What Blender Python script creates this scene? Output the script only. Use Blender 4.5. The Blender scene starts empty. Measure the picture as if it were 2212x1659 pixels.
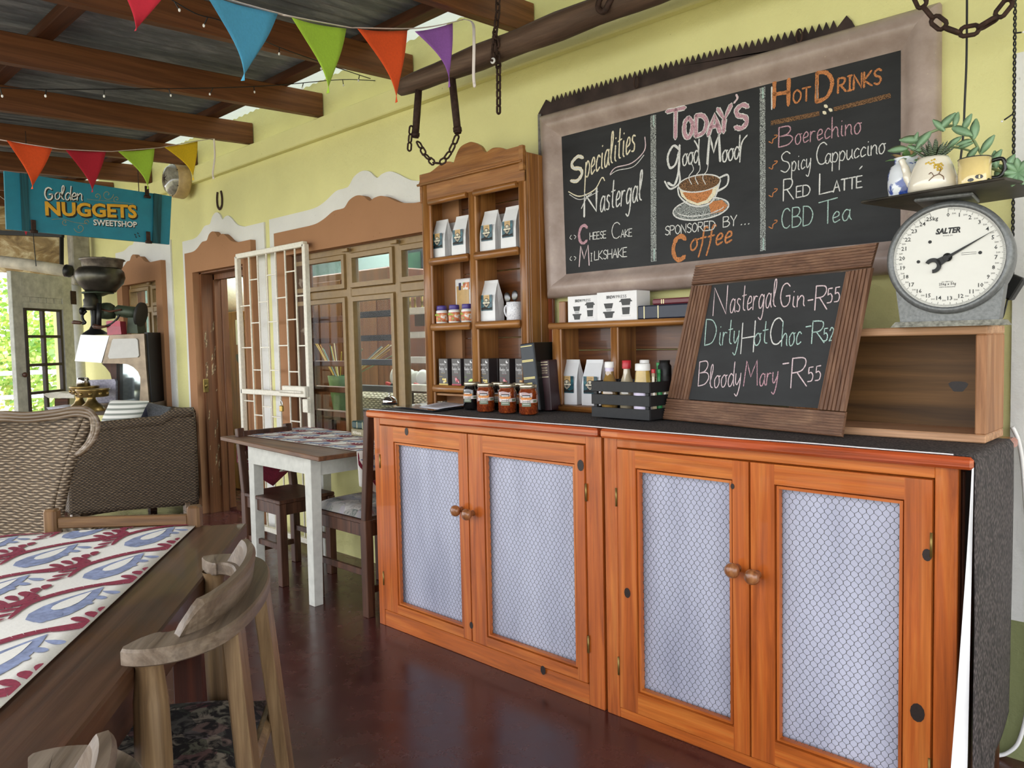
import bpy, math, random
import numpy as np
from mathutils import Vector, Matrix, Euler
random.seed(7)
C = bpy.context.scene.collection
SC = bpy.context.scene
PI = math.pi
# ---------------------------------------------------------------- camera
CW, CH, FPX = 2212, 1659, 1680.0
YAW, PIT, ROL, HC = math.radians(43.87), math.radians(3.17), math.radians(1.21), 1.25
_d = Vector((-math.sin(YAW), math.cos(YAW), 0))
FW = Vector((_d.x*math.cos(PIT), _d.y*math.cos(PIT), -math.sin(PIT)))
_r0 = Vector((math.cos(YAW), math.sin(YAW), 0)); _u0 = _r0.cross(FW)
RT = _r0*math.cos(ROL) - _u0*math.sin(ROL)
UP = _u0*math.cos(ROL) + _r0*math.sin(ROL)
EYE = Vector((0, 0, HC))
cd = bpy.data.cameras.new('camera'); cam = bpy.data.objects.new('camera', cd); C.objects.link(cam)
cd.sensor_width = 36; cd.lens = FPX/CW*36; cd.clip_start = .02; cd.clip_end = 300
cam.matrix_world = Matrix(((RT.x, UP.x, -FW.x, EYE.x), (RT.y, UP.y, -FW.y, EYE.y), (RT.z, UP.z, -FW.z, EYE.z), (0, 0, 0, 1)))
SC.camera = cam
def P(x, y, ax, val):
    """the point at depth plane ax=val seen at photo pixel x,y"""
    d = FW*FPX + RT*(x-CW/2) - UP*(y-CH/2)
    t = (val-EYE[ax])/d[ax]
    return EYE + d*t
def PP(x, y, p0, n):
    d = FW*FPX + RT*(x-CW/2) - UP*(y-CH/2)
    t = (p0-EYE).dot(n)/d.dot(n)
    return EYE + d*t
# ---------------------------------------------------------------- light
W_ = bpy.data.worlds.new('sky'); SC.world = W_; W_.use_nodes = True
bg = W_.node_tree.nodes['Background']; bg.inputs[0].default_value = (.93, .96, 1, 1); bg.inputs[1].default_value = 2.6
sd = bpy.data.lights.new('sun', 'SUN'); sd.energy = 10; sd.angle = .03; sd.color = (1, .95, .85)
so = bpy.data.objects.new('sun', sd); C.objects.link(so); so.rotation_euler = (math.radians(-42), math.radians(12), 0)
SC.view_settings.view_transform = 'Standard'; SC.view_settings.look = 'None'; SC.view_settings.gamma = 1
SC.view_settings.exposure = 0.64; SC.view_settings.use_curve_mapping = False
# ---------------------------------------------------------------- materials
def hx(s):
    out = []
    for i in (0, 2, 4):
        c = int(s[i:i+2], 16)/255
        out.append(c/12.92 if c <= .04045 else ((c+.055)/1.055)**2.4)
    return (*out, 1)
MATS = {}
class NT:
    def __init__(s, m): s.t = m.node_tree; s.n = s.t.nodes; s.l = s.t.links; s.b = s.n['Principled BSDF']
    def new(s, t, **k):
        n = s.n.new(t)
        for a, v in k.items():
            if isinstance(a, str) and hasattr(n, a): setattr(n, a, v)
        return n
    def link(s, a, b): s.l.new(a, b)
    def coord(s, scale=(1, 1, 1), rnd=False):
        tc = s.new('ShaderNodeTexCoord'); mp = s.new('ShaderNodeMapping'); mp.inputs[3].default_value = scale
        s.link(tc.outputs['Object'], mp.inputs[0])
        if rnd:
            g = s.new('ShaderNodeNewGeometry'); c = s.new('ShaderNodeVectorMath', operation='SCALE')
            cb = s.new('ShaderNodeCombineXYZ')
            for i in range(3): s.link(g.outputs['Random Per Island'], cb.inputs[i])
            c.inputs[3].default_value = 13.7; s.link(cb.outputs[0], c.inputs[0])
            ad = s.new('ShaderNodeVectorMath', operation='ADD'); s.link(tc.outputs['Object'], ad.inputs[0]); s.link(c.outputs[0], ad.inputs[1]); s.link(ad.outputs[0], mp.inputs[0])
        return mp.outputs[0]
    def noise(s, vec, sc, det=4, rough=.55, dist=0):
        n = s.new('ShaderNodeTexNoise'); n.inputs['Scale'].default_value = sc; n.inputs['Detail'].default_value = det
        n.inputs['Roughness'].default_value = rough; n.inputs['Distortion'].default_value = dist
        if vec is not None: s.link(vec, n.inputs['Vector'])
        return n.outputs[0]
    def ramp(s, fac, stops):
        r = s.new('ShaderNodeValToRGB'); e = r.color_ramp.elements
        while len(e) < len(stops): e.new(.5)
        for el, (p, c) in zip(e, stops): el.position = p; el.color = hx(c) if isinstance(c, str) else c
        s.link(fac, r.inputs[0]); return r.outputs[0]
    def mix(s, fac, a, b, mode='MIX'):
        m = s.new('ShaderNodeMix', data_type='RGBA', blend_type=mode)
        for i, v in ((0, fac), (6, a), (7, b)):
            if isinstance(v, bpy.types.NodeSocket): s.link(v, m.inputs[i])
            elif i == 0: m.inputs[0].default_value = v
            else: m.inputs[i].default_value = hx(v) if isinstance(v, str) else v
        return m.outputs[2]
    def bump(s, h, st, dist=.01):
        b = s.new('ShaderNodeBump'); b.inputs['Strength'].default_value = st; b.inputs['Distance'].default_value = dist
        s.link(h, b.inputs['Height']); s.link(b.outputs[0], s.b.inputs['Normal'])
def mat(name, color=None, rough=.6, metal=0, spec=.5, coat=0, trans=0, alpha=1, emit=None, es=0):
    m = bpy.data.materials.new(name); m.use_nodes = True; t = NT(m); b = t.b.inputs
    if color: b['Base Color'].default_value = hx(color)
    b['Roughness'].default_value = rough; b['Metallic'].default_value = metal
    b['Specular IOR Level'].default_value = spec; b['Coat Weight'].default_value = coat; b['Transmission Weight'].default_value = trans
    b['Alpha'].default_value = alpha
    if emit: b['Emission Color'].default_value = hx(emit); b['Emission Strength'].default_value = es
    MATS[name] = m; return m, t
def plain(name, color, rough=.6, metal=0, var=.12, sc=30, bump=0, **k):
    """colour with slight natural mottling"""
    m, t = mat(name, color, rough, metal, **k)
    v = t.coord(); n = t.noise(v, sc, 5)
    c = hx(color); lo = tuple(x*(1-var) for x in c[:3])+(1,); hi = tuple(min(1, x*(1+var)) for x in c[:3])+(1,)
    t.link(t.ramp(n, [(.3, lo), (.7, hi)]), t.b.inputs['Base Color'])
    if bump: t.bump(n, bump, .002)
    return m
def wood(name, dark, mid, light, axis=2, rough=.45, sc=1, coat=0, spec=.4, grey=None, bump=.15):
    m, t = mat(name, None, rough, 0, spec, coat)
    s = [26*sc]*3; s[axis] = 1.6*sc
    v = t.coord(tuple(s), True); n1 = t.noise(v, 1.0, 6, .65, 1.2)
    s2 = [110*sc]*3; s2[axis] = 3*sc
    n2 = t.noise(t.coord(tuple(s2), True), 1.0, 3, .6, .3)
    c = t.ramp(n1, [(.25, dark), (.48, mid), (.72, light)])
    c2 = t.ramp(n2, [(.25, (.55, .55, .55, 1)), (.6, (1, 1, 1, 1))])
    c = t.mix(.75, c, c2, 'MULTIPLY')
    if grey:
        g = t.noise(t.coord(), 9, 5, .6); c = t.mix(t.ramp(g, [(.42, (0, 0, 0, 1)), (.62, (1, 1, 1, 1))]), c, grey)
    t.link(c, t.b.inputs['Base Color']); t.bump(n2, bump, .004)
    return m
def stripes(name, c1, c2, axis, period, duty=.5, rough=.85, bump=0):
    m, t = mat(name, None, rough)
    v = t.coord(); sp = t.new('ShaderNodeSeparateXYZ'); t.link(v, sp.inputs[0])
    a = t.new('ShaderNodeMath', operation='DIVIDE'); a.inputs[1].default_value = period; t.link(sp.outputs[axis], a.inputs[0])
    f = t.new('ShaderNodeMath', operation='FRACT'); t.link(a.outputs[0], f.inputs[0])
    g = t.new('ShaderNodeMath', operation='LESS_THAN'); g.inputs[1].default_value = duty; t.link(f.outputs[0], g.inputs[0])
    t.link(t.mix(g.outputs[0], c1, c2), t.b.inputs['Base Color']); return m
# plaster
def plaster(name, color, st=.35):
    m, t = mat(name, None, .85, spec=.2)
    v = t.coord(); n = t.noise(v, 22, 8, .62); n2 = t.noise(v, 1.7, 4)
    c = hx(color)
    a = t.ramp(n2, [(.3, tuple(x*.86 for x in c[:3])+(1,)), (.7, c)])
    sp = t.ramp(t.noise(v, 55, 2), [(.2, tuple(x*.55 for x in c[:3])+(1,)), (.27, (1, 1, 1, 1))])
    t.link(t.mix(.5, a, sp, 'MULTIPLY'), t.b.inputs['Base Color']); t.bump(n, st, .02); return m
M_yel = plaster('yellow plaster', 'e4df9f')
M_white = plaster('white plaster', 'e6e5e0')
M_green = plaster('green plaster', '8b9064')
M_brown = plaster('brown paint plaster', 'a67a58', .12)
M_int = plain('interior teal wall', '9fb3b0', .8)
M_bpaint = wood('brown painted timber', '5c3d27', '73492e', '875a3a', 2, .5, .6, bump=.08)
M_rafter = wood('rafter pine', '40230f', '6b3f22', '8a5a36', 1, .55, .5)
M_batten = wood('batten pine', '33190c', '4d2a17', '673a22', 0, .6, .5)
M_orH = wood('orange pine rail', '86431c', 'b96024', 'cf7d38', 0, .28, .7, coat=.3)
M_orV = wood('orange pine stile', '84401c', 'b55c24', 'cb7836', 2, .28, .7, coat=.3)
M_orTop = wood('orange pine top', '7c3314', 'b5512a', 'cf7236', 0, .22, .7, coat=.5)
M_dkpine = wood('dark pine inside', '2b150b', '42200f', '5a2e16', 2, .5, .7)
M_shV = wood('honey pine upright', '633818', '93602f', 'b07c45', 2, .35, .8, coat=.2)
M_shH = wood('honey pine shelf', '633818', '96622f', 'b58048', 0, .35, .8, coat=.2)
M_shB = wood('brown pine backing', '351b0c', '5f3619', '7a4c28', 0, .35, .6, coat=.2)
M_crH = wood('pale crate pine', '8d5f3d', 'b98a62', 'cda078', 0, .55, .7)
M_crV = wood('pale crate side', '7f5130', 'ab7850', 'bf9068', 2, .55, .7)
M_crB = wood('knotty crate back', '3a2611', '604321', '7a5730', 0, .6, .45)
M_fl, t = mat('red polished cement', None, .22, spec=.5)
v = t.coord(); n = t.noise(v, 1.6, 7, .62, .6); n2 = t.noise(v, 9, 6, .6)
c = t.ramp(n, [(.3, '331817'), (.55, '482322'), (.75, '5a302c')])
t.link(t.mix(.25, c, t.ramp(n2, [(.3, '2a1412'), (.7, '6d4438')])), t.b.inputs['Base Color'])
t.link(t.ramp(n2, [(.3, (.18,)*3+(1,)), (.75, (.34,)*3+(1,))]), t.b.inputs['Roughness']); t.bump(n2, .015, .002)
M_iron, t = mat('weathered corrugated iron', None, .55, .15)
v = t.coord((1, .15, 1)); n = t.noise(v, 12, 8, .7)
t.link(t.ramp(n, [(.25, '3c4048'), (.5, '6e737c'), (.72, 'a8acb4')]), t.b.inputs['Base Color'])
M_wpaint = plain('chipped cream paint', 'dcd6c6', .45, var=.1, sc=60)
M_wdist = plain('distressed white paint', 'bcbcb2', .7, var=.22, sc=18)
M_rust = plain('rusty iron', '3d2a22', .75, .4, var=.5, sc=60, bump=.5)
M_black = plain('black metal', '141414', .45, .2)
M_blackw = plain('black painted wood', '1b1b1c', .6, var=.3, sc=50, bump=.2)
M_olive = plain('olive window paint', '8a6f45', .45, var=.12)
M_glass, t = mat('window glass', 'ffffff', .02, trans=1)
t.b.inputs['IOR'].default_value = 1.1
M_wire = plain('galvanised wire', '4a4a48', .5, .5)
M_foil, t = mat('lilac white fabric lining', None, .35, spec=.5)
n = t.noise(t.coord((1, 1, .25)), 5, 4)
t.link(t.ramp(n, [(.3, 'a6a8bc'), (.7, 'cccee0')]), t.b.inputs['Base Color']); t.bump(n, .3, .02)
M_knot = plain('dark wood knot', '20120c', .5, var=.4, sc=150)
M_brass = plain('old brass', '8b7440', .4, .7, var=.3)
M_white2 = plain('white card', 'e6e4e4', .5, var=.03)
# ---------------------------------------------------------------- mesh helpers
class MB:
    def __init__(s): s.v = []; s.f = []; s.mi = []; s.sm = []; s.m = 0
    def add(s, vs, fs, smooth=False):
        o = len(s.v); s.v += [Vector(p) for p in vs]
        for f in fs: s.f.append([i+o for i in f]); s.mi.append(s.m); s.sm.append(smooth)
        return s
    def box(s, a, b, bev=0):
        x0, y0, z0 = (min(a[i], b[i]) for i in range(3)); x1, y1, z1 = (max(a[i], b[i]) for i in range(3))
        bev = min(bev, (x1-x0)*.45, (y1-y0)*.45, (z1-z0)*.45)
        if bev <= 0:
            vs = [(x, y, z) for z in (z0, z1) for y in (y0, y1) for x in (x0, x1)]
            return s.add(vs, [(0, 2, 3, 1), (4, 5, 7, 6), (0, 1, 5, 4), (2, 6, 7, 3), (0, 4, 6, 2), (1, 3, 7, 5)])
        return s.bhex([Vector((x, y, z)) for z in (z0, z1) for y in (y0, y1) for x in (x0, x1)], bev)
    def bhex(s, c, bev=0):
        """box from 8 corners (x fastest, then y, then z) with chamfered edges"""
        c = [Vector(p) for p in c]
        if bev <= 0:
            return s.add(c, [(0, 2, 3, 1), (4, 5, 7, 6), (0, 1, 5, 4), (2, 6, 7, 3), (0, 4, 6, 2), (1, 3, 7, 5)])
        vs = []; idx = {}
        for i in range(8):
            nb = [i ^ 1, i ^ 2, i ^ 4]; d = [(c[n]-c[i]).normalized()*bev for n in nb]
            for a in range(3):
                idx[i, a] = len(vs); vs.append(c[i]+sum((d[k] for k in range(3) if k != a), Vector()))
        fs = []
        for a in range(3):
            b, cc = 1 << ((a+1) % 3), 1 << ((a+2) % 3)
            for sd in (0, 1 << a):
                q = [sd, sd | b, sd | b | cc, sd | cc]; f = [idx[i, a] for i in q]
                fs.append(f if sd else f[::-1])
        for a in range(3):
            b, cc = (a+1) % 3, (a+2) % 3
            for m in range(4):
                i = ((m & 1) << b) | ((m >> 1) << cc); j = i | (1 << a)
                fs.append([idx[i, b], idx[j, b], idx[j, cc], idx[i, cc]])
        for i in range(8): fs.append([idx[i, 0], idx[i, 1], idx[i, 2]])
        s.add(vs, fs); s.fix = True; return s
    def bar(s, p, q, w, h, up=(0, 0, 1), bev=0):
        """box beam from p to q; w across, h along up"""
        p, q = Vector(p), Vector(q); d = (q-p).normalized(); r = d.cross(Vector(up)).normalized(); u = r.cross(d)
        c = []
        for z in (-h/2, h/2):
            for e in (p, q):
                for x in (-w/2, w/2): c.append(e+r*x+u*z)
        return s.bhex(c, bev)
    def prism(s, poly, vec, smooth=False):
        n = len(poly); vec = Vector(vec); a = [Vector(p) for p in poly]
        s.add(a+[p+vec for p in a], [list(range(n))[::-1], list(range(n, 2*n))])
        s.add(a+[p+vec for p in a], [(i, (i+1) % n, (i+1) % n+n, i+n) for i in range(n)], smooth); s.fix = True; return s
    def tube(s, pts, r, seg=8, closed=False, cap=True, flat=None, up=None):
        pts = [Vector(p) for p in pts]; n = len(pts); rr = r if isinstance(r, (list, tuple)) else [r]*n
        vs = []; u = None
        for i, p in enumerate(pts):
            if closed: d = pts[(i+1) % n]-pts[i-1]
            else: d = pts[min(i+1, n-1)]-pts[max(i-1, 0)]
            d = d.normalized() if d.length > 1e-9 else Vector((0, 0, 1))
            if up is not None: u = Vector(up)
            if u is None:
                u = Vector((0, 0, 1)) if abs(d.z) < .9 else Vector((1, 0, 0))
            u = (u-d*u.dot(d)); u = u.normalized() if u.length > 1e-6 else d.orthogonal().normalized()
            w = d.cross(u); k = 1 if flat is None else flat
            for j in range(seg):
                a = 2*PI*j/seg; vs.append(p+w*(math.cos(a)*rr[i])+u*(math.sin(a)*rr[i]*k))
        fs = [(i*seg+j, i*seg+(j+1) % seg, ((i+1) % n)*seg+(j+1) % seg, ((i+1) % n)*seg+j) for i in range(n if closed else n-1) for j in range(seg)]
        s.add(vs, fs, seg > 5)
        if cap and not closed:
            s.add(vs[:seg], [list(range(seg))[::-1]]); s.add(vs[-seg:], [list(range(seg))])
        s.fix = True; return s
    def lathe(s, prof, o=(0, 0, 0), ax=(0, 0, 1), seg=24, sx=1, sy=1, a0=0, a1=2*PI):
        o = Vector(o); ax = Vector(ax).normalized(); e = ax.orthogonal().normalized() if abs(ax.z) < .99 else Vector((1, 0, 0)); g = ax.cross(e)
        full = abs(a1-a0-2*PI) < 1e-6; m = seg if full else seg+1; vs = []
        for (r, z) in prof:
            for j in range(m):
                a = a0+(a1-a0)*j/seg; vs.append(o+ax*z+e*(math.cos(a)*r*sx)+g*(math.sin(a)*r*sy))
        fs = [(i*m+j, i*m+(j+1) % m, (i+1)*m+(j+1) % m, (i+1)*m+j) for i in range(len(prof)-1) for j in range(seg)]
        s.add(vs, fs, True); return s
    def ball(s, o, r, seg=12, sx=1, sy=1, sz=1):
        n = seg//2; return s.lathe([(max(1e-5, math.sin(PI*i/n))*r, -math.cos(PI*i/n)*r*sz) for i in range(n+1)], o, (0, 0, 1), seg, sx, sy)
    def grid(s, fn, nu, nv, smooth=True, thick=0):
        vs = [Vector(fn(i/nu, j/nv)) for j in range(nv+1) for i in range(nu+1)]; m = nu+1
        fs = [(j*m+i, j*m+i+1, (j+1)*m+i+1, (j+1)*m+i) for j in range(nv) for i in range(nu)]
        s.add(vs, fs, smooth); return s
    def build(s, name, m, parent=None, kind=None, base=None, mods=None):
        me = bpy.data.meshes.new(name); inv = None
        q = parent
        while q is not None and q.parent is not None: q = q.parent
        if q is not None and q.get('_w'): inv = Matrix.LocRotScale(q.location, q.rotation_euler, None).inverted()
        vs = [inv @ p for p in s.v] if inv else s.v
        if base is not None: b = Vector(base); vs = [p-b for p in vs]
        me.from_pydata([tuple(p) for p in vs], [], s.f); me.validate(verbose=False)
        ms = m if isinstance(m, (list, tuple)) else [m]
        for q in ms: me.materials.append(q)
        if len(me.polygons) == len(s.f):
            me.polygons.foreach_set('material_index', s.mi); me.polygons.foreach_set('use_smooth', s.sm)
        if getattr(s, 'fix', False):
            import bmesh
            bm = bmesh.new(); bm.from_mesh(me); bmesh.ops.remove_doubles(bm, verts=bm.verts, dist=1e-6) if len(bm.verts) < 20000 else None
            bmesh.ops.recalc_face_normals(bm, faces=bm.faces); bm.to_mesh(me); bm.free()
        o = bpy.data.objects.new(name, me); C.objects.link(o)
        if base is not None: o.location = base
        if parent is not None: o.parent = parent
        if kind: o['kind'] = kind
        for md in (mods or []):
            q = o.modifiers.new(md[0], md[0])
            for k, v in md[1].items(): setattr(q, k, v)
        return o
def thing(name, label, cat, loc=(0, 0, 0), rot=0, group=None, world=False):
    o = bpy.data.objects.new(name, None); C.objects.link(o); o.location = loc
    o.rotation_euler = (0, 0, rot) if not isinstance(rot, (tuple, list)) else rot
    o.empty_display_size = .05; o['label'] = label; o['category'] = cat
    if group: o['group'] = group
    if world: o['_w'] = True
    return o
def tag(o, label, cat, group=None, kind=None):
    o['label'] = label; o['category'] = cat
    if group: o['group'] = group
    if kind: o['kind'] = kind
    return o
def copy_tree(o, parent=None):
    c = o.copy(); C.objects.link(c)
    if parent is not None: c.parent = parent
    for ch in list(o.children): copy_tree(ch, c)
    return c
def dup(root, loc, rot=None, label=None, group=None, scale=None):
    r = copy_tree(root); r.location = loc
    if rot is not None: r.rotation_euler = (0, 0, rot) if not isinstance(rot, (tuple, list)) else rot
    if label: r['label'] = label
    if group: r['group'] = group
    if scale: r.scale = scale
    return r
def smooth_pts(p, n=6, closed=False):
    p = [Vector(q) for q in p]; m = len(p); out = []
    if m < 3: return p
    for i in range(m if closed else m-1):
        if closed: a, b, c, d = p[i-1], p[i], p[(i+1) % m], p[(i+2) % m]
        else: a, b, c, d = p[max(i-1, 0)], p[i], p[i+1], p[min(i+2, m-1)]
        for k in range(n):
            t = k/n; out.append(.5*((2*b)+(c-a)*t+(2*a-5*b+4*c-d)*t*t+(3*b-a-3*c+d)*t**3))
    if not closed: out.append(p[-1])
    return out
# ================================================================ lettering
def _tmesh(s, bold=0.0, shear=0.0, extrude=0.0, res=3):
    cu = bpy.data.curves.new('t', 'FONT'); cu.body = s; cu.size = 1; cu.offset = bold; cu.shear = shear; cu.extrude = extrude; cu.resolution_u = res
    o = bpy.data.objects.new('t', cu); C.objects.link(o); dg = bpy.context.evaluated_depsgraph_get()
    me = bpy.data.meshes.new_from_object(o.evaluated_get(dg)); vs = [v.co.copy() for v in me.vertices]; fs = [list(p.vertices) for p in me.polygons]
    bpy.data.objects.remove(o); bpy.data.curves.remove(cu); bpy.data.meshes.remove(me); return vs, fs
def text(b, s, o, xd, ud, h, w=None, bold=0, shear=0, extrude=0, cen=False, res=3):
    """printed text: origin at baseline left, h = capital height"""
    vs, fs = _tmesh(s, bold, shear, extrude, res)
    if not vs: return
    x0 = min(v.x for v in vs); x1 = max(v.x for v in vs); k = h/.69; kx = w/(x1-x0) if w else k
    o = Vector(o); xd = Vector(xd).normalized(); ud = Vector(ud).normalized(); nd = xd.cross(ud)
    off = -(x1-x0)/2*kx if cen else 0
    b.add([o+xd*((v.x-x0)*kx+off)+ud*(v.y*k)+nd*(v.z*k) for v in vs], fs)
# single line hand lettering: width | strokes; ~ means curved
GL = {
'A': (.62, "0,0 .31,1 .6,0|.13,.38 .5,.38"), 'B': (.6, "0,0 0,1|~0,1 .4,.98 .5,.78 .35,.58 .05,.53|~.05,.53 .45,.5 .6,.28 .4,.04 0,0"),
'C': (.6, "~.58,.85 .4,1 .15,.9 .02,.5 .14,.1 .38,0 .58,.12"), 'D': (.66, "0,0 0,1|~0,1 .4,.92 .64,.55 .45,.1 0,0"),
'E': (.5, "0,0 0,1|0,1 .48,1|0,.52 .4,.52|0,0 .5,0"), 'G': (.66, "~.6,.85 .38,1 .12,.88 .02,.45 .18,.06 .45,.02 .62,.2 .62,.45|.38,.45 .64,.45"),
'H': (.6, "0,0 0,1|.58,0 .58,1|0,.5 .58,.5"), 'I': (.3, ".15,0 .15,1|0,1 .3,1|0,0 .3,0"), 'K': (.55, "0,0 0,1|.5,1 0,.45 .55,0"),
'L': (.48, "0,1 0,0 .48,.02"), 'M': (.75, "0,0 .1,1 .36,.35 .64,1 .74,0"), 'N': (.6, "0,0 0,1 .56,0 .56,1"), 'O': (.62, "~.3,1 .06,.78 .04,.3 .28,0 .55,.25 .58,.7 .3,1"),
'P': (.52, "0,0 0,1|~0,1 .42,.95 .5,.72 .35,.52 0,.48"), 'R': (.58, "0,0 0,1|~0,1 .42,.96 .5,.75 .35,.54 .02,.5|.2,.5 .58,0"), 'S': (.5, "~.5,.86 .3,1 .06,.85 .12,.6 .4,.45 .48,.2 .28,0 .02,.12"),
'T': (.6, ".3,0 .3,1|0,1 .6,1"), 'W': (.8, "0,1 .2,0 .4,.7 .6,0 .8,1"), 'Y': (.55, "0,1 .28,.5 .55,1|.28,.5 .26,0"), 'V': (.55, "0,1 .27,0 .55,1"), 'U': (.55, "~0,1 .02,.25 .27,0 .5,.25 .52,1"), 'F': (.5, "0,0 0,1 .48,1|0,.52 .38,.52"),
'a': (.44, "~.38,.44 .2,.52 .03,.3 .08,.03 .24,.02 .38,.3|~.39,.5 .38,.15 .46,0"), 'b': (.42, "0,0 0,1|~0,.3 .2,.5 .4,.3 .25,0 0,.08"), 'c': (.36, "~.35,.42 .2,.5 .03,.28 .1,.02 .35,.1"),
'd': (.44, "~.4,.4 .2,.52 .03,.3 .08,.02 .25,.02 .4,.3|~.42,1 .4,.3 .46,0"), 'e': (.38, "~.03,.24 .3,.3 .32,.46 .18,.52 .03,.3 .1,.02 .37,.1"), 'f': (.34, "~.36,.92 .25,1 .16,.8 .14,.2 .02,-.4|0,.48 .32,.5"),
'g': (.44, "~.38,.42 .2,.52 .03,.3 .1,.03 .28,.08 .38,.35|~.4,.5 .38,-.1 .25,-.4 .05,-.32"), 'h': (.42, "0,0 0,1|~0,.28 .2,.5 .34,.4 .36,.1 .42,0"), 'i': (.2, "~.08,.5 .07,.1 .18,0|.08,.72 .09,.75"),
'k': (.4, "0,0 0,1|.34,.5 0,.2 .38,0"), 'l': (.26, "~.02,.2 .2,.75 .16,1 .05,.85 .07,.15 .24,0"), 'm': (.62, "0,0 0,.5|~0,.3 .17,.5 .27,.38 .28,0|~.28,.3 .45,.5 .55,.38 .6,0"), 'n': (.42, "0,0 .01,.5|~.01,.28 .2,.5 .34,.4 .35,.1 .42,0"),
'o': (.42, "~.2,.5 .03,.32 .08,.03 .25,0 .38,.2 .32,.46 .2,.5 .34,.46 .44,.48"), 'p': (.42, "0,-.45 .02,.5|~.02,.32 .2,.52 .38,.32 .25,.02 .02,.06"), 'r': (.32, "0,0 .02,.5|~.02,.3 .14,.48 .3,.47"),
's': (.34, "~.3,.45 .12,.5 .06,.36 .26,.2 .22,.02 .02,.04"), 't': (.32, "~.14,.95 .12,.15 .28,.02|0,.58 .3,.6"), 'u': (.42, "~.02,.5 .02,.12 .15,0 .34,.2|~.37,.5 .36,.12 .44,0"), 'v': (.36, "0,.5 .17,0 .35,.5"), 'x': (.36, "0,.5 .35,0|.35,.5 0,0"),
'y': (.42, "~.02,.5 .03,.15 .15,.04 .34,.3|~.38,.5 .34,0 .18,-.42 .0,-.34"), '0': (.5, "~.25,1 .05,.75 .05,.25 .25,0 .46,.25 .46,.75 .25,1"), '2': (.5, "~.03,.78 .2,1 .44,.85 .35,.5 .02,0|.02,0 .5,.02"), '5': (.5, ".45,1 .08,1 .05,.58|~.05,.58 .3,.64 .48,.4 .38,.08 .02,.05"),
'-': (.4, "0,.45 .36,.45"), '.': (.14, ".05,.02 .07,.05"), "'": (.15, "~.08,1.1 .1,1 .02,.85"), ' ': (.3, "")}
def strokes(s, sp=.1):
    x = 0; out = []
    for ch in s:
        w, g = GL[ch]
        for st in g.split('|'):
            if not st: continue
            cv = st[0] == '~'; pts = [tuple(map(float, q.split(','))) for q in st.lstrip('~').split()]
            pv = [Vector((a+x, c_, 0)) for a, c_ in pts]
            out.append(smooth_pts(pv, 5) if cv else pv)
        x += w+sp
    return out, max(.01, x-sp)
def ribbon(b, pts, th, n, jit=0):
    """flat chalk stroke on a surface with normal n"""
    q = [pts[0]]
    for p in pts[1:]:
        if (p-q[-1]).length > th*.3: q.append(p)
    if len(q) < 2: q = [pts[0], pts[0]+Vector((th*.6, 0, th*.3))]
    vs = []; m = len(q)
    for i, p in enumerate(q):
        d = q[min(i+1, m-1)]-q[max(i-1, 0)]; d = d.normalized() if d.length else Vector((1, 0, 0)); s_ = n.cross(d).normalized()
        w = th*.5*(.8+.35*random.random()); vs += [p+s_*w, p-s_*w]
    b.add(vs, [(2*i, 2*i+1, 2*i+3, 2*i+2) for i in range(m-1)])
    for e, sg in ((0, -1), (m-1, 1)):
        d = (q[min(e+1, m-1)]-q[max(e-1, 0)]).normalized()*sg; s_ = n.cross(d).normalized()*th*.4
        b.add([q[e]+s_, q[e]+d*th*.45+s_*.3, q[e]+d*th*.45-s_*.3, q[e]-s_], [(0, 1, 2, 3)])
class Board:
    """writes on a plane: positions given as seen points, laid on the plane"""
    def __init__(s, p0, n): s.p0 = Vector(p0); s.n = Vector(n).normalized(); s.b = MB()
    def at(s, x, y, lift=.0008): return PP(x, y, s.p0+s.n*lift, s.n)
    def word(s, txt, a, e, h, th=.005, mi=0, sp=.1, slant=0, lift=.0008, grow=None):
        """baseline from a to e (seen), h = height of capitals given as a seen offset up"""
        A, E = s.at(*a, lift), s.at(*e, lift); U = s.at(a[0], a[1]-h, lift)-A; U = Vector((0, U.y*0, U.length)); U = U-s.n*U.dot(s.n)
        X = E-A; st, w = strokes(txt, sp); s.b.m = mi
        for g in st:
            pts = []
            for p in g:
                k = 1 if grow is None else 1+(grow-1)*p.x/w
                pts.append(A+X*((p.x+slant*p.y)/w)+U*p.y*k)
            if len(pts) == 2: pts = [pts[0].lerp(pts[1], i/5) for i in range(6)]
            else:
                pts = [q for i in range(len(pts)-1) for q in (pts[i], pts[i].lerp(pts[i+1], .5))]+[pts[-1]]
            ribbon(s.b, pts, th, s.n)
    def line(s, px, th=.004, mi=0, curved=True, lift=.0008):
        s.b.m = mi; pts = [s.at(x, y, lift) for x, y in px]
        if curved: pts = smooth_pts(pts, 6)
        ribbon(s.b, pts, th, s.n)
    def poly(s, px, mi=0, lift=.0004):
        s.b.m = mi; s.b.add([s.at(x, y, lift) for x, y in px], [list(range(len(px)))])
def chalkm(name, c, gap='1d1d1e', lo=.38, hi=.55):
    m, t = mat(name, None, .95, spec=.1); n = t.noise(t.coord((1, 1, 1)), 420, 3, .7)
    t.link(t.ramp(n, [(lo, gap), (hi, c)]), t.b.inputs['Base Color']); return m
M_ck = [chalkm('white chalk', 'd9d8d4', '7d7d7b', .3, .5), chalkm('pink chalk', 'cfa3ad', '5a4a4e', .35, .55), chalkm('orange chalk', 'd08a58', '54392a', .35, .55), chalkm('mint chalk', 'b9d4cb', '5a6662', .35, .55), chalkm('cream chalk', 'e6dcc0', '8a8474', .3, .5), chalkm('faint brown chalk', '9a7452', '1d1d1e', .42, .6), chalkm('speckled grey chalk', 'b9bdb9', '262727', .46, .56), chalkm('pale pink chalk', 'd9c3c6', '7b7173', .3, .5)]
M_slate, t = mat('chalkboard paint', None, .6, spec=.35)
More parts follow.
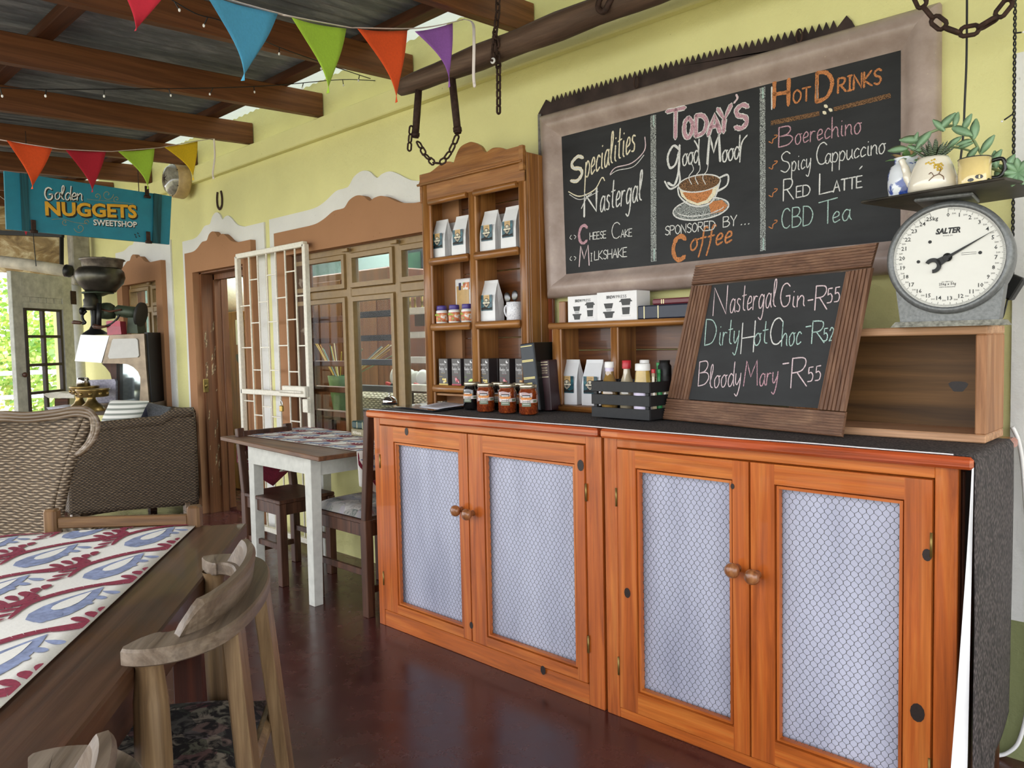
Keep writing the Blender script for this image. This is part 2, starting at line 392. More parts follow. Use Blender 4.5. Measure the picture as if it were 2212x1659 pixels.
n = t.noise(t.coord((1, 1, 3)), 5, 6, .6); t.link(t.ramp(n, [(.3, '1b1b1c'), (.75, '2b2c2d')]), t.b.inputs['Base Color'])
def ringframe(b, x0, x1, z0, z1, a0, a1, c0, c1, y0, y1, mv=0, mh=1):
    """one connected frame board: outer x0..x1,z0..z1, opening a0..a1,c0..c1"""
    X, Z_ = [x0, a0, a1, x1], [z0, c0, c1, z1]; V = {}; vs = []
    for k, y in enumerate((y0, y1)):
        for j in range(4):
            for i in range(4):
                V[i, j, k] = len(vs); e_ = .0022 if k == 0 else 0
                xx = X[i]+(e_ if i in (0, 2) else -e_)*(1 if i in (0, 3) else 1); zz = Z_[j]+(e_ if j in (0, 2) else -e_)
                vs.append((xx, y, zz))
    def put(fs, m_): b.m = m_; [F.append((f, m_)) for f in fs]
    F = []
    for j in range(3):
        for i in range(3):
            if (i, j) == (1, 1): continue
            m_ = mh if i == 1 else mv
            put([(V[i, j, 0], V[i+1, j, 0], V[i+1, j+1, 0], V[i, j+1, 0]), (V[i, j, 1], V[i, j+1, 1], V[i+1, j+1, 1], V[i+1, j, 1])], m_)
    for i in range(3): put([(V[i, 0, 0], V[i, 0, 1], V[i+1, 0, 1], V[i+1, 0, 0]), (V[i, 3, 0], V[i+1, 3, 0], V[i+1, 3, 1], V[i, 3, 1])], mh); put([(V[0, i, 0], V[0, i+1, 0], V[0, i+1, 1], V[0, i, 1]), (V[3, i, 0], V[3, i, 1], V[3, i+1, 1], V[3, i+1, 0])], mv)
    put([(V[1, 1, 0], V[1, 2, 0], V[1, 2, 1], V[1, 1, 1]), (V[2, 1, 0], V[2, 1, 1], V[2, 2, 1], V[2, 2, 0])], mv); put([(V[1, 1, 0], V[1, 1, 1], V[2, 1, 1], V[2, 1, 0]), (V[1, 2, 0], V[2, 2, 0], V[2, 2, 1], V[1, 2, 1])], mh)
    o = len(b.v); b.v += [Vector(p) for p in vs]
    for f, m_ in F: b.f.append([q+o for q in f]); b.mi.append(m_); b.sm.append(False)
    b.m = 0
# ================================================================ the setting
WY = 2.6
def wx(px, py, Y=WY): return P(px, py, 1, Y).x
def wz(px, py, Y=WY): return P(px, py, 1, Y).z
b = MB(); b.box((-14, -1.7, -.1), (3, WY+.3, 0)); fl = b.build('floor', M_fl, kind='structure')
tag(fl, 'dark red polished cement floor', 'floor')
# door and window openings in the house wall (outer edges of the brown surrounds)
DX0, DX1 = wx(413, 560), wx(556, 525); DZ = wz(413, 549)
VX0, VX1 = wx(607, 515), -2.78; VZ = wz(607, 506)
UX0, UX1 = wx(262, 560), wx(360, 545); UZ = wz(300, 575)
fr = .12
ops = [(UX0+fr, UX1-fr, .55, UZ-.13), (DX0+fr, DX1-fr, 0, DZ-.13), (VX0+fr, VX1-fr, .6, VZ-.14)]
b = MB(); xs = -9.2
for (x0, x1, z0, z1) in ops:
    b.box((xs, WY, 0), (x0, WY+.14, 3.3)); b.box((x0, WY, z1), (x1, WY+.14, 3.3))
    if z0 > 0: b.box((x0, WY, 0), (x1, WY+.14, z0))
    xs = x1
b.box((xs, WY, 0), (2.5, WY+.14, 3.3))
w = b.build('wall_back', M_yel, kind='structure'); tag(w, 'long yellow plastered house wall', 'wall')
# wall plate ledge under the rafters
b = MB(); z0 = wz(700, 294, WY-.04); b.box((-9.2, WY-.045, z0), (2.5, WY, z0+.115), .006)
tag(b.build('trim_1', M_yel, kind='structure'), 'yellow painted ledge beam along the top of the wall', 'trim')
# plaster surrounds with a wavy gable
def gable(x0, x1, zt, w, pk, zb=0, amp=1.0):
    """outline along the top from x0 to x1: list of (x,z)"""
    cx = x0+(x1-x0)*pk; g = [(-.36, 0), (-.30, .01), (-.24, .045), (-.17, .105), (-.115, .11), (-.085, .12), (-.05, .185), (0, .215), (.045, .195), (.075, .145), (.095, .125), (.12, .145), (.165, .15), (.21, .115), (.28, .04), (.36, .005), (.40, 0)]
    return [(x0, zt)]+[(cx+a*w, zt+h*amp) for a, h in g]+[(x1, zt)]
def surround(n, x0, x1, z0, z1, zt, o, y, th, m, pk, w, amp, label):
    """frame with inner opening x0..x1,z0..z1 and outer border o, gable on top; tiled as quads"""
    b = MB(); top = gable(x0-o, x1+o, zt, w, pk, 0, amp)
    top = [(p.x, p.z) for p in smooth_pts([Vector((x, 0, z)) for x, z in top[1:-1]], 5)]; top = [(x0-o, zt)]+top+[(x1+o, zt)]
    poly = [(x0-o, z0)]+top+[(x1+o, z0), (x1, z0), (x1, z1), (x0, z1), (x0, z0)]
    pts = [Vector((x, y, z)) for x, z in poly]
    b.v = []; k = len(pts)
    b.add(pts+[p+Vector((0, th, 0)) for p in pts], [list(range(k)), list(range(k, 2*k))[::-1]]+[(i, i+k, (i+1) % k+k, (i+1) % k) for i in range(k)])
    o_ = b.build(n, m, kind='structure'); return tag(o_, label, 'wall surround')
SUR = [(UX0, UX1, .45, UZ, .5, .42, .22, 'the far window'), (DX0, DX1, 0, DZ, .6, .46, .2, 'the brown doorway'), (VX0, VX1, .5, VZ, .62, .52, .3, 'the long shop window')]
PK = [(wz(290, 553), wz(290, 520), wz(262, 545)), (wz(478, 500), wz(478, 457), wz(403, 521)), (wz(765, 430), wz(768, 375), wz(588, 474))]
for i, (x0, x1, z0, zt, amp, pk, gw, nm) in enumerate(SUR):
    wd = {0: .85, 1: .98, 2: 1.35}[i]; zw = PK[i][2]
    surround('trim_%d' % (2+i*2), x0+fr, x1-fr, z0, zt-.15, zt, fr, WY-.05, .05, M_brown, pk, wd, (PK[i][0]-zt)/.215, 'brown moulded surround with a wavy gable around '+nm)
    surround('trim_%d' % (3+i*2), x0, x1, z0, zt-.02, zw, (.10, .115, .12)[i], WY-.012, .012, M_white, pk, wd*1.12, (PK[i][1]-zw)/.215, 'white painted plaster band with wavy top around '+nm)
for i, (x0, x1, z0, z1) in enumerate((ops[0], ops[2])):
    b = MB(); b.box((x0, WY, z0), (x0+.012, WY+.14, z1)); b.box((x1-.012, WY, z0), (x1, WY+.14, z1)); b.box((x0, WY, z1-.012), (x1, WY+.14, z1)); b.box((x0, WY, z0), (x1, WY+.14, z0+.012))
    tag(b.build('window_sill_%d' % (i+1), M_bpaint, kind='structure'), 'brown painted lining inside '+('the far window', 'the shop window')[i], 'window lining')
# right end: white panel and green dado
b = MB(); b.box((wx(2196, 118), WY-.012, wz(2205, 1340)), (1.2, WY, wz(2195, 118)))
tag(b.build('trim_8', M_white, kind='structure'), 'white painted plaster panel at the right end of the wall', 'wall surround')
b = MB(); b.box((-1.3, WY-.008, 0), (2.4, WY, wz(2205, 1340)))
tag(b.build('trim_9', M_green, kind='structure'), 'green painted wall base beside the cabinet', 'wall base')
# reveals: window sill/frames and the open doorway
def casement(n, x0, x1, z0, z1, y, cols, zr, label, bar=.05, gl=True):
    """cols: list of x cuts, zr: transom height"""
    r = thing(n, label, 'window', ((x0+x1)/2, y, z0), world=True); r['kind'] = 'structure'
    xs = [x0]+cols+[x1]
    for x in xs: b = MB(); b.box((x-bar/2, y-.03, z0), (x+bar/2, y+.03, z1), .006); b.build('mullion', M_olive, r)
    for z in (z0+bar/2, zr, z1-bar/2): b = MB(); b.box((x0, y-.026, z-bar/2), (x1, y+.026, z+bar/2), .006); b.build('transom', M_olive, r)
    for i in range(len(xs)-1):
        for a, c in ((z0+bar, zr-bar/2), (zr+bar/2, z1-bar)):
            X0, X1 = xs[i]+bar/2, xs[i+1]-bar/2; b = MB(); ringframe(b, X0, X1, a, c, X0+.03, X1-.03, a+.03, c-.03, y-.042, y-.012, 0, 0); b.build('casement', M_olive, r)
            b = MB(); b.box((X0+.02, y-.028, a+.02), (X1-.02, y-.025, c-.02)); b.build('pane', M_glass, r)
    for x in xs[1:-1]: b = MB(); b.box((x-.02, y-.06, z1-.04), (x+.035, y-.04, z1-.02), .003); b.build('catch', M_olive, r)
    return r
yw = WY+.04
casement('window_1', VX0+fr, VX1-fr, .6, VZ-.14, yw, [wx(760, 540, yw), wx(866, 520, yw)], wz(810, 628, yw), 'olive framed shop window with six panes beside the tall shelf')
casement('window_2', UX0+fr, UX1-fr, .55, UZ-.13, yw, [wx(333, 600, yw)], wz(320, 670, yw), 'olive framed far window behind the old machine')
# doorway: reveal lining and half open door leaf
r = thing('door_1', 'brown painted timber door frame with peeling paint beside the security gate', 'door', ((DX0+DX1)/2, WY, 0), world=True); r['kind'] = 'structure'
b = MB(); x0, x1, z1 = DX0+fr, DX1-fr, DZ-.13
b.box((x0, WY+.0, 0), (x0+.03, WY+.14, z1)); b.box((x1-.03, WY, 0), (x1, WY+.14, z1)); b.box((x0, WY, z1-.03), (x1, WY+.14, z1))
b.box((x0+.03, WY+.09, 0), (x0+.05, WY+.14, z1-.03)); b.box((x0, WY+.09, z1-.07), (x1, WY+.14, z1-.03))
b.build('door_lining', M_bpaint, r)
b = MB(); b.box((x0+.035, WY+.14, .02), (x0+.06, WY+.19, z1-.05), .004)
b.build('door_leaf', M_bpaint, r)
b = MB()
for (px, py, s_) in ((444, 833, .028), (487, 812, .02)):
    p = P(px, py, 0, x0+.03); b.box((x0+.028, p.y-.02, p.z-.05), (x0+.042, p.y+.02, p.z+.05), .003); b.ball((x0+.045, p.y, p.z), .012, 8)
b.build('lock', M_brass, r)
m, t = mat('paint flakes', None, .8); t.link(t.ramp(t.noise(t.coord(), 60, 3), [(.4, 'b8a07c'), (.6, '6b5a44')]), t.b.inputs['Base Color'])
b = MB(); rr = random.Random(3)
for k in range(26):
    z = rr.uniform(.2, 1.45); y = WY+rr.choice((.015, .02, .06, .08, .085)); h = rr.uniform(.01, .05); w_ = rr.uniform(.003, .008)
    b.prism([(x0+.0306, y-w_, z-h), (x0+.0306, y+w_*rr.random(), z-h*.4), (x0+.0306, y+w_, z+h), (x0+.0306, y-w_*.5, z+h*.5)], (.001, 0, 0))
b.build('paint_chips', m, r)
# ---- room behind the windows
b = MB(); b.box((-9.2, 5.6, 0), (-.6, 5.7, 2.9)); b.box((-.7, WY+.14, 0), (-.6, 5.6, 2.9)); b.box((-9.2, WY+.14, 0), (-9.1, 5.6, 2.9))
tag(b.build('wall_inner', M_int, kind='structure'), 'pale teal walls of the room behind the windows', 'wall')
b = MB(); b.box((-9.2, WY+.14, 2.75), (-8, 5.7, 2.85)); b.box((-2.2, WY+.14, 2.75), (-.6, 5.7, 2.85)); b.box((-8, WY+.14, 2.75), (-2.2, 3.1, 2.85)); b.box((-8, 5.4, 2.75), (-2.2, 5.7, 2.85))
tag(b.build('ceiling_inner', M_int, kind='structure'), 'pale ceiling of the inner room', 'ceiling')
b = MB(); b.box((-9.2, WY+.14, -.1), (-.6, 5.7, .02)); tag(b.build('floor_inner', M_fl, kind='structure'), 'red cement floor of the inner room', 'floor')
b = MB(); b.box((-8, 3.1, 2.86), (-2.2, 5.4, 2.865)); SKY_ = b  # unseen skylight sheet, added only to let daylight into the inner room
# ---- roof: rafters, battens, corrugated sheets
SL = math.tan(math.radians(2.5)); zr0 = wz(690, 250, WY-.03); RH = wz(690, 199, WY-.03)-zr0
rx = [wx(690, 225, WY-.03)+.832*k for k in range(-8, 6)]
def rz(y): return zr0-(WY-y)*SL
labs = {}
for x in rx:
    b = MB(); c = []
    for z in (0, RH):
        for y in (-.85, WY-.005):
            for q in (x-.05, x): c.append(Vector((q, y, rz(y)+z)))
    b.bhex(c, .003)
    o = b.build('roof_beam', M_rafter, kind='structure', base=(x-.025, WY, 2.5)); tag(o, 'brown pine rafter under the iron roof', 'rafter', 'roof rafters')
for y in (wb for wb in (2.33, 1.15, .1, -.75)):
    b = MB(); b.box((-9.2, y-.035, rz(y)+RH), (2.5, y+.035, rz(y)+RH+.05), .003)
    tag(b.build('roof_beam', M_batten, kind='structure', base=(0, y, 2.7)), 'brown batten laid across the rafters', 'batten', 'roof battens')
b = MB(); n = 900
def cor(i, j):
    x = -9.4+12*i; y = -1.05+(WY-.26+1.05)*j
    return (x, y, rz(y)+RH+.06+.009*math.sin(x*2*PI/.076))
b.grid(cor, 1800, 3); tag(b.build('ceiling', M_iron, kind='structure'), 'grey weathered corrugated iron roof sheets', 'ceiling')
b = MB()
def cor2(i, j):
    x = -9.4+12*i; y = WY-.31+.6*j
    return (x, y, rz(y)+RH+.078+.004*math.sin(x*2*PI/.076))
m = bpy.data.materials.new('translucent white roofing'); m.use_nodes = True; nt_ = m.node_tree; nt_.nodes.clear()
a_, b_, c_, d_ = (nt_.nodes.new(k) for k in ('ShaderNodeBsdfTranslucent', 'ShaderNodeBsdfDiffuse', 'ShaderNodeMixShader', 'ShaderNodeOutputMaterial'))
a_.inputs[0].default_value = (.5, .55, .55, 1); b_.inputs[0].default_value = (.75, .78, .78, 1); c_.inputs[0].default_value = .6
for p_, q_ in ((a_.outputs[0], c_.inputs[1]), (b_.outputs[0], c_.inputs[2]), (c_.outputs[0], d_.inputs[0])): nt_.links.new(p_, q_)
ms_ = m.copy(); ms_.name = 'added opal skylight'; ms_.node_tree.nodes['Translucent BSDF'].inputs[0].default_value = (.9, .95, .95, 1); ms_.node_tree.nodes['Mix Shader'].inputs[0].default_value = .05
tag(SKY_.build('ceiling', ms_, kind='structure'), 'unseen translucent skylight sheet added to light the inner room', 'skylight')
b.grid(cor2, 1800, 2); tag(b.build('ceiling', m, kind='structure'), 'white translucent roofing strip against the wall behind the iron sheets', 'roof edge')
# ================================================================ wire fronted cabinets
CY = 2.04; CT = .958
def knot(b, x, y, z, r, ax=1, el=1.4):
    pts = [Vector((x+math.cos(a)*r, y, z+math.sin(a)*r*el)) for a in [2*PI*k/12 for k in range(12)]]
    b.m = 1; b.add([p+Vector((0, -.0006, 0)) for p in pts], [list(range(12))]); b.m = 0
def hexwire(b, x0, x1, z0, z1, y, w=.0195, ph=.0142, r=.00055):
    """hexagonal netting between x0..x1, z0..z1"""
    h1 = .0062; rows = int((z1-z0)/ph)+2; rr = random.Random(5)
    jit = {}
    def J(i, j, k):
        if (i, j, k) not in jit: jit[i, j, k] = (rr.uniform(-.0009, .0009), rr.uniform(-.0009, .0009), rr.uniform(-.001, .001))
        return jit[i, j, k]
    def nd(i, j, k):
        x = x0+(i+(.5 if j % 2 else 0))*w; z = z0+j*ph+(h1/2 if k else -h1/2); a = J(i, j, k)
        return Vector((x+a[0], y+a[2], z+a[1]))
    def ok(p): return x0-.004 <= p.x <= x1+.004 and z0-.004 <= p.z <= z1+.004
    def seg(p, q, t=1):
        if not (ok(p) and ok(q)): return
        d = (q-p).normalized(); s_ = Vector((d.z, 0, -d.x))*r*t; n = Vector((0, -r*1.4, 0))
        o = len(b.v); b.v += [p+s_, p-s_, p+n, q+s_, q-s_, q+n]
        for f in ((0, 2, 5, 3), (2, 1, 4, 5)): b.f.append([o+i for i in f]); b.mi.append(0); b.sm.append(True)
    for j in range(rows):
        for i in range(int((x1-x0)/w)+2):
            seg(nd(i, j, 0), nd(i, j, 1), 1.7)
            o = 1 if j % 2 else 0
            seg(nd(i, j, 1), nd(i+o, j+1, 0)); seg(nd(i, j, 1), nd(i+o-1, j+1, 0))
def door(root, x0, x1, z0, z1, ix0, ix1, iz0, iz1, knobx, knobz, hx_, label, knots, y=CY-.004):
    b = MB(); ye = y+.022
    ringframe(b, x0, x1, z0, z1, ix0, ix1, iz0, iz1, y, ye)
    d = b.build('door', [M_orV, M_orH], root)
    d['label'] = label
    for (kx, kz, kr) in knots: b = MB(); knot(b, kx, y-.0006, kz, kr); b.build('wood_knot', [M_orV, M_knot], d)
    b = MB(); e = .012; ringframe(b, ix0, ix1, iz0, iz1, ix0+e, ix1-e, iz0+e, iz1-e, y+.004, y+.02); b.build('beading', [M_orV, M_orH], d)
    b = MB(); hexwire(b, ix0+.004, ix1-.004, iz0+.004, iz1-.004, y+.016); b.build('wire_netting', M_wire, d)
    b = MB(); b.grid(lambda u, v: (ix0-.01+u*(ix1-ix0+.02), y+.032+.002*math.sin(u*9)*math.sin(v*7+1), iz0-.01+v*(iz1-iz0+.02)), 10, 16); b.build('fabric_lining', M_foil, d)
    b = MB(); b.lathe([(.001, -.0), (.012, 0), (.009, -.010), (.010, -.016), (.019, -.024), (.0225, -.033), (.020, -.043), (.011, -.049), (.001, -.051)], (knobx, y, knobz), (0, 1, 0), 20); k = b.build('knob', wood_knob, d)
    for z in (z0+.14, z1-.16): b = MB(); b.tube([(hx_, y-.001, z-.03), (hx_, y-.001, z+.03)], .0035, 8); b.build('hinge', M_brass, d)
wood_knob = wood('knob wood', '5e3218', '9a6038', 'b58050', 2, .3, 1.6, coat=.4)
def cabinet(name, label, x0, x1, ytop, dep, doors, zt=CT, side_r=False):
    r = thing(name, label, 'cabinet', ((x0+x1)/2, CY+dep/2, 0), world=True); y = CY; st = .03
    cm = M_dkpine if side_r else M_orV
    b = MB(); b.box((x0, y+.02, .0), (x0+.02, y+dep, zt-.03)); b.build('side_panel', cm, r)
    b = MB(); b.box((x1-.02, y+.02, 0), (x1, y+dep, zt-.03)); b.build('side_panel', cm, r)
    b = MB(); b.box((x0+.02, y+dep-.012, .02), (x1-.02, y+dep, zt-.03)); b.build('back_panel', cm, r)
    b = MB(); b.box((x0+.02, y+.05, .06), (x1-.02, y+dep-.02, .08)); b.build('floor_panel', cm, r)
    if side_r:
        for k in range(5): b = MB(); b.box((x1-.001, y+.03+k*.08, .02), (x1+.006, y+.10+k*.08, zt-.04), .003); b.build('side_board', cm, r)
    z1 = doors[0][3]
    for a_, c_ in ((x0, doors[0][0]-.002), (doors[-1][1]+.002, x1)): b = MB(); b.box((a_, y, 0), (c_, y+.02, zt-.03), .002); b.build('face_stile', M_orV, r)
    for a_, c_ in ((z1+.002, zt-.03), (0, doors[0][2]-.003)): b = MB(); b.box((doors[0][0]-.002, y+.0008, a_), (doors[-1][1]+.002, y+.02, c_), .002); b.build('face_rail', M_orH, r)
    b = MB(); b.box((x0-.028 if not side_r else x0, y-.024, zt-.03), (x1+(.035 if side_r else 0), y+dep+.005, zt), .007); b.build('worktop', M_orTop, r)
    for d in doors: door(r, *d)
    return r
def cx(px, py): return P(px, py, 1, CY).x
def cz(px, py): return P(px, py, 1, CY).z
A0, A1 = cx(816, 1200), cx(1303, 1300)
zt0, zt1 = cz(852, 955), cz(852, 1303)
dz1, dz0 = cz(826, 918), .075
cabinet('wire_front_cabinet', 'orange pine cabinet with two chicken-wire doors, the left one by the small white table', A0, A1, 0, .44, [
    (cx(826, 1100), cx(1016, 1150)-.001, dz0, dz1, cx(856, 1100), cx(996, 1100), zt1, zt0, cx(999, 1100), cz(999, 1100), cx(826, 1100), 'left door of chicken wire and pine with one dark knot', [(cx(880, 932), cz(880, 932), .012)]),
    (cx(1016, 1150)+.001, cx(1268, 1250), dz0, dz1, cx(1049, 1150), cx(1245, 1200), zt1, zt0, cx(1023, 1108), cz(1023, 1108), cx(1270, 1200), 'right door of chicken wire and pine', [(cx(1256, 1005), cz(1256, 1005), .014), (cx(1020, 1350), cz(1020, 1350), .01), (cx(1175, 1447), cz(1175, 1447), .012)])])
B0, B1 = cx(1309, 1300), cx(2068, 1300)
zt0, zt1 = cz(1372, 1012), cz(1381, 1495)
dz1, dz0 = cz(1333, 968), cz(1340, 1527)
cabinet('wire_front_cabinet', 'orange pine cabinet with two chicken-wire doors, the right one under the scale', B0, B1, 0, .44, [
    (cx(1336, 1200), cx(1621, 1250)-.001, dz0, dz1, cx(1377, 1200), cx(1583, 1250), zt1, zt0, cx(1595, 1226), cz(1595, 1226), cx(1335, 1200), 'left door of chicken wire and pine', [(cx(1357, 1280), cz(1357, 1280), .012), (cx(1584, 1050), cz(1584, 1050), .006)]),
    (cx(1621, 1250)+.001, cx(2015, 1300), dz0, dz1, cx(1676, 1300), cx(1951, 1300), zt1, zt0, cx(1638, 1240), cz(1638, 1240), cx(2012, 1300), 'right door of chicken wire and pine with a large dark knot', [(cx(1983, 1538), cz(1983, 1538), .017), (cx(2004, 1198), cz(2004, 1198), .011)])], side_r=True)
# dark woven cover on top, hanging down at the right end
m, t = mat('dark woven cover', None, .8)
ch = t.new('ShaderNodeTexVoronoi'); ch.inputs['Scale'].default_value = 160; t.link(t.coord((1, 1, .55)), ch.inputs['Vector'])
t.link(t.ramp(ch.outputs['Distance'], [(.1, '6a605d'), (.45, '423a39'), (.7, '2a2524')]), t.b.inputs['Base Color']); t.bump(ch.outputs['Distance'], .5, .003)
M_cover = m
r = thing('cabinet_cover', 'dark grey woven cover over both cabinet tops, hanging down at the right end', 'tablecloth', ((A0+B1)/2, CY+.2, CT), world=True)
b = MB(); xe = B1+.038; yb = P(2188, 950, 2, CT).y
def cov(u, v):
    # u along x then down; v across depth
    L1 = xe-(A0-.01); L2 = .80; s = u*(L1+L2); yy = CY-.012+.004*math.sin(s*7)+.003*math.sin(s*17)
    z = CT+.0025
    if s < L1: x = A0-.01+s
    else: x = xe+.004*(1-math.exp(-(s-L1)*8))+.02*(s-L1)*math.sin(v*3+.5); z = CT-(s-L1)
    fl_ = max(0, s-L1)
    yv = yb-.003
    ln = .80 if v > .35 else 1.0
    return (x, yy+(yv-yy)*v - fl_*.06*(1-v), z if s < L1 else CT-(s-L1)*(1.12 if v < .4 else .93))
b.grid(cov, 160, 12); b.build('cover_top', M_cover, r, mods=[('SOLIDIFY', dict(thickness=.002))])
# white underside strip of the cover showing at the hanging front edge
b = MB()
b.grid(lambda u, v: (xe-.003-.004*v-.035*v*(u**1.3), CY-.014+.0-.035*u-.03*v*u, CT-.01-u*.93), 16, 3); b.build('cover_lining', M_white2, r)
b = MB(); b.tube([(A0-.01+i*.03, CY-.013+.004*math.sin(i*.21*1.0)+.003*math.sin(i*.51), CT+.003) for i in range(int((xe-A0)/.03))], .0016, 5)
b.build('hem', M_white2, r)
# ================================================================ big menu chalkboard
def Wp(x, y, Y=WY): return P(x, y, 1, Y)
bn = Vector((0, -1, .045)).normalized(); bp0 = Vector((-1.5, 2.555, 1.44))
bd = Board(bp0+bn*-.003, bn)
def bq(x, y, l=0): return PP(x, y, bp0+bn*l, bn)
r = thing('menu_chalkboard', 'large chalkboard in a wide mauve-grey moulded frame listing specialities and hot drinks', 'chalkboard', (-1.45, 2.58, 1.44), world=True)
OTL, OTR, OBL, OBR = bq(1170, 253), bq(2033, 8), bq(1187, 645), None
ITL, ITR, IBL, IBR = bq(1212, 295), bq(1945, 108), bq(1222, 592), bq(1944, 518)
OBR = Vector((OTR.x+.004, OBL.y, OBL.z+.004))
def frame_side(b, o0, o1, i0, i1, prof):
    """prof: list of (t from outer to inner, lift)"""
    vs = []
    for (t_, l) in prof:
        for (o_, i_) in ((o0, i0), (o1, i1)): vs.append(o_.lerp(i_, t_)+bn*l)
    b.add(vs, [(2*k, 2*k+1, 2*k+3, 2*k+2) for k in range(len(prof)-1)], True)
prof = [(0, -.03), (0, .012), (.08, .022), (.2, .034), (.38, .04), (.55, .036), (.72, .02), (.85, .006), (.93, .0), (1, -.004)]
m, t = mat('mauve grey paint', None, .35, spec=.4)
v = t.coord(); n1 = t.noise(v, 7, 6, .65); n2 = t.noise(v, 40, 5, .7)
c = t.ramp(n1, [(.3, '8d7a70'), (.6, 'a8968d'), (.75, 'b7a596')]); t.link(t.mix(t.ramp(n2, [(.66, (0, 0, 0, 1)), (.72, (.8, .8, .8, 1))]), c, 'c9b8a0'), t.b.inputs['Base Color']); t.bump(n2, .1, .003)
M_mauve = m
for a in ((OTL, OTR, ITL, ITR), (OBL, OBR, IBL, IBR), (OTL, OBL, ITL, IBL), (OTR, OBR, ITR, IBR)):
    b = MB(); frame_side(b, *a, prof); b.fix = True
    b.build('frame_rail', M_mauve, r)
b = MB(); b.add([p-bn*.003 for p in (ITL, ITR, IBR, IBL)]+[p-bn*.03 for p in (OTL, OTR, OBR, OBL)], [(0, 1, 2, 3), (4, 7, 6, 5)])
pn = b.build('board_panel', M_slate, r)
w = bd.word
# specialities column
w('S', (1232, 397), (1258, 386), 52, .016, 4); w('S', (1232, 397), (1258, 386), 52, .007, 0, lift=.0012)
w('pecialities', (1264, 385), (1372, 325), 66, .0062, 4, slant=.08)
bd.line([(1228, 414), (1252, 424), (1284, 410), (1300, 384), (1306, 390)], .005, 4); bd.line([(1230, 420), (1254, 431), (1292, 414)], .003, 0)
bd.line([(1318, 376), (1330, 362), (1365, 352), (1392, 325), (1393, 296)], .0045, 7); bd.line([(1318, 378), (1334, 368), (1368, 360), (1391, 335)], .003, 0)
w('N', (1262, 468), (1290, 455), 50, .009, 0); w('astergal', (1296, 458), (1386, 432), 62, .0058, 0, slant=.1)
bd.line([(1256, 450), (1268, 426), (1278, 418)], .005, 0)
w('C', (1250, 527), (1268, 524), 38, .013, 1); w('HEESE', (1274, 518), (1309, 514), 15, .0034); w('C', (1321, 516), (1339, 514), 34, .0036); w('AKE', (1341, 513), (1365, 510), 16, .0034)
w('M', (1251, 576), (1273, 573), 44, .005, 7); w('I', (1276, 564), (1279, 564), 17, .003); w('LKSHAKE', (1284, 562), (1354, 554), 19, .0036)
for yy in (508, 554): bd.line([(1234, yy), (1231, yy+6), (1235, yy+9)], .003); bd.line([(1240, yy), (1244, yy+3), (1241, yy+8)], .003)
# chalk dividers
for (xa, ya, yb) in ((1411, 250, 566), (1647, 190, 543)):
    bd.poly([(xa-6, ya), (xa+6, ya-3), (xa+7, yb-2), (xa-5, yb)], 6)
    bd.line([(xa+1, ya), (xa+1, ya+22)], .005, 3, False); bd.line([(xa+2, yb-28), (xa+2, yb-4)], .005, 3, False)
# today's good mood
for (tx, a, e, h) in (('T', (1440, 301), (1478, 294), 60), ('O', (1477, 300), (1496, 296), 44), ('D', (1503, 294), (1527, 289), 44), ('A', (1530, 291), (1556, 285), 40), ('Y', (1550, 288), (1578, 280), 52), ('S', (1587, 281), (1614, 274), 50)):
    w(tx, a, e, h, .0195, 0); w(tx, a, e, h, .0135, 1, lift=.0013)
bd.line([(1586, 222), (1593, 212), (1590, 204)], .008, 7)
w('g', (1440, 366), (1470, 360), 92, .009, 0); bd.line([(1436, 392), (1448, 408), (1468, 394), (1466, 362)], .007, 0)
w('ood', (1474, 358), (1510, 349), 48, .0052, 0, sp=.05); bd.line([(1510, 356), (1508, 320), (1500, 304)], .0055, 0)
w('M', (1528, 354), (1556, 348), 62, .0085, 0); w('ood', (1560, 350), (1598, 341), 48, .0052, 0, sp=.05); bd.line([(1598, 350), (1602, 310), (1614, 292)], .005, 0)
# cup and saucer drawing
def ell(cx_, cy_, a, c_, rot=0, a0=0, a1=360, n=28):
    out = []
    for k in range(n+1):
        th = math.radians(a0+(a1-a0)*k/n); x, y = a*math.cos(th), c_*math.sin(th); q = math.radians(rot); out.append((cx_+x*math.cos(q)-y*math.sin(q), cy_+x*math.sin(q)+y*math.cos(q)))
    return out
bd.poly(ell(1514, 451, 60, 22, -9), 6, .0002); bd.poly([(1530, 436), (1560, 432), (1572, 444), (1562, 456), (1536, 462)], 2, .0003); bd.line(ell(1514, 451, 61, 23, -9), .005, 0, False, .0004); bd.line(ell(1514, 449, 52, 16, -9, 20, 170), .003, 0, True, .0004); bd.line(ell(1512, 453, 44, 13, -9, 30, 150), .003, 0, True, .0004)
bd.poly([(1466, 404), (1472, 424), (1488, 438), (1508, 444), (1530, 438), (1546, 420), (1556, 390)], 4, .0007)
bd.poly([(1474, 416), (1484, 430), (1506, 439), (1526, 432), (1538, 416), (1540, 404), (1510, 410)], 2, .0009)
bd.poly(ell(1511, 396, 44, 17, -9), 5, .0011); bd.line(ell(1511, 396, 46, 18, -9), .0045, 0, False, .0014)
bd.line([(1464, 406), (1468, 424), (1486, 440), (1508, 446), (1532, 440), (1546, 422), (1556, 390)], .006, 0, True, .001)
bd.line([(1554, 384), (1572, 378), (1570, 400), (1548, 414)], .007, 0, True, .001)
for dx in (0, 14, 30): bd.line([(1494+dx, 398), (1488+dx, 382), (1498+dx, 366), (1492+dx+dx*.3, 350-dx*.6)], .0032, 0, True, .0018)
w('SPONSORED', (1437, 508), (1545, 496), 19, .0036); w('BY', (1562, 491), (1591, 487), 22, .0036); w('...', (1600, 486), (1618, 484), 12, .004, sp=.35)
w('C', (1453, 564), (1480, 559), 50, .017, 2); w('offee', (1490, 541), (1580, 523), 44, .0068, 2, slant=.12)
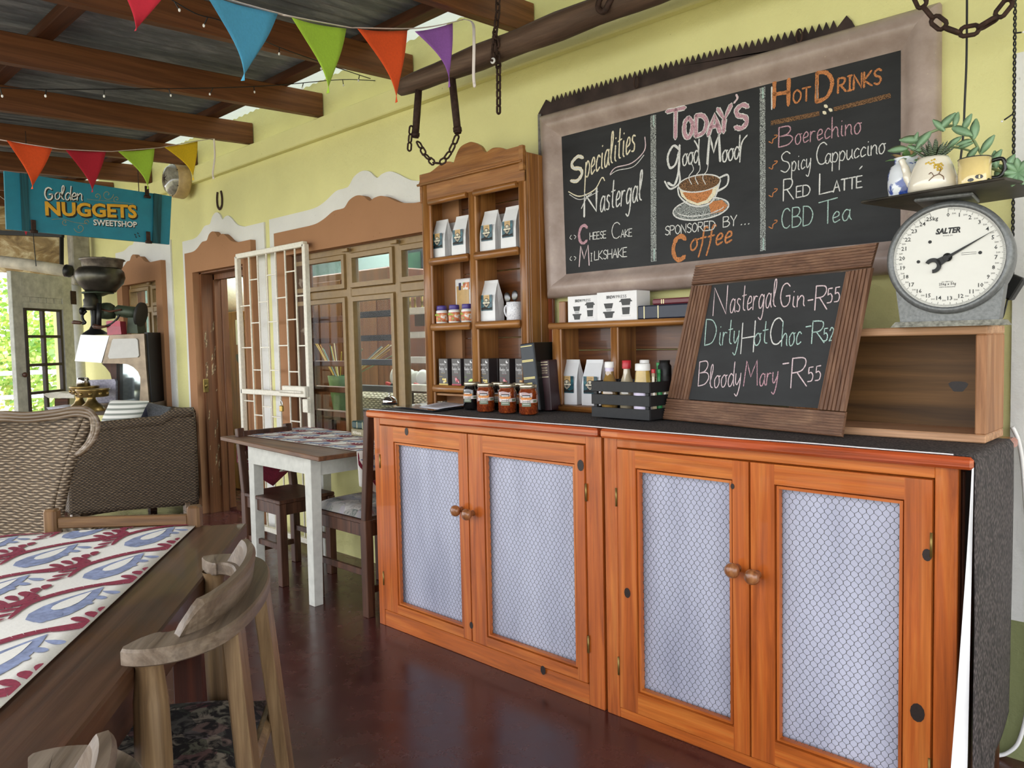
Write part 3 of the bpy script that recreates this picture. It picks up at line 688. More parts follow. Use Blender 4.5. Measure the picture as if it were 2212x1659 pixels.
# hot drinks
w('H', (1672, 231), (1704, 226), 54, .0135, 2); bd.line([(1667, 188), (1667, 236)], .005, 0, False)
w('OT', (1713, 224), (1750, 216), 28, .0062, 2); w('D', (1764, 220), (1798, 212), 62, .013, 2); bd.line([(1764, 172), (1765, 212)], .005, 0, False); w('RINKS', (1810, 201), (1903, 180), 31, .0065, 2, sp=.14)
bd.poly([(1665, 261), (1770, 240), (1770, 250), (1665, 271)], 5); bd.poly([(1800, 232), (1923, 201), (1925, 211), (1802, 241)], 5)
for p in ((1782, 228), (1792, 236), (1779, 242)): bd.line([p, (p[0]+4, p[1]+3)], .009, 4)
w('B', (1682, 318), (1712, 312), 42, .0042, 1); w('oerechino', (1717, 312), (1860, 287), 43, .0036, 1)
w('S', (1686, 374), (1706, 370), 44, .0036); w('picy', (1710, 370), (1752, 362), 40, .0034); w('C', (1763, 358), (1786, 352), 46, .0036); w('appuccino', (1782, 354), (1912, 330), 40, .0034, sp=.07)
w('R', (1692, 434), (1714, 430), 46, .0042); w('ED', (1720, 427), (1750, 422), 24, .0038); w('L', (1770, 420), (1798, 414), 44, .0048); w('ATTE', (1800, 415), (1862, 404), 24, .0042); bd.line([(1857, 365), (1862, 359)], .004, 0)
w('CBD', (1688, 494), (1756, 486), 42, .0036, 3, sp=.14); w('T', (1768, 488), (1808, 478), 50, .0036, 3); w('ea', (1798, 482), (1838, 474), 44, .0036, 3)
for yy in (301, 357, 417, 485): bd.line([(1661, yy+5), (1668, yy+8), (1670, yy), (1676, yy-4), (1679, yy-9), (1673, yy-9)], .0034, 2)
bd.b.build('chalk_writing', M_ck, pn)
# ================================================================ old cross-cut saw above the board
r = thing('crosscut_saw', 'long rusty crosscut saw blade lying teeth up along the top of the menu chalkboard', 'saw', (-1.6, 2.58, 2.2), world=True)
sy = 2.592; b = MB()
L, R = Wp(1163, 250, sy), Wp(1860, 52, sy); x0, x1 = Wp(1190, 225, sy).x, Wp(1808, 50, sy).x
zb0, zb1 = Wp(1175, 262, sy).z, Wp(1840, 80, sy).z; zt0, zt1 = Wp(1190, 222, sy).z, Wp(1808, 60, sy).z
nt = 52; top = []
for k in range(nt):
    x = x0+(x1-x0)*k/nt; z = zt0+(zt1-zt0)*k/nt+.012*math.sin(PI*k/nt); p = (x1-x0)/nt
    top += [(x, z-.0), (x+p*.5, z+.026)]
top.append((x1, zt1)); pts = [(L.x, L.z-.02), (L.x, L.z+.01), (L.x+.045, zt0+.02)]+top+[(x1+.03, zt1+.03), (R.x-.03, R.z+.02), (R.x, R.z-.04), (R.x, zb1), (L.x+.02, zb0)]
b.prism([(x, sy, z) for x, z in pts], (0, .004, 0)); b.build('blade', plain('dark saw steel', '382b27', .6, .5, var=.45, sc=14), r)
b = MB(); q0, q1 = Wp(1163, 245, sy-.004), Wp(1168, 340, sy-.004)
b.bar((q0.x+.008, sy-.006, q0.z-.005), (q0.x+.008, sy-.006, q1.z), .018, .008, (0, 1, 0), .002); b.build('handle_strap', plain('chipped grey strap', '6f6a64', .6, .3, var=.5, sc=40), r)
for (px, py) in ((1375, 178), (1727, 78)):
    b = MB(); p = Wp(px, py, sy-.01); ring = [(p.x+.010*math.cos(a), sy-.012, p.z+.022*math.sin(a)) for a in [2*PI*k/14 for k in range(14)]]
    b.tube(ring, .003, 6, True); b.build('wire_tie', M_rust, r)
# ================================================================ tall shelf unit
SY = 2.43; SD = .15
def sx_(px, py, Y=SY): return P(px, py, 1, Y).x
def sz_(px, py, Y=SY): return P(px, py, 1, Y).z
X0, X1 = sx_(913, 620), sx_(1138, 680); XM0, XM1 = sx_(1013, 600), sx_(1029, 600); XI0, XI1 = sx_(932, 600), sx_(1121, 600)
ZT = sz_(1125, 322); zs = [sz_(973, 553), sz_(973, 698), sz_(975, 833)]
r = thing('tall_shelf_unit', 'tall honey pine shelf unit with six open cubbies and a scalloped crown', 'shelf unit', ((X0+X1)/2, SY+SD/2, CT), world=True)
M_u = [M_shV, M_shH]
for (a, c) in ((X0, XI0), (XM0, XM1), (XI1, X1)):
    b = MB(); zt_ = sz_(970, 425) if a == XM0 else ZT-.004
    b.box((a, SY+.004, CT+.003), (c, SY+.02, zt_), .004); b.tube([((a+c)/2, SY+.006, CT+.004), ((a+c)/2, SY+.006, zt_)], (c-a)*.36, 10, flat=.55, up=(0, 1, 0))
    b.build('upright_post', M_shV, r)
b = MB(); b.box((X0+.004, SY+.02, CT+.003), (X0+.02, SY+SD, ZT-.01), .002); b.build('side_panel', M_shV, r)
b = MB(); b.box((X1-.02, SY+.02, CT+.003), (X1-.002, SY+SD, ZT-.01), .002)
for k in range(2): b.box((X1-.004, SY+.03+k*.06, CT+.003), (X1+.001, SY+.085+k*.06, ZT-.012), .002)
b.build('side_panel', M_shV, r)
b = MB(); b.box((XM0+.006, SY+.02, CT+.05), (XM1-.006, SY+SD-.01, ZT-.1), .002); b.build('divider', M_shV, r)
for k in range(7):
    b = MB(); z = CT+.003+k*(ZT-CT-.02)/7; b.box((X0+.02, SY+SD-.012, z), (X1-.02, SY+SD-.002, z+(ZT-CT-.02)/7-.003), .002); b.build('back_board', M_shB, r)
for z in zs+[CT+.05]:
    b = MB(); b.box((X0+.018, SY+.014, z-.012), (X1-.018, SY+SD-.012, z), .002)
    if z > CT+.06:
        for (a, c) in ((XI0-.002, XM0+.002), (XM1-.002, XI1+.002)):
            b.tube([(a, SY+.002, z-.016), (a+.006, SY+.0, z-.016), (c-.006, SY+.0, z-.016), (c, SY+.002, z-.016)], [.012, .0185, .0185, .012], 10, flat=1)
    b.build('shelf_board', M_shH, r)
b = MB(); zh = sz_(970, 426)
b.box((X0-.002, SY-.002, zh+.0), (X1+.0, SY+.016, ZT-.0), .003)
for (a, c) in ((XI0, XM0), (XM1, XI1)): b.tube([(a, SY+.0, zh-.006), (c, SY+.0, zh-.006)], .014, 10)
b.box((X0+.004, SY+.016, ZT-.03), (X1-.004, SY+SD, ZT-.012)); b.build('header_board', M_shH, r)
b = MB(); ts = [(912, 378), (930, 372), (948, 358), (958, 351), (973, 349), (980, 352), (986, 335), (995, 318), (1010, 309), (1022, 307), (1038, 315), (1049, 329), (1065, 320), (1082, 319), (1094, 323)]
cp = smooth_pts([Vector((sx_(x, y, SY-.006), SY-.008, sz_(x, y, SY-.006))) for x, y in ts], 4)+[Vector((X1-.02, SY-.008, ZT+.012)), Vector((X1, SY-.008, ZT+.008))]
b.prism([Vector((X0-.004, SY-.008, ZT-.052))]+cp+[Vector((X1, SY-.008, ZT-.052))], (0, .018, 0)); b.tube([(X0-.004, SY-.012, ZT-.052), (X1, SY-.012, ZT-.052)], .006, 8)
b.box((X1-.02, SY-.012, ZT-.09), (X1+.004, SY+.01, ZT+.014), .003); b.build('crown', M_shH, r)
# right hand flank strip of the unit
b = MB(); b.box((X1+.001, WY-.035, CT+.003), (X1+.03, WY-.02, ZT-.02), .003); b.build('rear_strip', wood('reddish strip', '4a1f10', '7c3a1c', '96502a', 2, .4, .8), r)
# ================================================================ low shelf unit
LY = 2.43; LX0 = sx_(1190, 700, LY); LX1 = -1.36
r = thing('low_shelf_unit', 'low honey pine shelf unit with open compartments behind the condiment crate', 'shelf unit', ((LX0+LX1)/2, LY+.07, CT), world=True)
zt_ = sz_(1300, 694, LY); zl = sz_(1235, 876, LY)
b = MB(); b.box((LX0-.004, LY+.0, zt_-.02), (LX1, LY+SD-.005, zt_), .003); b.tube([(LX0-.004, LY, zt_-.012), (LX1, LY, zt_-.012)], .014, 10); b.build('top_board', M_shH, r)
b = MB(); b.box((LX0, LY, CT+.004), (LX1, LY+SD-.005, zl), .003); b.tube([(LX0, LY-.002, zl-.012), (LX1, LY-.002, zl-.012)], .014, 10); b.build('shelf_board', M_shH, r)
for (a, c) in ((LX0, LX0+.05), (sx_(1317, 760, LY), sx_(1334, 760, LY)), (LX1-.05, LX1)):
    b = MB(); b.box((a, LY+.004, zl), (c, LY+.02, zt_-.02), .003); b.tube([((a+c)/2, LY+.004, zl), ((a+c)/2, LY+.004, zt_-.02)], (c-a)*.36, 10, flat=.55, up=(0, 1, 0)); b.box(((a+c)/2-.008, LY+.02, zl), ((a+c)/2+.008, LY+SD-.01, zt_-.02)); b.build('upright_post', M_shV, r)
for k in range(3):
    b = MB(); z = zl+k*(zt_-zl)/3; b.box((LX0+.01, LY+SD-.012, z), (LX1-.01, LY+SD-.003, z+(zt_-zl)/3-.004), .002); b.build('back_board', M_shB, r)
b = MB(); x = LX0+.0; b.box((x, LY+.05, zt_), (x+.035, LY+.14, zt_+.09), .003); b.build('rear_post', M_shV, r)
# ================================================================ pale open crate on the right
GY = 2.26; gx0, gx1 = -1.02, P(2131, 830, 1, GY).x; gz = P(2133, 703, 1, GY).z
r = thing('open_crate', 'pale pine box lying on its side, open at the front, under the scale', 'box', ((gx0+gx1)/2, GY+.09, CT), world=True)
M_g = wood('crate edge pine', '9a6b45', 'c39570', 'd5aa84', 0, .55, .9)
b = MB(); b.box((gx0, GY, gz-.022), (gx1, GY+.19, gz), .003); b.build('top_board', M_g, r)
b = MB(); b.box((gx0, GY, CT+.004), (gx1, GY+.19, CT+.026), .003); b.build('bottom_board', M_g, r)
b = MB(); b.box((gx1-.026, GY+.001, CT+.026), (gx1, GY+.189, gz-.022), .003); b.build('side_board', M_crV, r)
b = MB(); b.box((gx0, GY+.001, CT+.026), (gx0+.026, GY+.189, gz-.022), .003); b.build('side_board', M_crV, r)
b = MB(); b.box((gx0+.02, GY+.165, CT+.02), (gx1-.02, GY+.18, gz-.02)); k_ = P(2070, 835, 1, GY+.165)
b.m = 1; b.add([(k_.x+.022*math.cos(a)*(1+.25*math.sin(3*a)), GY+.1645, k_.z+.018*math.sin(a)*(1+.2*math.cos(2*a))) for a in [2*PI*i/16 for i in range(16)]], [list(range(16))]); b.m = 0
b.build('back_panel', [M_crB, M_knot], r)
# ================================================================ small gin chalkboard leaning
BL = P(1435, 906, 2, CT+.006); BR = P(1822, 945, 2, CT+.006); TL = P(1507, 573, 1, 2.36)
nn = (BR-BL).cross(TL-BL).normalized(); nn = nn if nn.y < 0 else -nn
def sq(x, y, l=0): return PP(x, y, BL+nn*l, nn)
TR = sq(1899, 524); iTL, iTR, iBL, iBR = sq(1541, 617), sq(1830, 588), sq(1490, 864), sq(1769, 884)
r = thing('gin_chalkboard', 'small chalkboard in a grooved brown wood frame with drink prices, leaning beside the scale', 'chalkboard', (BL+BR)/2, world=True)
def grooved(b, o0, o1, i1, i0, n=7, l=.0, th=.010):
    """board from outer edge o0-o1 to inner edge i0-i1 with grooves along it"""
    prof = [(0, 0), (.03, th)]
    for k in range(n):
        a = .06+.88*k/n; e = .06+.88*(k+.62)/n; prof += [(a, th), (e, th), (e+.008, th-.0035), (.06+.88*(k+1)/n-.008, th-.0035)]
    prof += [(.97, th), (1, 0)]
    vs = []
    for t_, q in prof: vs += [o0.lerp(i0, t_)+nn*q, o1.lerp(i1, t_)+nn*q]
    b.add(vs, [(2*k, 2*k+1, 2*k+3, 2*k+2) for k in range(len(prof)-1)])
    for e in (0, 1):
        idx = [2*k+e for k in range(len(prof))]; b.add([vs[i] for i in idx], [list(range(len(idx)))])
    b.add([o0, o1, i1, i0], [(0, 1, 2, 3)]); b.fix = True
M_gr = wood('brown grooved deck wood', '4c3122', '73503a', '8d6a50', 2, .6, 1.2)
M_gr2 = wood('brown grooved deck wood rail', '4c3122', '73503a', '8d6a50', 0, .6, 1.2)
def ext(a, b_, t_): return a+(b_-a)*t_
# stiles between rails
tl2, tr2 = sq(1497, 617), sq(1889, 575); bl2, br2 = sq(1445, 862), sq(1826, 893)
b = MB(); grooved(b, TL, TR, sq(1884, 578), sq(1497, 617)); b.build('frame_rail', M_gr2, r)
b = MB(); grooved(b, sq(1445, 860), sq(1830, 890), BR, BL, 8); b.build('frame_rail', M_gr2, r)
b = MB(); grooved(b, sq(1497, 618), sq(1445, 859), iBL, iTL, 6); b.build('frame_stile', M_gr, r)
b = MB(); grooved(b, sq(1888, 579), sq(1828, 889), iBR, iTR, 6); b.build('frame_stile', M_gr, r)
b = MB(); q = [sq(1500, 620), sq(1884, 582), sq(1826, 886), sq(1448, 860)]; b.add([p+nn*.005 for p in q]+[p-nn*.004 for p in q], [(0, 1, 2, 3), (4, 7, 6, 5), (0, 4, 5, 1), (1, 5, 6, 2), (2, 6, 7, 3), (3, 7, 4, 0)]); pn = b.build('board_panel', M_slate, r)
g = Board(BL+nn*.005, nn); w = g.word
w('N', (1540, 682), (1570, 678), 60, .0036, 7); w('astergal', (1576, 676), (1676, 662), 56, .0036, 7); w('G', (1684, 664), (1706, 661), 50, .0038, 7); w('in', (1710, 664), (1738, 661), 46, .0036, 7)
w('-', (1744, 668), (1756, 666), 42, .004, 7); w('R', (1760, 670), (1786, 668), 52, .0036, 7); w('55', (1786, 656), (1813, 652), 32, .0034, 7, sp=.2)
w('D', (1522, 746), (1546, 744), 56, .0036, 3); w('irty', (1552, 746), (1596, 742), 54, .0036, 3); w('H', (1600, 764), (1628, 760), 66, .004, 0); w('ot', (1628, 746), (1658, 742), 50, .0036, 3); w('C', (1662, 746), (1688, 742), 56, .0042, 0); w('hoc', (1688, 748), (1730, 744), 54, .0036, 3)
w('-', (1740, 724), (1752, 722), 40, .004, 3); w('R', (1753, 742), (1780, 740), 48, .0036, 3); w('52', (1778, 738), (1800, 735), 28, .0034, 3, sp=.2)
w('B', (1508, 834), (1530, 830), 52, .0036, 7); w('loody', (1532, 838), (1600, 832), 50, .0036, 7); w('M', (1606, 834), (1636, 832), 54, .0036, 1); w('ary', (1640, 834), (1680, 828), 50, .0036, 1)
w('-', (1690, 804), (1704, 802), 40, .004, 7); w('R', (1708, 838), (1742, 834), 64, .0036, 7); w('55', (1744, 826), (1772, 822), 32, .0034, 7, sp=.2)
g.b.build('chalk_writing', M_ck, pn)
# ================================================================ goods on the shelves
def printed(b, s, o, xd, ud, h, w=None, **k): text(b, s, o, xd, ud, h, w, **k)
M_bag = plain('white foil paper', 'e2e2e3', .38, var=.04, sc=20, bump=.25)
M_teal, t = mat('teal coffee label', None, .3); n = t.noise(t.coord((1, 1, 2.2)), 26, 3); t.link(t.ramp(n, [(.4, '123442'), (.55, '1c5560'), (.7, '2f7a80')]), t.b.inputs['Base Color'])
M_gold = plain('tan label panel', 'c9a56c', .4); M_ink = plain('black print', '1b1b1b', .6); M_cream = plain('cream print', 'ded6be', .5)
def coffee_bag(loc, rot, label, group, sc=1, lw=None):
    w, d, h = .046, .03, .185
    r = thing('coffee_bag', label, 'coffee bag', loc, rot, group)
    b = MB()
    lv = [(0, 1, 1), (.06, 1.02, 1.03), (.45, 1, 1), (.62, .95, .82), (.8, .9, .42), (.93, .89, .12), (1, .88, .05)]
    ring = []
    for t_, a, c in lv:
        z = h*t_; x, y = w*a, d*c; gi = .3*d*min(1, max(0, (t_-.3)/.3))*c
        ring.append([(-x, -y, z), (-x*.5, -y*1.06, z), (0, -y*1.09, z), (x*.5, -y*1.06, z), (x, -y, z), (x-gi-.002, 0, z), (x, y, z), (0, y*1.05, z), (-x, y, z), (-x+gi+.002, 0, z)])
    vs = [p for q in ring for p in q]; n = 10
    b.add(vs, [(i*n+j, i*n+(j+1) % n, (i+1)*n+(j+1) % n, (i+1)*n+j) for i in range(len(lv)-1) for j in range(n)], False)
    b.add(ring[0], [list(range(n))[::-1]]); b.add(ring[-1], [list(range(n))])
    b.build('pouch', M_bag, r)
    b = MB(); x = .033; z0, z1 = .048, .118
    def fy(z): return -d*1.09-.0012-.0006 if z < .09 else -d*1.09-.0018
    Y = -d*1.1-.002
    b.m = 0; b.box((-x, Y-.0006, z0), (x, Y, z1))
    b.m = 1; b.add([(-x*.5, Y-.001, z1), (-x*.5, Y-.001, z0+.036), (x*.55, Y-.001, z0+.036), (x*.55, Y-.001, z1)], [(0, 1, 2, 3)])
    b.m = 3
    text(b, 'COFFEE', (0, Y-.0014, z1-.009), (1, 0, 0), (0, 0, 1), .0042, .026, cen=True, res=1)
    text(b, 'ROASTERY', (0, Y-.0014, z1-.015), (1, 0, 0), (0, 0, 1), .003, .02, cen=True, res=1)
    c = (0, z0+.036)
    sh = [(c[0]+.019*math.cos(a), Y-.0018, c[1]+.019*math.sin(a)) for a in [PI*k/12 for k in range(13)]]+[(-.016, Y-.0018, c[1]-.012), (0, Y-.0018, c[1]-.024), (.016, Y-.0018, c[1]-.012)]
    b.m = 3; b.add(sh, [list(range(len(sh)))])
    b.m = 2
    for q, e in ((.86, .76), (.62, .54)):
        P1 = [(p[0]*q, Y-.0021, c[1]+(p[2]-c[1])*q) for p in sh]; P2 = [(p[0]*e, Y-.0021, c[1]+(p[2]-c[1])*e) for p in sh]; m = len(sh)
        b.add(P1+P2, [(i, (i+1) % m, (i+1) % m+m, i+m) for i in range(m)])
    b.add([(-.021, Y-.0023, c[1]-.004), (.021, Y-.0023, c[1]-.004), (.021, Y-.0023, c[1]+.002), (-.021, Y-.0023, c[1]+.002)], [(0, 1, 2, 3)])
    b.add([(-.004, Y-.0023, c[1]+.004), (.004, Y-.0023, c[1]+.004), (.005, Y-.0023, c[1]+.013), (0, Y-.0023, c[1]+.016), (-.005, Y-.0023, c[1]+.013)], [(0, 1, 2, 3, 4)])
    b.m = 4; b.add([(-x, Y-.0012, z0+.005), (x, Y-.0012, z0+.004), (x, Y-.0012, z0+.016), (x*.4, Y-.0012, z0+.011), (-x*.3, Y-.0012, z0+.019), (-x, Y-.0012, z0+.012)], [list(range(6))])
    b.build('label', [M_teal, M_gold, M_cream, M_ink, M_slate], r)
    return r
def onsh(px, z, Y): 
    # x where the seen column meets depth Y
    return P(px, 600, 1, Y).x
bag = None
specs = [((956, 505), 0, 2.495, .02, 'white coffee bag with teal label, leftmost on the top shelf of the tall unit'),
         ((1000, 500), 0, 2.485, .03, 'white coffee bag with teal label, top shelf, against the middle post'),
         ((1062, 485), 0, 2.49, .05, 'white coffee bag with teal label, top shelf, third from the left'),
         ((1108, 480), 0, 2.48, -.03, 'white coffee bag with teal label, rightmost on the top shelf of the tall unit'),
         ((1062, 630), 1, 2.49, .04, 'white coffee bag with teal label standing alone in the right middle cubby beside the mug')]
for (px, py), k, Y, rz_, lab in specs:
    x = P(px, py, 1, Y).x; l = (x, Y, zs[k]+.001)
    bag = coffee_bag(l, rz_, lab, 'white coffee bags') if bag is None else dup(bag, l, rz_, lab)
for (px, py), k, lab in (((981, 480), 0, 'white coffee bag half hidden behind the two bags in the left top cubby'), ((1087, 470), 0, 'white coffee bag half hidden behind the two bags in the right top cubby')):
    p = P(px, py, 1, 2.545); dup(bag, (p.x, 2.548, zs[k]+.001), 0, lab, scale=(1, .7, .95))
for px, lab in ((1236, 'white coffee bag with teal label in the low shelf unit, the left one of two'), (1286, 'white coffee bag with teal label in the low shelf unit, partly behind the black crate')):
    x = P(px, 830, 1, 2.49).x; dup(bag, (x, 2.49, zl+.001), .04, lab, scale=(1, 1, .99))
# tea boxes
M_tea = plain('charcoal tea carton', '3b3536', .3, var=.1)
def tea_box(loc, rot, label, fruit, flav, accent):
    r = thing('tea_box', label, 'tea box', loc, rot, 'charcoal tea boxes'); w, d, h = .031, .03, .125
    b = MB(); b.box((-w, -d, 0), (w, d, h), .001); b.m = 1; b.box((-w-.0003, -d-.0004, 0), (w+.0003, -d+.004, .006)); b.build('carton', [M_tea, accent], r)
    b = MB(); y = -d-.0007; X = (1, 0, 0); Z = (0, 0, 1)
    b.m = 0; text(b, 'PALVELU', (-.004, y, .096), X, Z, .0058, .036, cen=True, bold=.02, res=1)
    b.add([(-.02, y, .0935), (.016, y, .0935), (.016, y, .094), (-.02, y, .094)], [(0, 1, 2, 3)])
    n = Vector((0, -1, 0)); st, sw = strokes('Rooibos Tea'.replace('R', 'R'), .08)
    for g_ in st: ribbon(b, [Vector((-.027+.054*(p.x+.1*p.y)/sw, y, .072+p.y*.014)) for p in g_], .0012, n)
    text(b, 'INFUSED', (0, y, .0645), X, Z, .0042, .024, cen=True, res=1); text(b, 'WITH CBD', (0, y, .0575), X, Z, .0042, .028, cen=True, res=1)
    b.add([(.010, y, .108), (.018, y, .104), (.026, y, .107), (.018, y, .111), (.014, y, .119)], [list(range(5))])
    b.m = 1; text(b, flav, (-.028, y, .0385), X, Z, .0042, min(.036, .0042*len(flav)), res=1); b.add([(-.013, y, .0545), (.013, y, .0545), (.013, y, .0551), (-.013, y, .0551)], [(0, 1, 2, 3)])
    b.build('print', [M_white2, accent], r)
    b = MB(); rr = random.Random(len(flav))
    for k in range(9):
        cx_, cz_ = .010+rr.uniform(-.011, .012), .022+rr.uniform(-.008, .008); q = rr.uniform(.004, .008); b.m = k % 2
        b.add([(cx_+q*math.cos(a), y-.0002*k-.0003, cz_+q*.8*math.sin(a)) for a in [2*PI*i/9 for i in range(9)]], [list(range(9))])
    b.build('fruit_picture', fruit, r); return r
fy_ = [plain('ginger yellow', 'd9c06a', .5), plain('ginger pale', 'e8dcae', .5)]; fr_ = [plain('pomegranate red', 'b3324a', .4), plain('pomegranate pink', 'd98a92', .4)]
fg_ = [plain('mint green', '8fbf3a', .5), plain('lime', 'c5dc70', .5)]; fo_ = [plain('tea orange', 'c98a3c', .5), plain('tea pale', 'e2bb7d', .5)]
for px, py, Y, fruit, flav, lab in ((957, 790, 2.475, fy_, 'ginger', 'tea box with ginger picture, leftmost on the bottom shelf of the tall unit'), (985, 790, 2.475, fr_, 'pomegranate', 'tea box with pomegranate picture in the left cubby, between two others'),
        (1012, 790, 2.475, fg_, 'mint', 'tea box with green mint picture beside the middle post'), (1045, 790, 2.475, fy_, 'ginger', 'tea box with ginger picture, first in the right cubby'),
        (1064, 790, 2.53, fy_, 'ginger', 'tea box pushed back between two others in the right cubby'), (1089, 790, 2.475, fr_, 'pomegranate', 'tea box with pomegranate picture in the right cubby'), (1124, 790, 2.49, fo_, 'rooibos', 'tea box with orange print half hidden by the right post')):
    tea_box((P(px, py, 1, Y-.03).x, Y, zs[2]+.001), .0, lab, fruit, flav, fruit[0])
# vitamin jars
M_pur = plain('purple cap', '4a3a86', .4); M_vit, t = mat('orange and red jar label', None, .4); n = t.noise(t.coord(), 45, 1); t.link(t.ramp(n, [(.36, 'e9e4dc'), (.42, 'd98a4e'), (.55, 'c9713f'), (.6, 'b3302a'), (.7, '8fa33a')]), t.b.inputs['Base Color'])
M_plast = plain('white plastic', 'e9e7e4', .35, var=.02)
r0 = thing('vitamin_jar', 'white jar with purple cap, leftmost of three in the left middle cubby', 'jar', (P(954, 660, 1, 2.47).x, 2.47, zs[1]+.001), 0, 'purple capped jars')
b = MB(); b.lathe([(.001, 0), (.026, 0), (.028, .003), (.028, .056), (.026, .061), (.02, .064), (.001, .065)]); b.build('jar_body', M_plast, r0)
b = MB(); b.lathe([(.0285, .008), (.0285, .05)], seg=24); b.m = 0; b.build('label', M_vit, r0)
b = MB(); text(b, 'Multi', (-.016, -.0286, .036), (1, 0, 0), (0, 0, 1), .009, .03, bold=.03, res=1); b.build('print', plain('lime print', 'a9c63f', .5), r0)
b = MB(); b.lathe([(.023, .064), (.0245, .066), (.0245, .082), (.023, .085), (.001, .085)], seg=28); b.build('cap', M_pur, r0)
dup(r0, (P(981, 660, 1, 2.47).x, 2.47, zs[1]+.001), .2, 'white jar with purple cap, middle of three in the left middle cubby')
dup(r0, (P(1009, 660, 1, 2.47).x, 2.47, zs[1]+.001), -.3, 'white jar with purple cap, right of three, against the middle post')
r = thing('picture_card', 'small white framed card with a red fruit picture leaning behind the purple capped jars', 'card', (P(1000, 640, 1, 2.54).x, 2.54, zs[1]), world=True)
c0, c1 = P(984, 664, 1, 2.54), P(1016, 600, 1, 2.54); b = MB(); b.box((c0.x, 2.538, zs[1]+.001), (c1.x, 2.55, c1.z), .006); b.build('card_back', M_white2, r)
b = MB(); b.box((c0.x+.015, 2.536, zs[1]+.02), (c1.x-.01, 2.5375, c0.z+.10)); b.build('card_lower_panel', M_gold, r)
q0, q1 = P(991, 627, 1, 2.535), P(995, 611, 1, 2.535); b = MB(); b.box((q0.x, 2.535, q0.z), (q1.x, 2.5365, q1.z)); q0, q1 = P(1000, 626, 1, 2.535), P(1013, 609, 1, 2.535); b.m = 1; b.box((q0.x, 2.535, q0.z), (q1.x, 2.5365, q1.z)); b.build('card_picture', [plain('navy print', '23264d', .5), M_vit], r)
# mug with spoons
mx = P(1112, 660, 1, 2.475).x
r = thing('patterned_mug', 'white mug with fine grey scribble pattern in the right middle cubby', 'mug', (mx, 2.475, zs[1]+.001))
m, t = mat('scribble glaze', None, .25); n = t.noise(t.coord(), 95, 1, .4, 2.5); t.link(t.ramp(n, [(.44, 'e8e8ec'), (.48, '8a8a9c'), (.52, 'e8e8ec')]), t.b.inputs['Base Color'])
b = MB(); b.lathe([(.001, .004), (.034, .004), (.035, .0), (.037, .002), (.0375, .078), (.036, .08), (.0345, .078), (.034, .01), (.001, .008)], seg=28); b.build('cup', m, r)
b = MB(); b.tube(smooth_pts([(-.036, 0, .066), (-.055, 0, .064), (-.062, 0, .042), (-.05, 0, .02), (-.036, 0, .016)], 5), .0045, 8); b.build('handle', m, r)
M_steel = plain('dull steel', '6c6c6c', .3, .9)
for dx, dy, tl, lab in ((-.018, .0, -.35, 'dull steel spoon leaning left in the patterned mug'), (.006, -.01, .1, 'large steel spoon standing in the patterned mug'), (.02, .01, .5, 'steel spoon leaning right in the patterned mug')):
    s_ = thing('spoon', lab, 'spoon', (mx+dx*.5, 2.475+dy, zs[1]+.012), (0, tl, 0), 'spoons in the mug'); b = MB()
    b.tube([(0, 0, 0), (0, 0, .075)], .0022, 6); b.build('spoon_handle', M_steel, s_)
    b = MB(); b.ball((0, -.002, .096), .019, 14, 1, .3, 1.25); b.build('bowl', M_steel, s_)
# preserve jars on the cabinet
M_jar, t = mat('orange preserve behind glass', None, .08, spec=.8, coat=1); n = t.noise(t.coord(), 90, 4, .7); t.link(t.ramp(n, [(.3, '4a1808'), (.55, '7d3312'), (.75, 'a85a24')]), t.b.inputs['Base Color'])
M_dkj = plain('near black preserve', '100c0c', .08, coat=1)
M_lidg = plain('silver gold lid', 'cfc6ae', .25, .8)
jl = [plain('jar label pale', 'cfc4c0', .5), plain('jar label green', '6b7560', .5), plain('jar label fruit', 'd98a45', .5, var=.3, sc=200), M_ink, M_white2]
def jam_jar(loc, rot, label, glass, grp):
    r = thing('preserve_jar', label, 'jar', loc, rot, grp); R = .0375
    b = MB(); b.lathe([(.001, .0), (R*.9, 0), (R, .006), (R, .078), (R*.97, .088), (R*.84, .097), (R*.82, .105), (.001, .105)], seg=32); b.build('glass_jar', glass, r)
    b = MB(); b.lathe([(R*.84, .101), (R*.9, .102), (R*.9, .112), (R*.86, .115), (.001, .115)], seg=32); b.build('lid', M_lidg, r)
    b = MB(); a = lambda x, z, k: (R*1.006*math.sin(x)*(1+k*.004), -R*1.006*math.cos(x)*(1+k*.004), z)
    def strip(x0, x1, z0, z1, k, m_):
        b.m = m_; n = 8; b.add([a(x0+(x1-x0)*i/n, z, k) for z in (z0, z1) for i in range(n+1)], [(i, i+1, i+n+2, i+n+1) for i in range(n)], True)
    strip(-.75, 1.3, .046, .060, 0, 0); strip(-.5, .5, .032, .047, 0, 1); strip(-.6, .6, .058, .068, 1, 2); strip(-.45, .45, .066, .076, 1, 3); strip(-.4, .38, .068, .072, 3, 4); strip(-.35, .35, .050, .052, 2, 3); strip(-.35, .35, .040, .0415, 2, 4); strip(.75, 1.2, .048, .057, 2, 1)
    b.build('label', jl, r); return r
J = [(1050, 893, 'preserve jar with orange fruit label, left of the three front jars'), (1097, 891, 'preserve jar with orange fruit label, middle of the three front jars'), (1142, 891, 'preserve jar with orange fruit label, right of the three front jars')]
pj = None
for px, py, lab in J:
    x = P(px, py, 1, 2.22).x; l = (x, 2.22, CT+.006); pj = jam_jar(l, .55, lab, M_jar, 'preserve jars on the cabinet') if pj is None else dup(pj, l, .5, lab)
pk = None
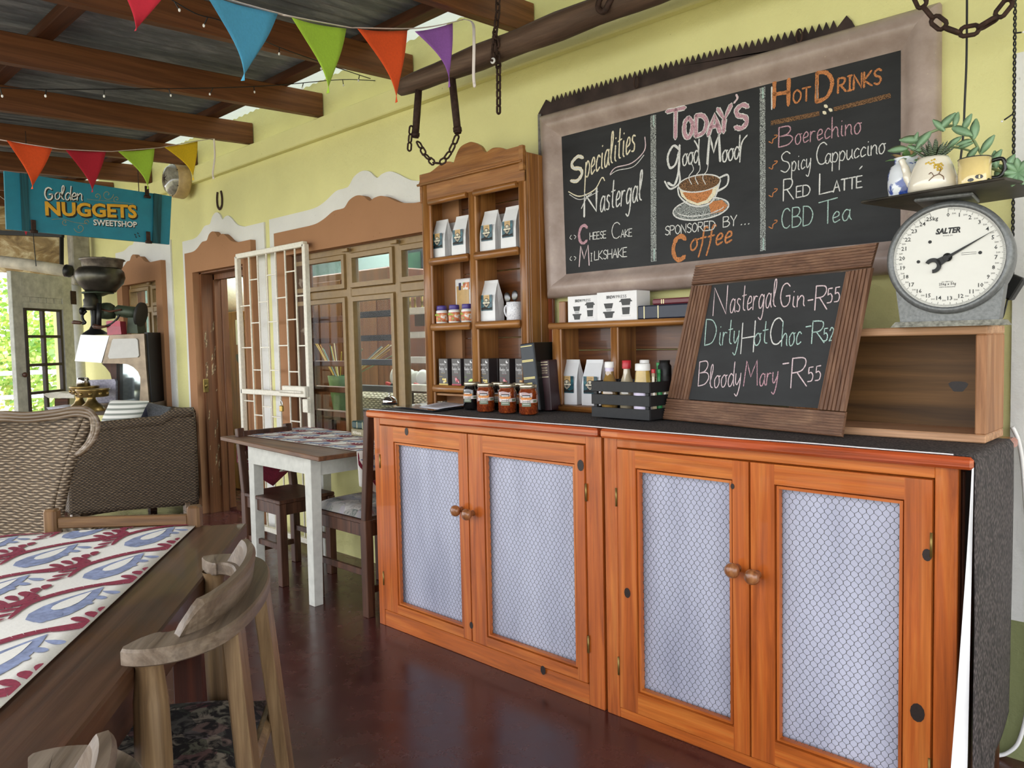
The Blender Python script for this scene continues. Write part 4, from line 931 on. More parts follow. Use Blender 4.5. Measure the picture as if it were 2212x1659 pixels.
for px, Y, lab in ((1031, 2.262, 'dark preserve jar half hidden behind the left front jar'), (1080, 2.31, 'dark preserve jar behind the gap between the left and middle front jars'), (1126, 2.31, 'dark preserve jar behind the gap between the middle and right front jars')):
    x = P(px, 885, 1, Y).x-(.03 if Y < 2.3 else 0); l = (x, Y+.0, CT+.006); pk = jam_jar(l, .2, lab, M_dkj, 'dark preserve jars') if pk is None else dup(pk, l, .3, lab)
# binder and book leaning upright
r = thing('ring_binder', 'tall navy bound volume with gold bands leaning beside the tall shelf unit', 'book', (P(1163, 880, 1, 2.36).x, 2.36, CT+.007), (0, -.10, .12))
b = MB(); b.box((-.033, -.04, 0), (.033, .11, .275), .004); b.build('binding', plain('navy book cloth', '1c2530', .4), r)
b = MB()
for z in (.262, .205, .2, .135, .13): b.box((-.028, -.0412, z), (.028, -.0404, z+.003))
b.box((-.012, -.0412, .095), (.012, -.0404, .115)); b.build('gold_bands', plain('gold foil', 'c9bb7d', .35, .4), r)
b = MB(); b.box((.033, -.03, .012), (.0333, .09, .262)); b.box((.0335, -.036, 0), (.037, .108, .275), .001); b.build('cover_board', M_black, r)
r = thing('brown_book', 'narrow brown book with gold lettering standing to the right of the tall navy volume', 'book', (P(1186, 880, 1, 2.375).x, 2.375, CT+.007), (0, -.06, .1))
b = MB(); b.box((-.02, -.012, 0), (.02, .09, .205), .003); b.build('binding', plain('brown book cloth', '3b2428', .45), r)
b = MB()
for z in (.195, .185, .135): b.box((-.017, -.0132, z), (.017, -.0124, z+.003))
for z, s_ in ((.17, 'THE NEW'), (.16, 'AFRICAN'), (.15, 'HISTORY')): text(b, s_, (0, -.0132, z), (1, 0, 0), (0, 0, 1), .006, .028, cen=True, res=1)
b.build('gold_lettering', plain('gold lettering', 'c9bb9d', .35, .4), r)
# counter bell
bl = P(842, 874, 2, CT+.006)
r = thing('counter_bell', 'chrome counter bell at the left end of the cabinet top', 'bell', (bl.x, bl.y, CT+.006))
M_chr = plain('chrome', 'd0d0d0', .08, 1, var=.02)
b = MB(); b.lathe([(.001, 0), (.036, 0), (.037, .004), (.033, .008), (.001, .009)], seg=28); b.build('base', M_black, r)
b = MB(); b.lathe([(.033, .010), (.034, .012), (.031, .024), (.022, .036), (.006, .042), (.001, .042)], seg=28); b.build('dome', M_chr, r)
b = MB(); b.lathe([(.002, .042), (.002, .050), (.006, .051), (.006, .055), (.001, .057)], seg=12); b.build('button', M_chr, r)
# laminated menus
q = [P(853, 879, 2, CT+.007), P(935, 889, 2, CT+.007), P(1034, 876, 2, CT+.007), P(935, 870, 2, CT+.007)]
r = thing('laminated_menu', 'dark laminated menu folder lying on the cabinet beside the bell', 'menu', q[0].lerp(q[2], .5), world=True)
b = MB(); b.add([p for p in q]+[p+Vector((0, 0, .004)) for p in q], [(3, 2, 1, 0), (4, 5, 6, 7), (0, 1, 5, 4), (1, 2, 6, 5), (2, 3, 7, 6), (3, 0, 4, 7)]); b.fix = True; b.build('folder', plain('dark glossy laminate', '2a2c33', .12, coat=.6), r)
r = thing('printed_sheet', 'curled white printed sheet lying on the dark menu folder', 'paper', q[2], world=True)
s0, s1, s2, s3 = P(905, 879, 2, CT+.012), P(945, 884, 2, CT+.012), P(1020, 877, 2, CT+.012), P(960, 871, 2, CT+.012)
b = MB(); b.grid(lambda u, v: s0.lerp(s1, u).lerp(s3.lerp(s2, u), v)+Vector((0, 0, .016*max(0, v-.4)+.004*math.sin(v*4))), 4, 10); b.build('sheet', plain('white paper', 'd5d5de', .35, var=.02), r, mods=[('SOLIDIFY', dict(thickness=.0006))])
b = MB()
for k in range(9):
    v0 = .15+k*.085; b.add([(s0.lerp(s1, u).lerp(s3.lerp(s2, u), v)+Vector((0, 0, .0015+.016*max(0, v-.4)+.004*math.sin(v*4)))) for u, v in ((.15, v0), (.15+.6*random.random()+.1, v0), (.7, v0+.02), (.15, v0+.02))], [(0, 1, 2, 3)])
b.build('printed_lines', plain('grey ink', '6a6a78', .6), r)
# coffee press cartons
def press_box(x0p, x1p, yb, yt, Y, dep, lab):
    a, c = P(x0p, yb, 1, Y), P(x1p, yt, 1, Y); W2 = (c.x-a.x); H2 = P(x1p, yt, 1, Y).z-zt_
    r = thing('coffee_press_carton', lab, 'carton', ((a.x+c.x)/2, Y, zt_+.001), 0, 'white press cartons')
    b = MB(); b.box((-W2/2, 0, 0), (W2/2, dep, H2), .001); b.build('carton', M_white2, r)
    b = MB(); X, Z = (1, 0, 0), (0, 0, 1); y = -.0006; k = W2/.25
    text(b, 'BREW', (-.062*k, y, H2*.77), X, Z, H2*.10, .056*k, bold=.03, res=2); text(b, 'PRESS', (-.002*k, y, H2*.77), X, Z, H2*.10, .066*k, res=2); b.build('lettering', M_ink, r)
    b = MB(); s_ = W2/.25; u = H2/.14
    def pg(pts): b.add([(x*s_, y, z*u) for x, z in pts], [list(range(len(pts)))])
    pg([(-.080, .085), (-.02, .085), (-.028, .06), (-.070, .06)]); pg([(-.085, .045), (-.012, .045), (-.012, .038), (-.02, .036), (-.026, .014), (-.07, .014), (-.078, .036), (-.085, .038)])
    pg([(.028, .103), (.088, .103), (.09, .097), (.098, .092), (.098, .088), (.088, .088), (.084, .072), (.036, .072), (.03, .088), (.018, .088), (.018, .092), (.028, .097)]); pg([(.034, .062), (.084, .062), (.08, .028), (.038, .028)])
    b.m = 1; b.add([((-.062)*s_, y-.0001, .047*u), ((-.034)*s_, y-.0001, .047*u), (-.03*s_, y-.0001, .058*u), (-.068*s_, y-.0001, .058*u)], [(0, 1, 2, 3)])
    for z in (.02, .068): b.add([(.03*s_, y-.0001, z*u), (.088*s_, y-.0001, z*u), (.088*s_, y-.0001, (z+.0016)*u), (.03*s_, y-.0001, (z+.0016)*u)], [(0, 1, 2, 3)])
    b.build('product_picture', [plain('charcoal print', '353535', .5), plain('grey print', 'a8a8a8', .5)], r)
press_box(1227, 1292, 692, 637, 2.465, .09, 'white press carton, the left one, partly behind the other carton')
press_box(1290, 1375, 690, 627, 2.445, .09, 'white press carton, the right one, standing in front on the low shelf unit')
# lying books on the low shelf
def lying(name, lab, x0, x1, y0, z0, h, dep, m, gold, grp=None):
    r = thing(name, lab, 'book', ((x0+x1)/2, y0, z0), 0, grp); w = (x1-x0)/2
    b = MB(); b.box((-w, 0, 0), (w, dep, h), .005); b.build('binding', m, r)
    b = MB(); b.box((-w+.004, .01, .004), (w+.001, dep+.001, h-.004)); b.build('pages', M_cream, r)
    b = MB()
    for g_ in gold: b.box((-w+2*w*g_, -.0008, .003), (-w+2*w*g_+.004, 0, h-.003))
    b.build('gold_bands', MATS_gold, r); return r
MATS_gold = plain('gold tooling', 'c9bd93', .35, .4)
bx0, bx1 = P(1371, 675, 1, 2.45).x, P(1500, 670, 1, 2.45).x
lying('navy_book', 'thick navy book with gold bands lying on the low shelf unit', bx0, bx1, 2.45, zt_+.001, .052, .09, plain('navy leather', '1d2438', .4), (.04, .16, .40))
lying('burgundy_book', 'burgundy book lying on top of the thick navy book', bx0+.07, bx1+.02, 2.46, zt_+.0535, .022, .085, plain('burgundy leather', '6a2a33', .4), (.2, .24))
# ---------------------------------------------------------------- condiment crate
L_, R_ = P(1278, 901, 2, CT+.007), P(1403, 910, 2, CT+.007); dx_ = (R_-L_); ang = math.atan2(dx_.y, dx_.x); wC = dx_.length; hC = .135; dC = .16
r = thing('condiment_crate', 'small black slatted wooden crate full of sauce bottles', 'crate', L_.lerp(R_, .5), ang)
for k in range(3):
    z = .002+k*.047; 
    for (a, c) in (((-wC/2, 0, z), (wC/2, .006, z+.037)), ((-wC/2, dC-.006, z), (wC/2, dC, z+.037)), ((-wC/2, .006, z), (-wC/2+.006, dC-.006, z+.037)), ((wC/2-.006, .006, z), (wC/2, dC-.006, z+.037))):
        b = MB(); b.box(a, c, .001); b.build('slat', M_blackw, r)
for sx in (-1, 1):
    for yy in (.012, dC-.012):
        b = MB(); b.box((sx*(wC/2-.014)-.007, yy-.006, .002), (sx*(wC/2-.014)+.007, yy+.006, .13)); b.build('corner_post', M_blackw, r)
b = MB(); b.box((-wC/2+.006, .006, .002), (wC/2-.006, dC-.006, .006)); b.build('base_board', M_blackw, r)
crM = Matrix.LocRotScale(r.location, Euler((0, 0, ang)), None)
M_vin = plain('amber vinegar glass', '8a6a35', .06, spec=.8, coat=1); M_clr = plain('pale sauce glass', 'b3a58a', .08, spec=.8, coat=1); M_dks = plain('brown sauce glass', '3a2416', .08, coat=1); M_red = plain('red plastic', 'b5222c', .35); M_grn = plain('green plastic', '2f8a4a', .35); M_mus = plain('mustard sauce', 'b99a4a', .2, coat=.5); M_lav = plain('lavender label', 'cfc5db', .5); M_dgr = plain('dark green band', '1d5c34', .4)
def bottle(lx, ly, lab, H, R, nR, body, cap, capH, neck=None, band=None, capR=None, nz=.62, name='sauce_bottle'):
    l = crM @ Vector((lx, ly, .007)); q = thing(name, lab, 'bottle', l, random.uniform(-.5, .5), 'condiment bottles')
    b = MB(); b.lathe([(.001, 0), (R*.93, 0), (R, .004), (R, H*nz*.85), (R*.85, H*nz), (nR*1.15, H*(nz+.12)), (nR, H*(nz+.2)), (nR, H-capH*.5), (.001, H-capH*.5)], seg=20); b.build('glass', body, q)
    b = MB(); cr_ = capR or nR*1.15; b.lathe([(cr_, H-capH), (cr_*1.03, H-capH*.9), (cr_, H-.002), (cr_*.9, H), (.001, H)], (0, 0, 0), (0, 0, 1), 16); b.add([(cr_*math.cos(a), cr_*math.sin(a), H-capH) for a in [2*PI*i/16 for i in range(16)]], [list(range(16))]); b.build('cap', cap, q)
    if neck: b = MB(); b.lathe([(nR*1.04, H*(nz+.2)), (nR*1.04, H-capH)], seg=16); b.build('neck_label', neck, q)
    if band: b = MB(); b.lathe([(R*1.02, H*nz*.2), (R*1.02, H*nz*.84)], seg=20); b.build('label', band, q)
    return q
h2 = wC/2
bottle(-h2+.05, .045, 'vinegar bottle with a white cap, leftmost in the black crate', .195, .031, .015, M_vin, M_plast, .022, M_lav)
bottle(-.012, .06, 'sauce bottle with a round red cap in the middle of the black crate', .2, .026, .012, M_clr, M_red, .03, capR=.016)
bottle(.03, .11, 'dark vinegar bottle with a white cap behind the middle of the black crate', .2, .028, .015, M_vin, M_plast, .022, M_lav)
bottle(h2-.052, .035, 'squat mayonnaise jar with white cap and green band in the black crate', .19, .032, .022, M_mus, M_plast, .025, M_dgr, M_lav, capR=.026, nz=.7)
bottle(-.05, .11, 'short red labelled bottle low inside the black crate', .12, .026, .014, M_dks, M_red, .02)
bottle(h2-.018, .05, 'tiny hot sauce bottle with a red cap in front right of the black crate', .17, .012, .006, M_clr, M_red, .014, nz=.6)
bottle(h2-.02, .085, 'tiny hot sauce bottle with a green cap at the right side of the black crate', .168, .012, .006, M_grn, M_grn, .014, nz=.6)
bottle(h2-.045, .12, 'small green capped bottle at the back right of the black crate', .19, .013, .007, M_clr, M_grn, .014, M_grn, nz=.6)
for dx, dy, Hh, lab, bm in ((h2-.022, .125, .205, 'black topped spice grinder at the back right corner of the black crate', None), (h2+.035, .14, .205, 'black topped grinder with red label just behind the black crate', M_red)):
    l = crM @ Vector((dx, dy, .0)); l.z = CT+.007; q = thing('spice_grinder', lab, 'grinder', l, 0)
    b = MB(); b.lathe([(.001, 0), (.022, 0), (.022, Hh-.05), (.001, Hh-.05)], seg=20); b.build('glass', M_clr, q)
    b = MB(); b.lathe([(.0225, .1), (.0225, .155)], seg=20); b.build('label', bm or M_ink, q)
    b = MB(); b.lathe([(.0235, Hh-.055), (.0235, Hh-.02), (.018, Hh-.012), (.019, Hh), (.001, Hh)], seg=20); b.build('grinder_top', M_black, q)
l = crM @ Vector((h2+.045, .19, 0)); l.z = CT+.007
q = thing('sauce_bottle', 'tall bottle with a red cap standing behind the crate by the gin chalkboard', 'bottle', l, 0); b = MB(); b.lathe([(.001, 0), (.025, 0), (.026, .13), (.012, .17), (.011, .22), (.001, .22)], seg=18); b.build('glass', M_dks, q); b = MB(); b.lathe([(.014, .2), (.016, .215), (.012, .232), (.001, .234)], seg=16); b.build('cap', M_red, q)
# ================================================================ dial scale
yaw = .12; c0 = P(2028, 557, 1, 2.17); SX, SYc = c0.x, c0.y+.06
r = thing('dial_scale', 'old grey scale with large white 25 kg dial on the pale open crate', 'scale', (SX+.012, SYc, gz), yaw)
M_sg = plain('grey hammered enamel', '6e7070', .4, .3, var=.25, sc=120, bump=.2)
M_face = plain('white dial enamel', 'd3d1c8', .3, var=.02)
zc = c0.z-gz; RD = .131
X, Z = Vector((1, 0, 0)), Vector((0, 0, 1))
b = MB(); b.prism([(-.11, -.04, .012), (.11, -.04, .012), (.128, -.045, .16), (.12, -.05, .2), (-.12, -.05, .2), (-.128, -.045, .16)], (0, .09, 0)); b.build('body', M_sg, r)
b = MB(); b.prism([(-.13, -.06, 0), (.13, -.06, 0), (.12, -.05, .014), (-.12, -.05, .014)], (0, .12, 0)); b.build('base', plain('mottled cast base', '8d8b80', .8, .1, var=.5, sc=90, bump=.6), r)
b = MB(); b.lathe([(RD+.004, .05), (RD+.01, .03), (RD+.01, -.048), (RD+.004, -.058), (RD-.004, -.06), (RD-.007, -.053)], (0, 0, zc), (0, 1, 0), 64); b.add([((RD+.004)*math.cos(a), .05, zc+(RD+.004)*math.sin(a)) for a in [2*PI*k/48 for k in range(48)]], [list(range(48))]); b.build('drum', M_sg, r)
b = MB(); yf = -.053; b.add([((RD-.006)*math.cos(a), yf, zc+(RD-.006)*math.sin(a)) for a in [2*PI*k/64 for k in range(64)]], [list(range(64))]); fc = b.build('dial_face', M_face, r)
b = MB(); y = yf-.0008
def pol(t_, rr_): return Vector((rr_*math.sin(t_), y, zc+rr_*math.cos(t_)))
TW = 2*PI*.945/25
for k in range(0, 251):
    t_ = TW*k/10; L1 = .011 if k % 10 == 0 else (.008 if k % 5 == 0 else .005); w_ = .0004
    a, c = pol(t_, RD-.008), pol(t_, RD-.008-L1); s_ = Vector((math.cos(t_), 0, -math.sin(t_)))*w_; b.add([a+s_, a-s_, c-s_, c+s_], [(0, 1, 2, 3)])
for k in range(0, 26):
    t_ = TW*k; p = pol(t_, RD-.027); text(b, str(k)+('kg' if k == 25 else ''), p-Z*.003, X, Z, .0098, cen=True, bold=.01, res=1)
    if k < 25: p = pol(t_+TW/2, RD-.023); text(b, '500', p-Z*.0015, X, Z, .004, cen=True, res=1)
b.build('tick_scale', M_ink, fc); b = MB()
text(b, 'SALTER', (0, y, zc+.06), X, Z, .013, .055, cen=True, bold=.045, shear=.25)
text(b, 'MODEL 250', (0, y, zc+.053), X, Z, .003, cen=True, res=1); text(b, 'NO VERTICAL', (0, y, zc-.062), X, Z, .0028, cen=True, res=1); text(b, '25kg x 50g', (0, y, zc-.069), X, Z, .006, cen=True, bold=.01, res=1); text(b, 'MADE IN ENGLAND', (0, y, zc-.075), X, Z, .0028, cen=True, res=1)
for (xx, zz) in ((-.04, .042), (-.066, -.006), (.07, .006)): b.add([(xx+.0042*math.cos(a), y, zc+zz+.0042*math.sin(a)) for a in [2*PI*k/12 for k in range(12)]], [list(range(12))])
b.tube([(.03, y, zc+.004), (.03, y, zc+.0085), (.062, y, zc+.0085), (.062, y, zc+.004)], .0004, 4, True)
b.build('maker_lettering', M_ink, fc)
b = MB(); th = math.radians(90-30); d = Vector((math.sin(th), 0, math.cos(th))); n = Vector((-d.z, 0, d.x)); o = Vector((0, yf-.006, zc))
b.prism([o+n*.0035, o+d*.118, o-n*.0035], (0, .0015, 0))
b.lathe([(.0105, -.001), (.0105, .003), (.001, .003)], o, (0, 1, 0), 20)
e = -d
b.prism([o+n*.007, o-n*.007, o+e*.024-n*.010, o+e*.024+n*.010], (0, .0015, 0))
cc_ = o+e*.037; arc_ = [math.radians(q) for q in range(55, 306, 10)]
b.prism([cc_+e*(.019*math.cos(q))+n*(.019*math.sin(q)) for q in arc_]+[cc_+e*(.0095*math.cos(q)+.001)+n*(.0095*math.sin(q)) for q in reversed(arc_)], (0, .0015, 0))
b.build('pointer', M_ink, r)
b = MB(); b.lathe([(.012, .0), (.012, .04), (.028, .045), (.028, .052)], (0, 0, zc+RD+.006), (0, 0, 1), 16); b.build('neck', M_sg, r)
zp = 1.6-gz
b = MB(); b.box((-.075, -.07, zp-.02), (.055, .07, zp-.010), .003); b.build('plate_support', M_sg, r)
b = MB(); RZ = Matrix.Rotation(-.32, 3, 'Z'); b.bhex([RZ @ Vector((x, y_, z)) for z in (zp-.010, zp-.003) for y_ in (-.14, .16) for x in (-.165, .185)], .003); b.build('weighing_plate', plain('tarnished steel plate', '454038', .5, .5, var=.5, sc=14), r)
b = MB(); b.box((-.02, -.0465, .055), (.022, -.0455, .069), .001); b.build('barcode_sticker', M_white2, r)
b = MB(); x = -.016
while x < .017: w_ = random.choice((.0006, .0012, .0018)); b.box((x, -.0472, .060), (x+w_, -.0466, .066)); x += w_+.0012
b.build('barcode_lines', M_ink, r)
# ---------------------------------------------------------------- pots and plants on the scale
PZ = 1.598
def pl(px, py): return P(px, py, 2, PZ)
m_blue, t = mat('blue and white porcelain', None, .15, coat=.5)
n = t.noise(t.coord((1, 1, 1)), 42, 3, .6, .6); n2 = t.noise(t.coord(), 11, 2)
mm = t.new('ShaderNodeMath', operation='MULTIPLY'); t.link(n, mm.inputs[0]); t.link(n2, mm.inputs[1]); t.link(t.ramp(mm.outputs[0], [(.25, 'dfe3ea'), (.29, '3c55a0'), (.36, '25408f')]), t.b.inputs['Base Color'])
a = P(1951, 400, 1, 2.17)
r = thing('ginger_jar', 'blue and white porcelain jar at the left of the plants on the scale', 'jar', (a.x, 2.19, PZ))
b = MB(); b.lathe([(.001, 0), (.036, 0), (.040, .008), (.043, .03), (.043, .062), (.036, .082), (.027, .088), (.027, .1), (.030, .103), (.026, .104), (.023, .095), (.001, .09)], seg=28); b.build('jar_body', m_blue, r)
M_gl = plain('glossy cream glaze', 'e8e0cf', .12, coat=.8, var=.04); M_flow = plain('yellow glaze flower', 'c9a838', .4); M_twig = plain('brown glaze twig', '6a4a3a', .5)
a = P(2010, 395, 1, 2.13); TP = (a.x, 2.15, PZ)
r = thing('teapot', 'cream teapot with yellow flowers used as a planter on the scale', 'teapot', TP, .0)
b = MB(); b.lathe([(.001, .0), (.05, 0), (.056, .006), (.054, .03), (.045, .06), (.037, .078), (.034, .084), (.031, .083), (.035, .07), (.001, .07)], seg=32, sx=1.02); b.build('pot_body', M_gl, r)
b = MB(); b.tube(smooth_pts([(-.043, 0, .02), (-.056, -.002, .042), (-.064, -.004, .07), (-.073, -.005, .092)], 4), [.017]*3+[.015]*3+[.012]*3+[.0095]*4, 12, flat=.8); b.build('spout', M_gl, r)
b = MB(); rr = random.Random(2)
for k, (u, z) in enumerate([(.0, .062), (.25, .060), (.42, .054), (.55, .048), (.62, .056), (.3, .068)]):
    rad = .0505-(z-.045)*.55; cx_, cy_ = math.sin(u)*rad*1.02, -math.cos(u)*rad
    b.m = 0
    for q in range(5):
        a_ = q*2*PI/5; b.ball((cx_+math.cos(u)*.0048*math.cos(a_), cy_+math.sin(u)*.0048*math.cos(a_)-.0005, z+.0048*math.sin(a_)), .0032, 6)
b.m = 1
for pts in ([(.1, .02), (.3, .03), (.5, .035), (.62, .05)], [(.3, .03), (.2, .04), (.1, .036)], [(.5, .035), (.66, .028), (.7, .02)]):
    P3 = []
    for u, z in pts: rad = .0555-max(0, z-.03)*.33; P3.append((math.sin(u)*rad*1.02, -math.cos(u)*rad-.0008, z))
    b.tube(smooth_pts(P3, 4), .0009, 5)
b.build('flower_decoration', [M_flow, M_twig], r)
a = P(2098, 375, 1, 2.1)
r = thing('enamel_mug', 'yellow enamel mug with black rim and handle on the scale', 'mug', (a.x, 2.13, PZ), .3)
M_em = plain('pale yellow enamel', 'e3cb8a', .15, coat=.8, var=.05); M_bk = plain('black enamel', '151515', .2)
b = MB(); b.lathe([(.001, 0), (.034, 0), (.035, .003), (.035, .062), (.033, .062), (.032, .006), (.001, .005)], seg=28); b.m = 1
for (u, z, q) in ((-.3, .006, .007), (.2, .012, .009), (.9, .005, .006)): b.add([(math.sin(u+q/.035*math.cos(a_))*.0354, -math.cos(u+q/.035*math.cos(a_))*.0354, z+q*.6*math.sin(a_)+.002) for a_ in [2*PI*i/8 for i in range(8)]], [list(range(8))])
b.build('cup', [M_em, M_bk], r)
b = MB(); b.lathe([(.0345, .061), (.0365, .0625), (.0345, .064), (.0328, .0625), (.0345, .061)], seg=28); b.build('rim', M_bk, r)
b = MB(); b.tube(smooth_pts([(.034, 0, .054), (.056, 0, .056), (.062, 0, .036), (.052, 0, .016), (.034, 0, .014)], 5), .004, 8, flat=1.2); b.build('handle', M_bk, r)
def leaf(b, base, d, L, W, up=(0, 0, 1), curl=.25, seg=5, th=.15):
    """fleshy pointed leaf"""
    base = Vector(base); d = Vector(d).normalized(); u = Vector(up); s_ = d.cross(u)
    s_ = s_.normalized() if s_.length > .01 else d.orthogonal().normalized(); n = s_.cross(d)
    vs = []; 
    for i in range(seg+1):
        t_ = i/seg; w = W*math.sin(PI*min(.97, t_*.86+.1))**.8; c = base+d*L*t_+n*(-curl*L*t_*t_)
        vs += [c-s_*w, c+n*w*th*2, c+s_*w, c-n*w*th]
    fs = [(4*i+j, 4*i+(j+1) % 4, 4*i+4+(j+1) % 4, 4*i+4+j) for i in range(seg) for j in range(4)]
    b.add(vs, fs, True); b.fix = True
M_leaf = plain('grey green succulent', '7fa07c', .4, var=.2, sc=30); M_leaf2 = plain('dull green leaf', '5d7f4c', .45, var=.25, sc=30)
m_haw, t = mat('striped dark succulent', None, .4); n = t.new('ShaderNodeTexWave', wave_type='BANDS', bands_direction='Z'); n.inputs['Scale'].default_value = 90; n.inputs['Distortion'].default_value = 2; t.link(t.coord(), n.inputs['Vector']); t.link(t.ramp(n.outputs[1], [(.6, '27331f'), (.8, '8a9a80')]), t.b.inputs['Base Color'])
M_stem = plain('pale green stem', '93a679', .5)
c = Vector((TP[0]+.0, TP[1], PZ+.08)); rr = random.Random(5)
r = thing('zebra_succulent', 'spiky striped dark green succulent growing in the cream teapot', 'plant', c, world=True)
for k in range(22):
    b = MB(); a_ = k*2.4; el = .35+.9*(k/22); d = Vector((math.cos(a_)*math.cos(el), math.sin(a_)*math.cos(el), math.sin(el))); leaf(b, c+Vector((0, 0, -.004)), d, .045+.015*rr.random(), .0055, (0, 0, 1), -.15, 4, .5); b.build('leaf', m_haw, r)
# trailing succulent from the ginger jar arching right behind the pots
r = thing('trailing_succulent', 'grey green trailing succulent arching over the pots on the scale to the right', 'plant', (a.x, 2.2, PZ+.08), world=True)
path = [(1950, 332, 2.21), (1975, 305, 2.22), (2020, 282, 2.23), (2062, 272, 2.23), (2095, 292, 2.23), (2118, 330, 2.22), (2130, 358, 2.21), (2150, 366, 2.2), (2178, 375, 2.18), (2205, 378, 2.17), (2230, 390, 2.16)]
sp = smooth_pts([P(x, y_, 1, Y_) for x, y_, Y_ in path], 6); b = MB(); b.tube(sp, .0035, 8); b.build('stem', M_stem, r)
st2 = smooth_pts([P(x, y_, 1, Y_) for x, y_, Y_ in [(1950, 335, 2.21), (2000, 325, 2.23), (2060, 318, 2.24), (2108, 330, 2.23)]], 5); b = MB(); b.tube(st2, .003, 6); b.build('stem', M_stem, r)
LF = [(1990, 303, -.9, .3, .055), (2010, 285, -.5, -.6, .05), (2028, 281, .7, .7, .05), (2040, 283, -.5, .8, .04), (2058, 275, .9, -.5, .055), (2062, 273, .2, .9, .035), (2080, 282, .5, .9, .04), (2100, 303, -.9, -.1, .035), (2103, 300, .1, 1, .05), (2112, 318, -.6, -.6, .04), (2120, 330, .6, .8, .045), (2128, 350, -.8, .5, .04), (2138, 362, .5, .8, .045), (2150, 366, 0, 1, .045), (2152, 366, .3, -.9, .035), (2165, 371, .5, .8, .045), (2170, 374, .2, -.8, .03), (2185, 376, -.6, .7, .04), (1960, 322, -.9, .2, .05), (1975, 312, .3, .9, .03), (2045, 320, .6, .4, .04), (2070, 320, .8, .2, .035), (1990, 328, -.6, .5, .035)]
for (x, y_, dx, dz, L) in LF:
    b = MB(); q = P(x, y_, 1, 2.21); leaf(b, q, (dx*.75, -.35+.3*rr.random(), dz*.75), L, L*.22, (.2, -1, .3), .3, 5, .2); b.build('leaf', M_leaf, r)
q = P(2200, 374, 1, 2.16)
for k in range(9):
    b = MB(); a_ = k*2*PI/9+.2; leaf(b, q+Vector((0, .0, 0)), (math.cos(a_), -.55, math.sin(a_)), .036, .010, (0, -1, 0), .1, 5, .3); b.build('leaf', M_leaf, r)
r = thing('jar_succulent', 'dull green leafy plant in the mouth of the blue and white jar', 'plant', (P(1951, 400, 1, 2.17).x, 2.19, PZ+.1), world=True); c = Vector((P(1951, 400, 1, 2.17).x, 2.19, PZ+.095))
for k in range(12):
    b = MB(); a_ = k*2.4; el = .1+.08*k; leaf(b, c, (math.cos(a_)*math.cos(el), math.sin(a_)*math.cos(el)-.2, math.sin(el)), .04+.01*rr.random(), .010, (0, 0, 1), .3, 5, .25); b.build('leaf', [M_leaf2, plain('dry leaf', 'a5875a', .6)][k % 4 == 3], r)
# ================================================================ chains, yoke, hanging things
def chain(r, pts, L, wire, m=M_rust, name='chain_link'):
    """interlocking oval links along a path"""
    pts = [Vector(p) for p in pts]; ds = [0]
    for i in range(1, len(pts)): ds.append(ds[-1]+(pts[i]-pts[i-1]).length)
    n = max(1, math.ceil(ds[-1]/(L-wire*2.0)))
    def at(s):
        for i in range(1, len(pts)):
            if s <= ds[i] or i == len(pts)-1: k = (s-ds[i-1])/max(1e-6, ds[i]-ds[i-1]); return pts[i-1].lerp(pts[i], k), (pts[i]-pts[i-1]).normalized()
    for k in range(n):
        p, d = at((k+.5)*ds[-1]/n); u = Vector((0, 1, 0)); s_ = d.cross(u).normalized(); w2 = s_ if k % 2 else s_.cross(d).normalized()
        hl, hw = L/2-wire, L*.32-wire
        loop = [p+d*((hl-hw)*(1 if math.cos(t_) > 0 else -1)+hw*math.cos(t_))+w2*(hw*math.sin(t_)) for t_ in [2*PI*(j+.5)/12 for j in range(12)]]
        b = MB(); b.tube(loop, wire, 7, True); b.build(name, m, r)
YY = 2.3
M_yoke = wood('weathered dark beam', '38291f', '5c4638', '7d6654', 0, .7, .5, bump=.35)
r = thing('ox_yoke', 'old weathered wooden ox yoke beam hanging in front of the wall with two bars below', 'yoke', P(1100, 100, 1, YY), world=True)
e0, e1 = P(866, 190, 1, YY), P(1273, 31, 1, YY); dr = (e1-e0).normalized(); e1 = e0+dr*2.6
b = MB(); npt = 30; pts = [e0+dr*2.6*k/npt for k in range(npt+1)]; b.tube(pts, [.036+.014*min(1, k/4)+.003*math.sin(k*1.3) for k in range(npt+1)], 12, up=(0, 0, 1)); b.build('beam', M_yoke, r)
for (xa, ya, xb, yb) in ((905, 185, 897, 298), (976, 165, 989, 288)):
    b = MB(); p, q = P(xa, ya, 1, YY), P(xb, yb, 1, YY-.0); b.tube([p, p.lerp(q, .5), q], [.0155, .0165, .0155], 10); b.tube([p.lerp(q, .9), p.lerp(q, .97)], .019, 10); b.build('skey_bar', M_rust, r)
c1 = [P(x, y_, 1, YY) for x, y_ in [(903, 306), (911, 322), (925, 342), (940, 352), (957, 348), (971, 330), (982, 308), (988, 292)]]
chain(r, smooth_pts(c1, 4), .05, .0042); chain(r, [P(889, 272, 1, YY-.02), P(886, 298, 1, YY-.02), P(884, 326, 1, YY-.02)], .045, .0042)
b = MB(); q = P(1345, 10, 1, YY); b.tube(smooth_pts([q+Vector((-.05, -.045, .04)), q+Vector((-.07, -.05, .0)), q+Vector((-.045, -.05, -.025)), q+Vector((-.02, -.05, 0)), q+Vector((.01, -.045, .03))], 4), .011, 8); b.build('iron_hook', M_rust, r)
r = thing('hanging_chain', 'rusty chain hanging over the ox yoke with a short loose end', 'chain', P(1075, 0, 1, YY-.06), world=True)
chain(r, [P(1077, -60, 1, YY-.06), P(1075, 30, 1, YY-.06), P(1069, 75, 1, YY-.06), P(1065, 128, 1, YY-.055)], .042, .0048)
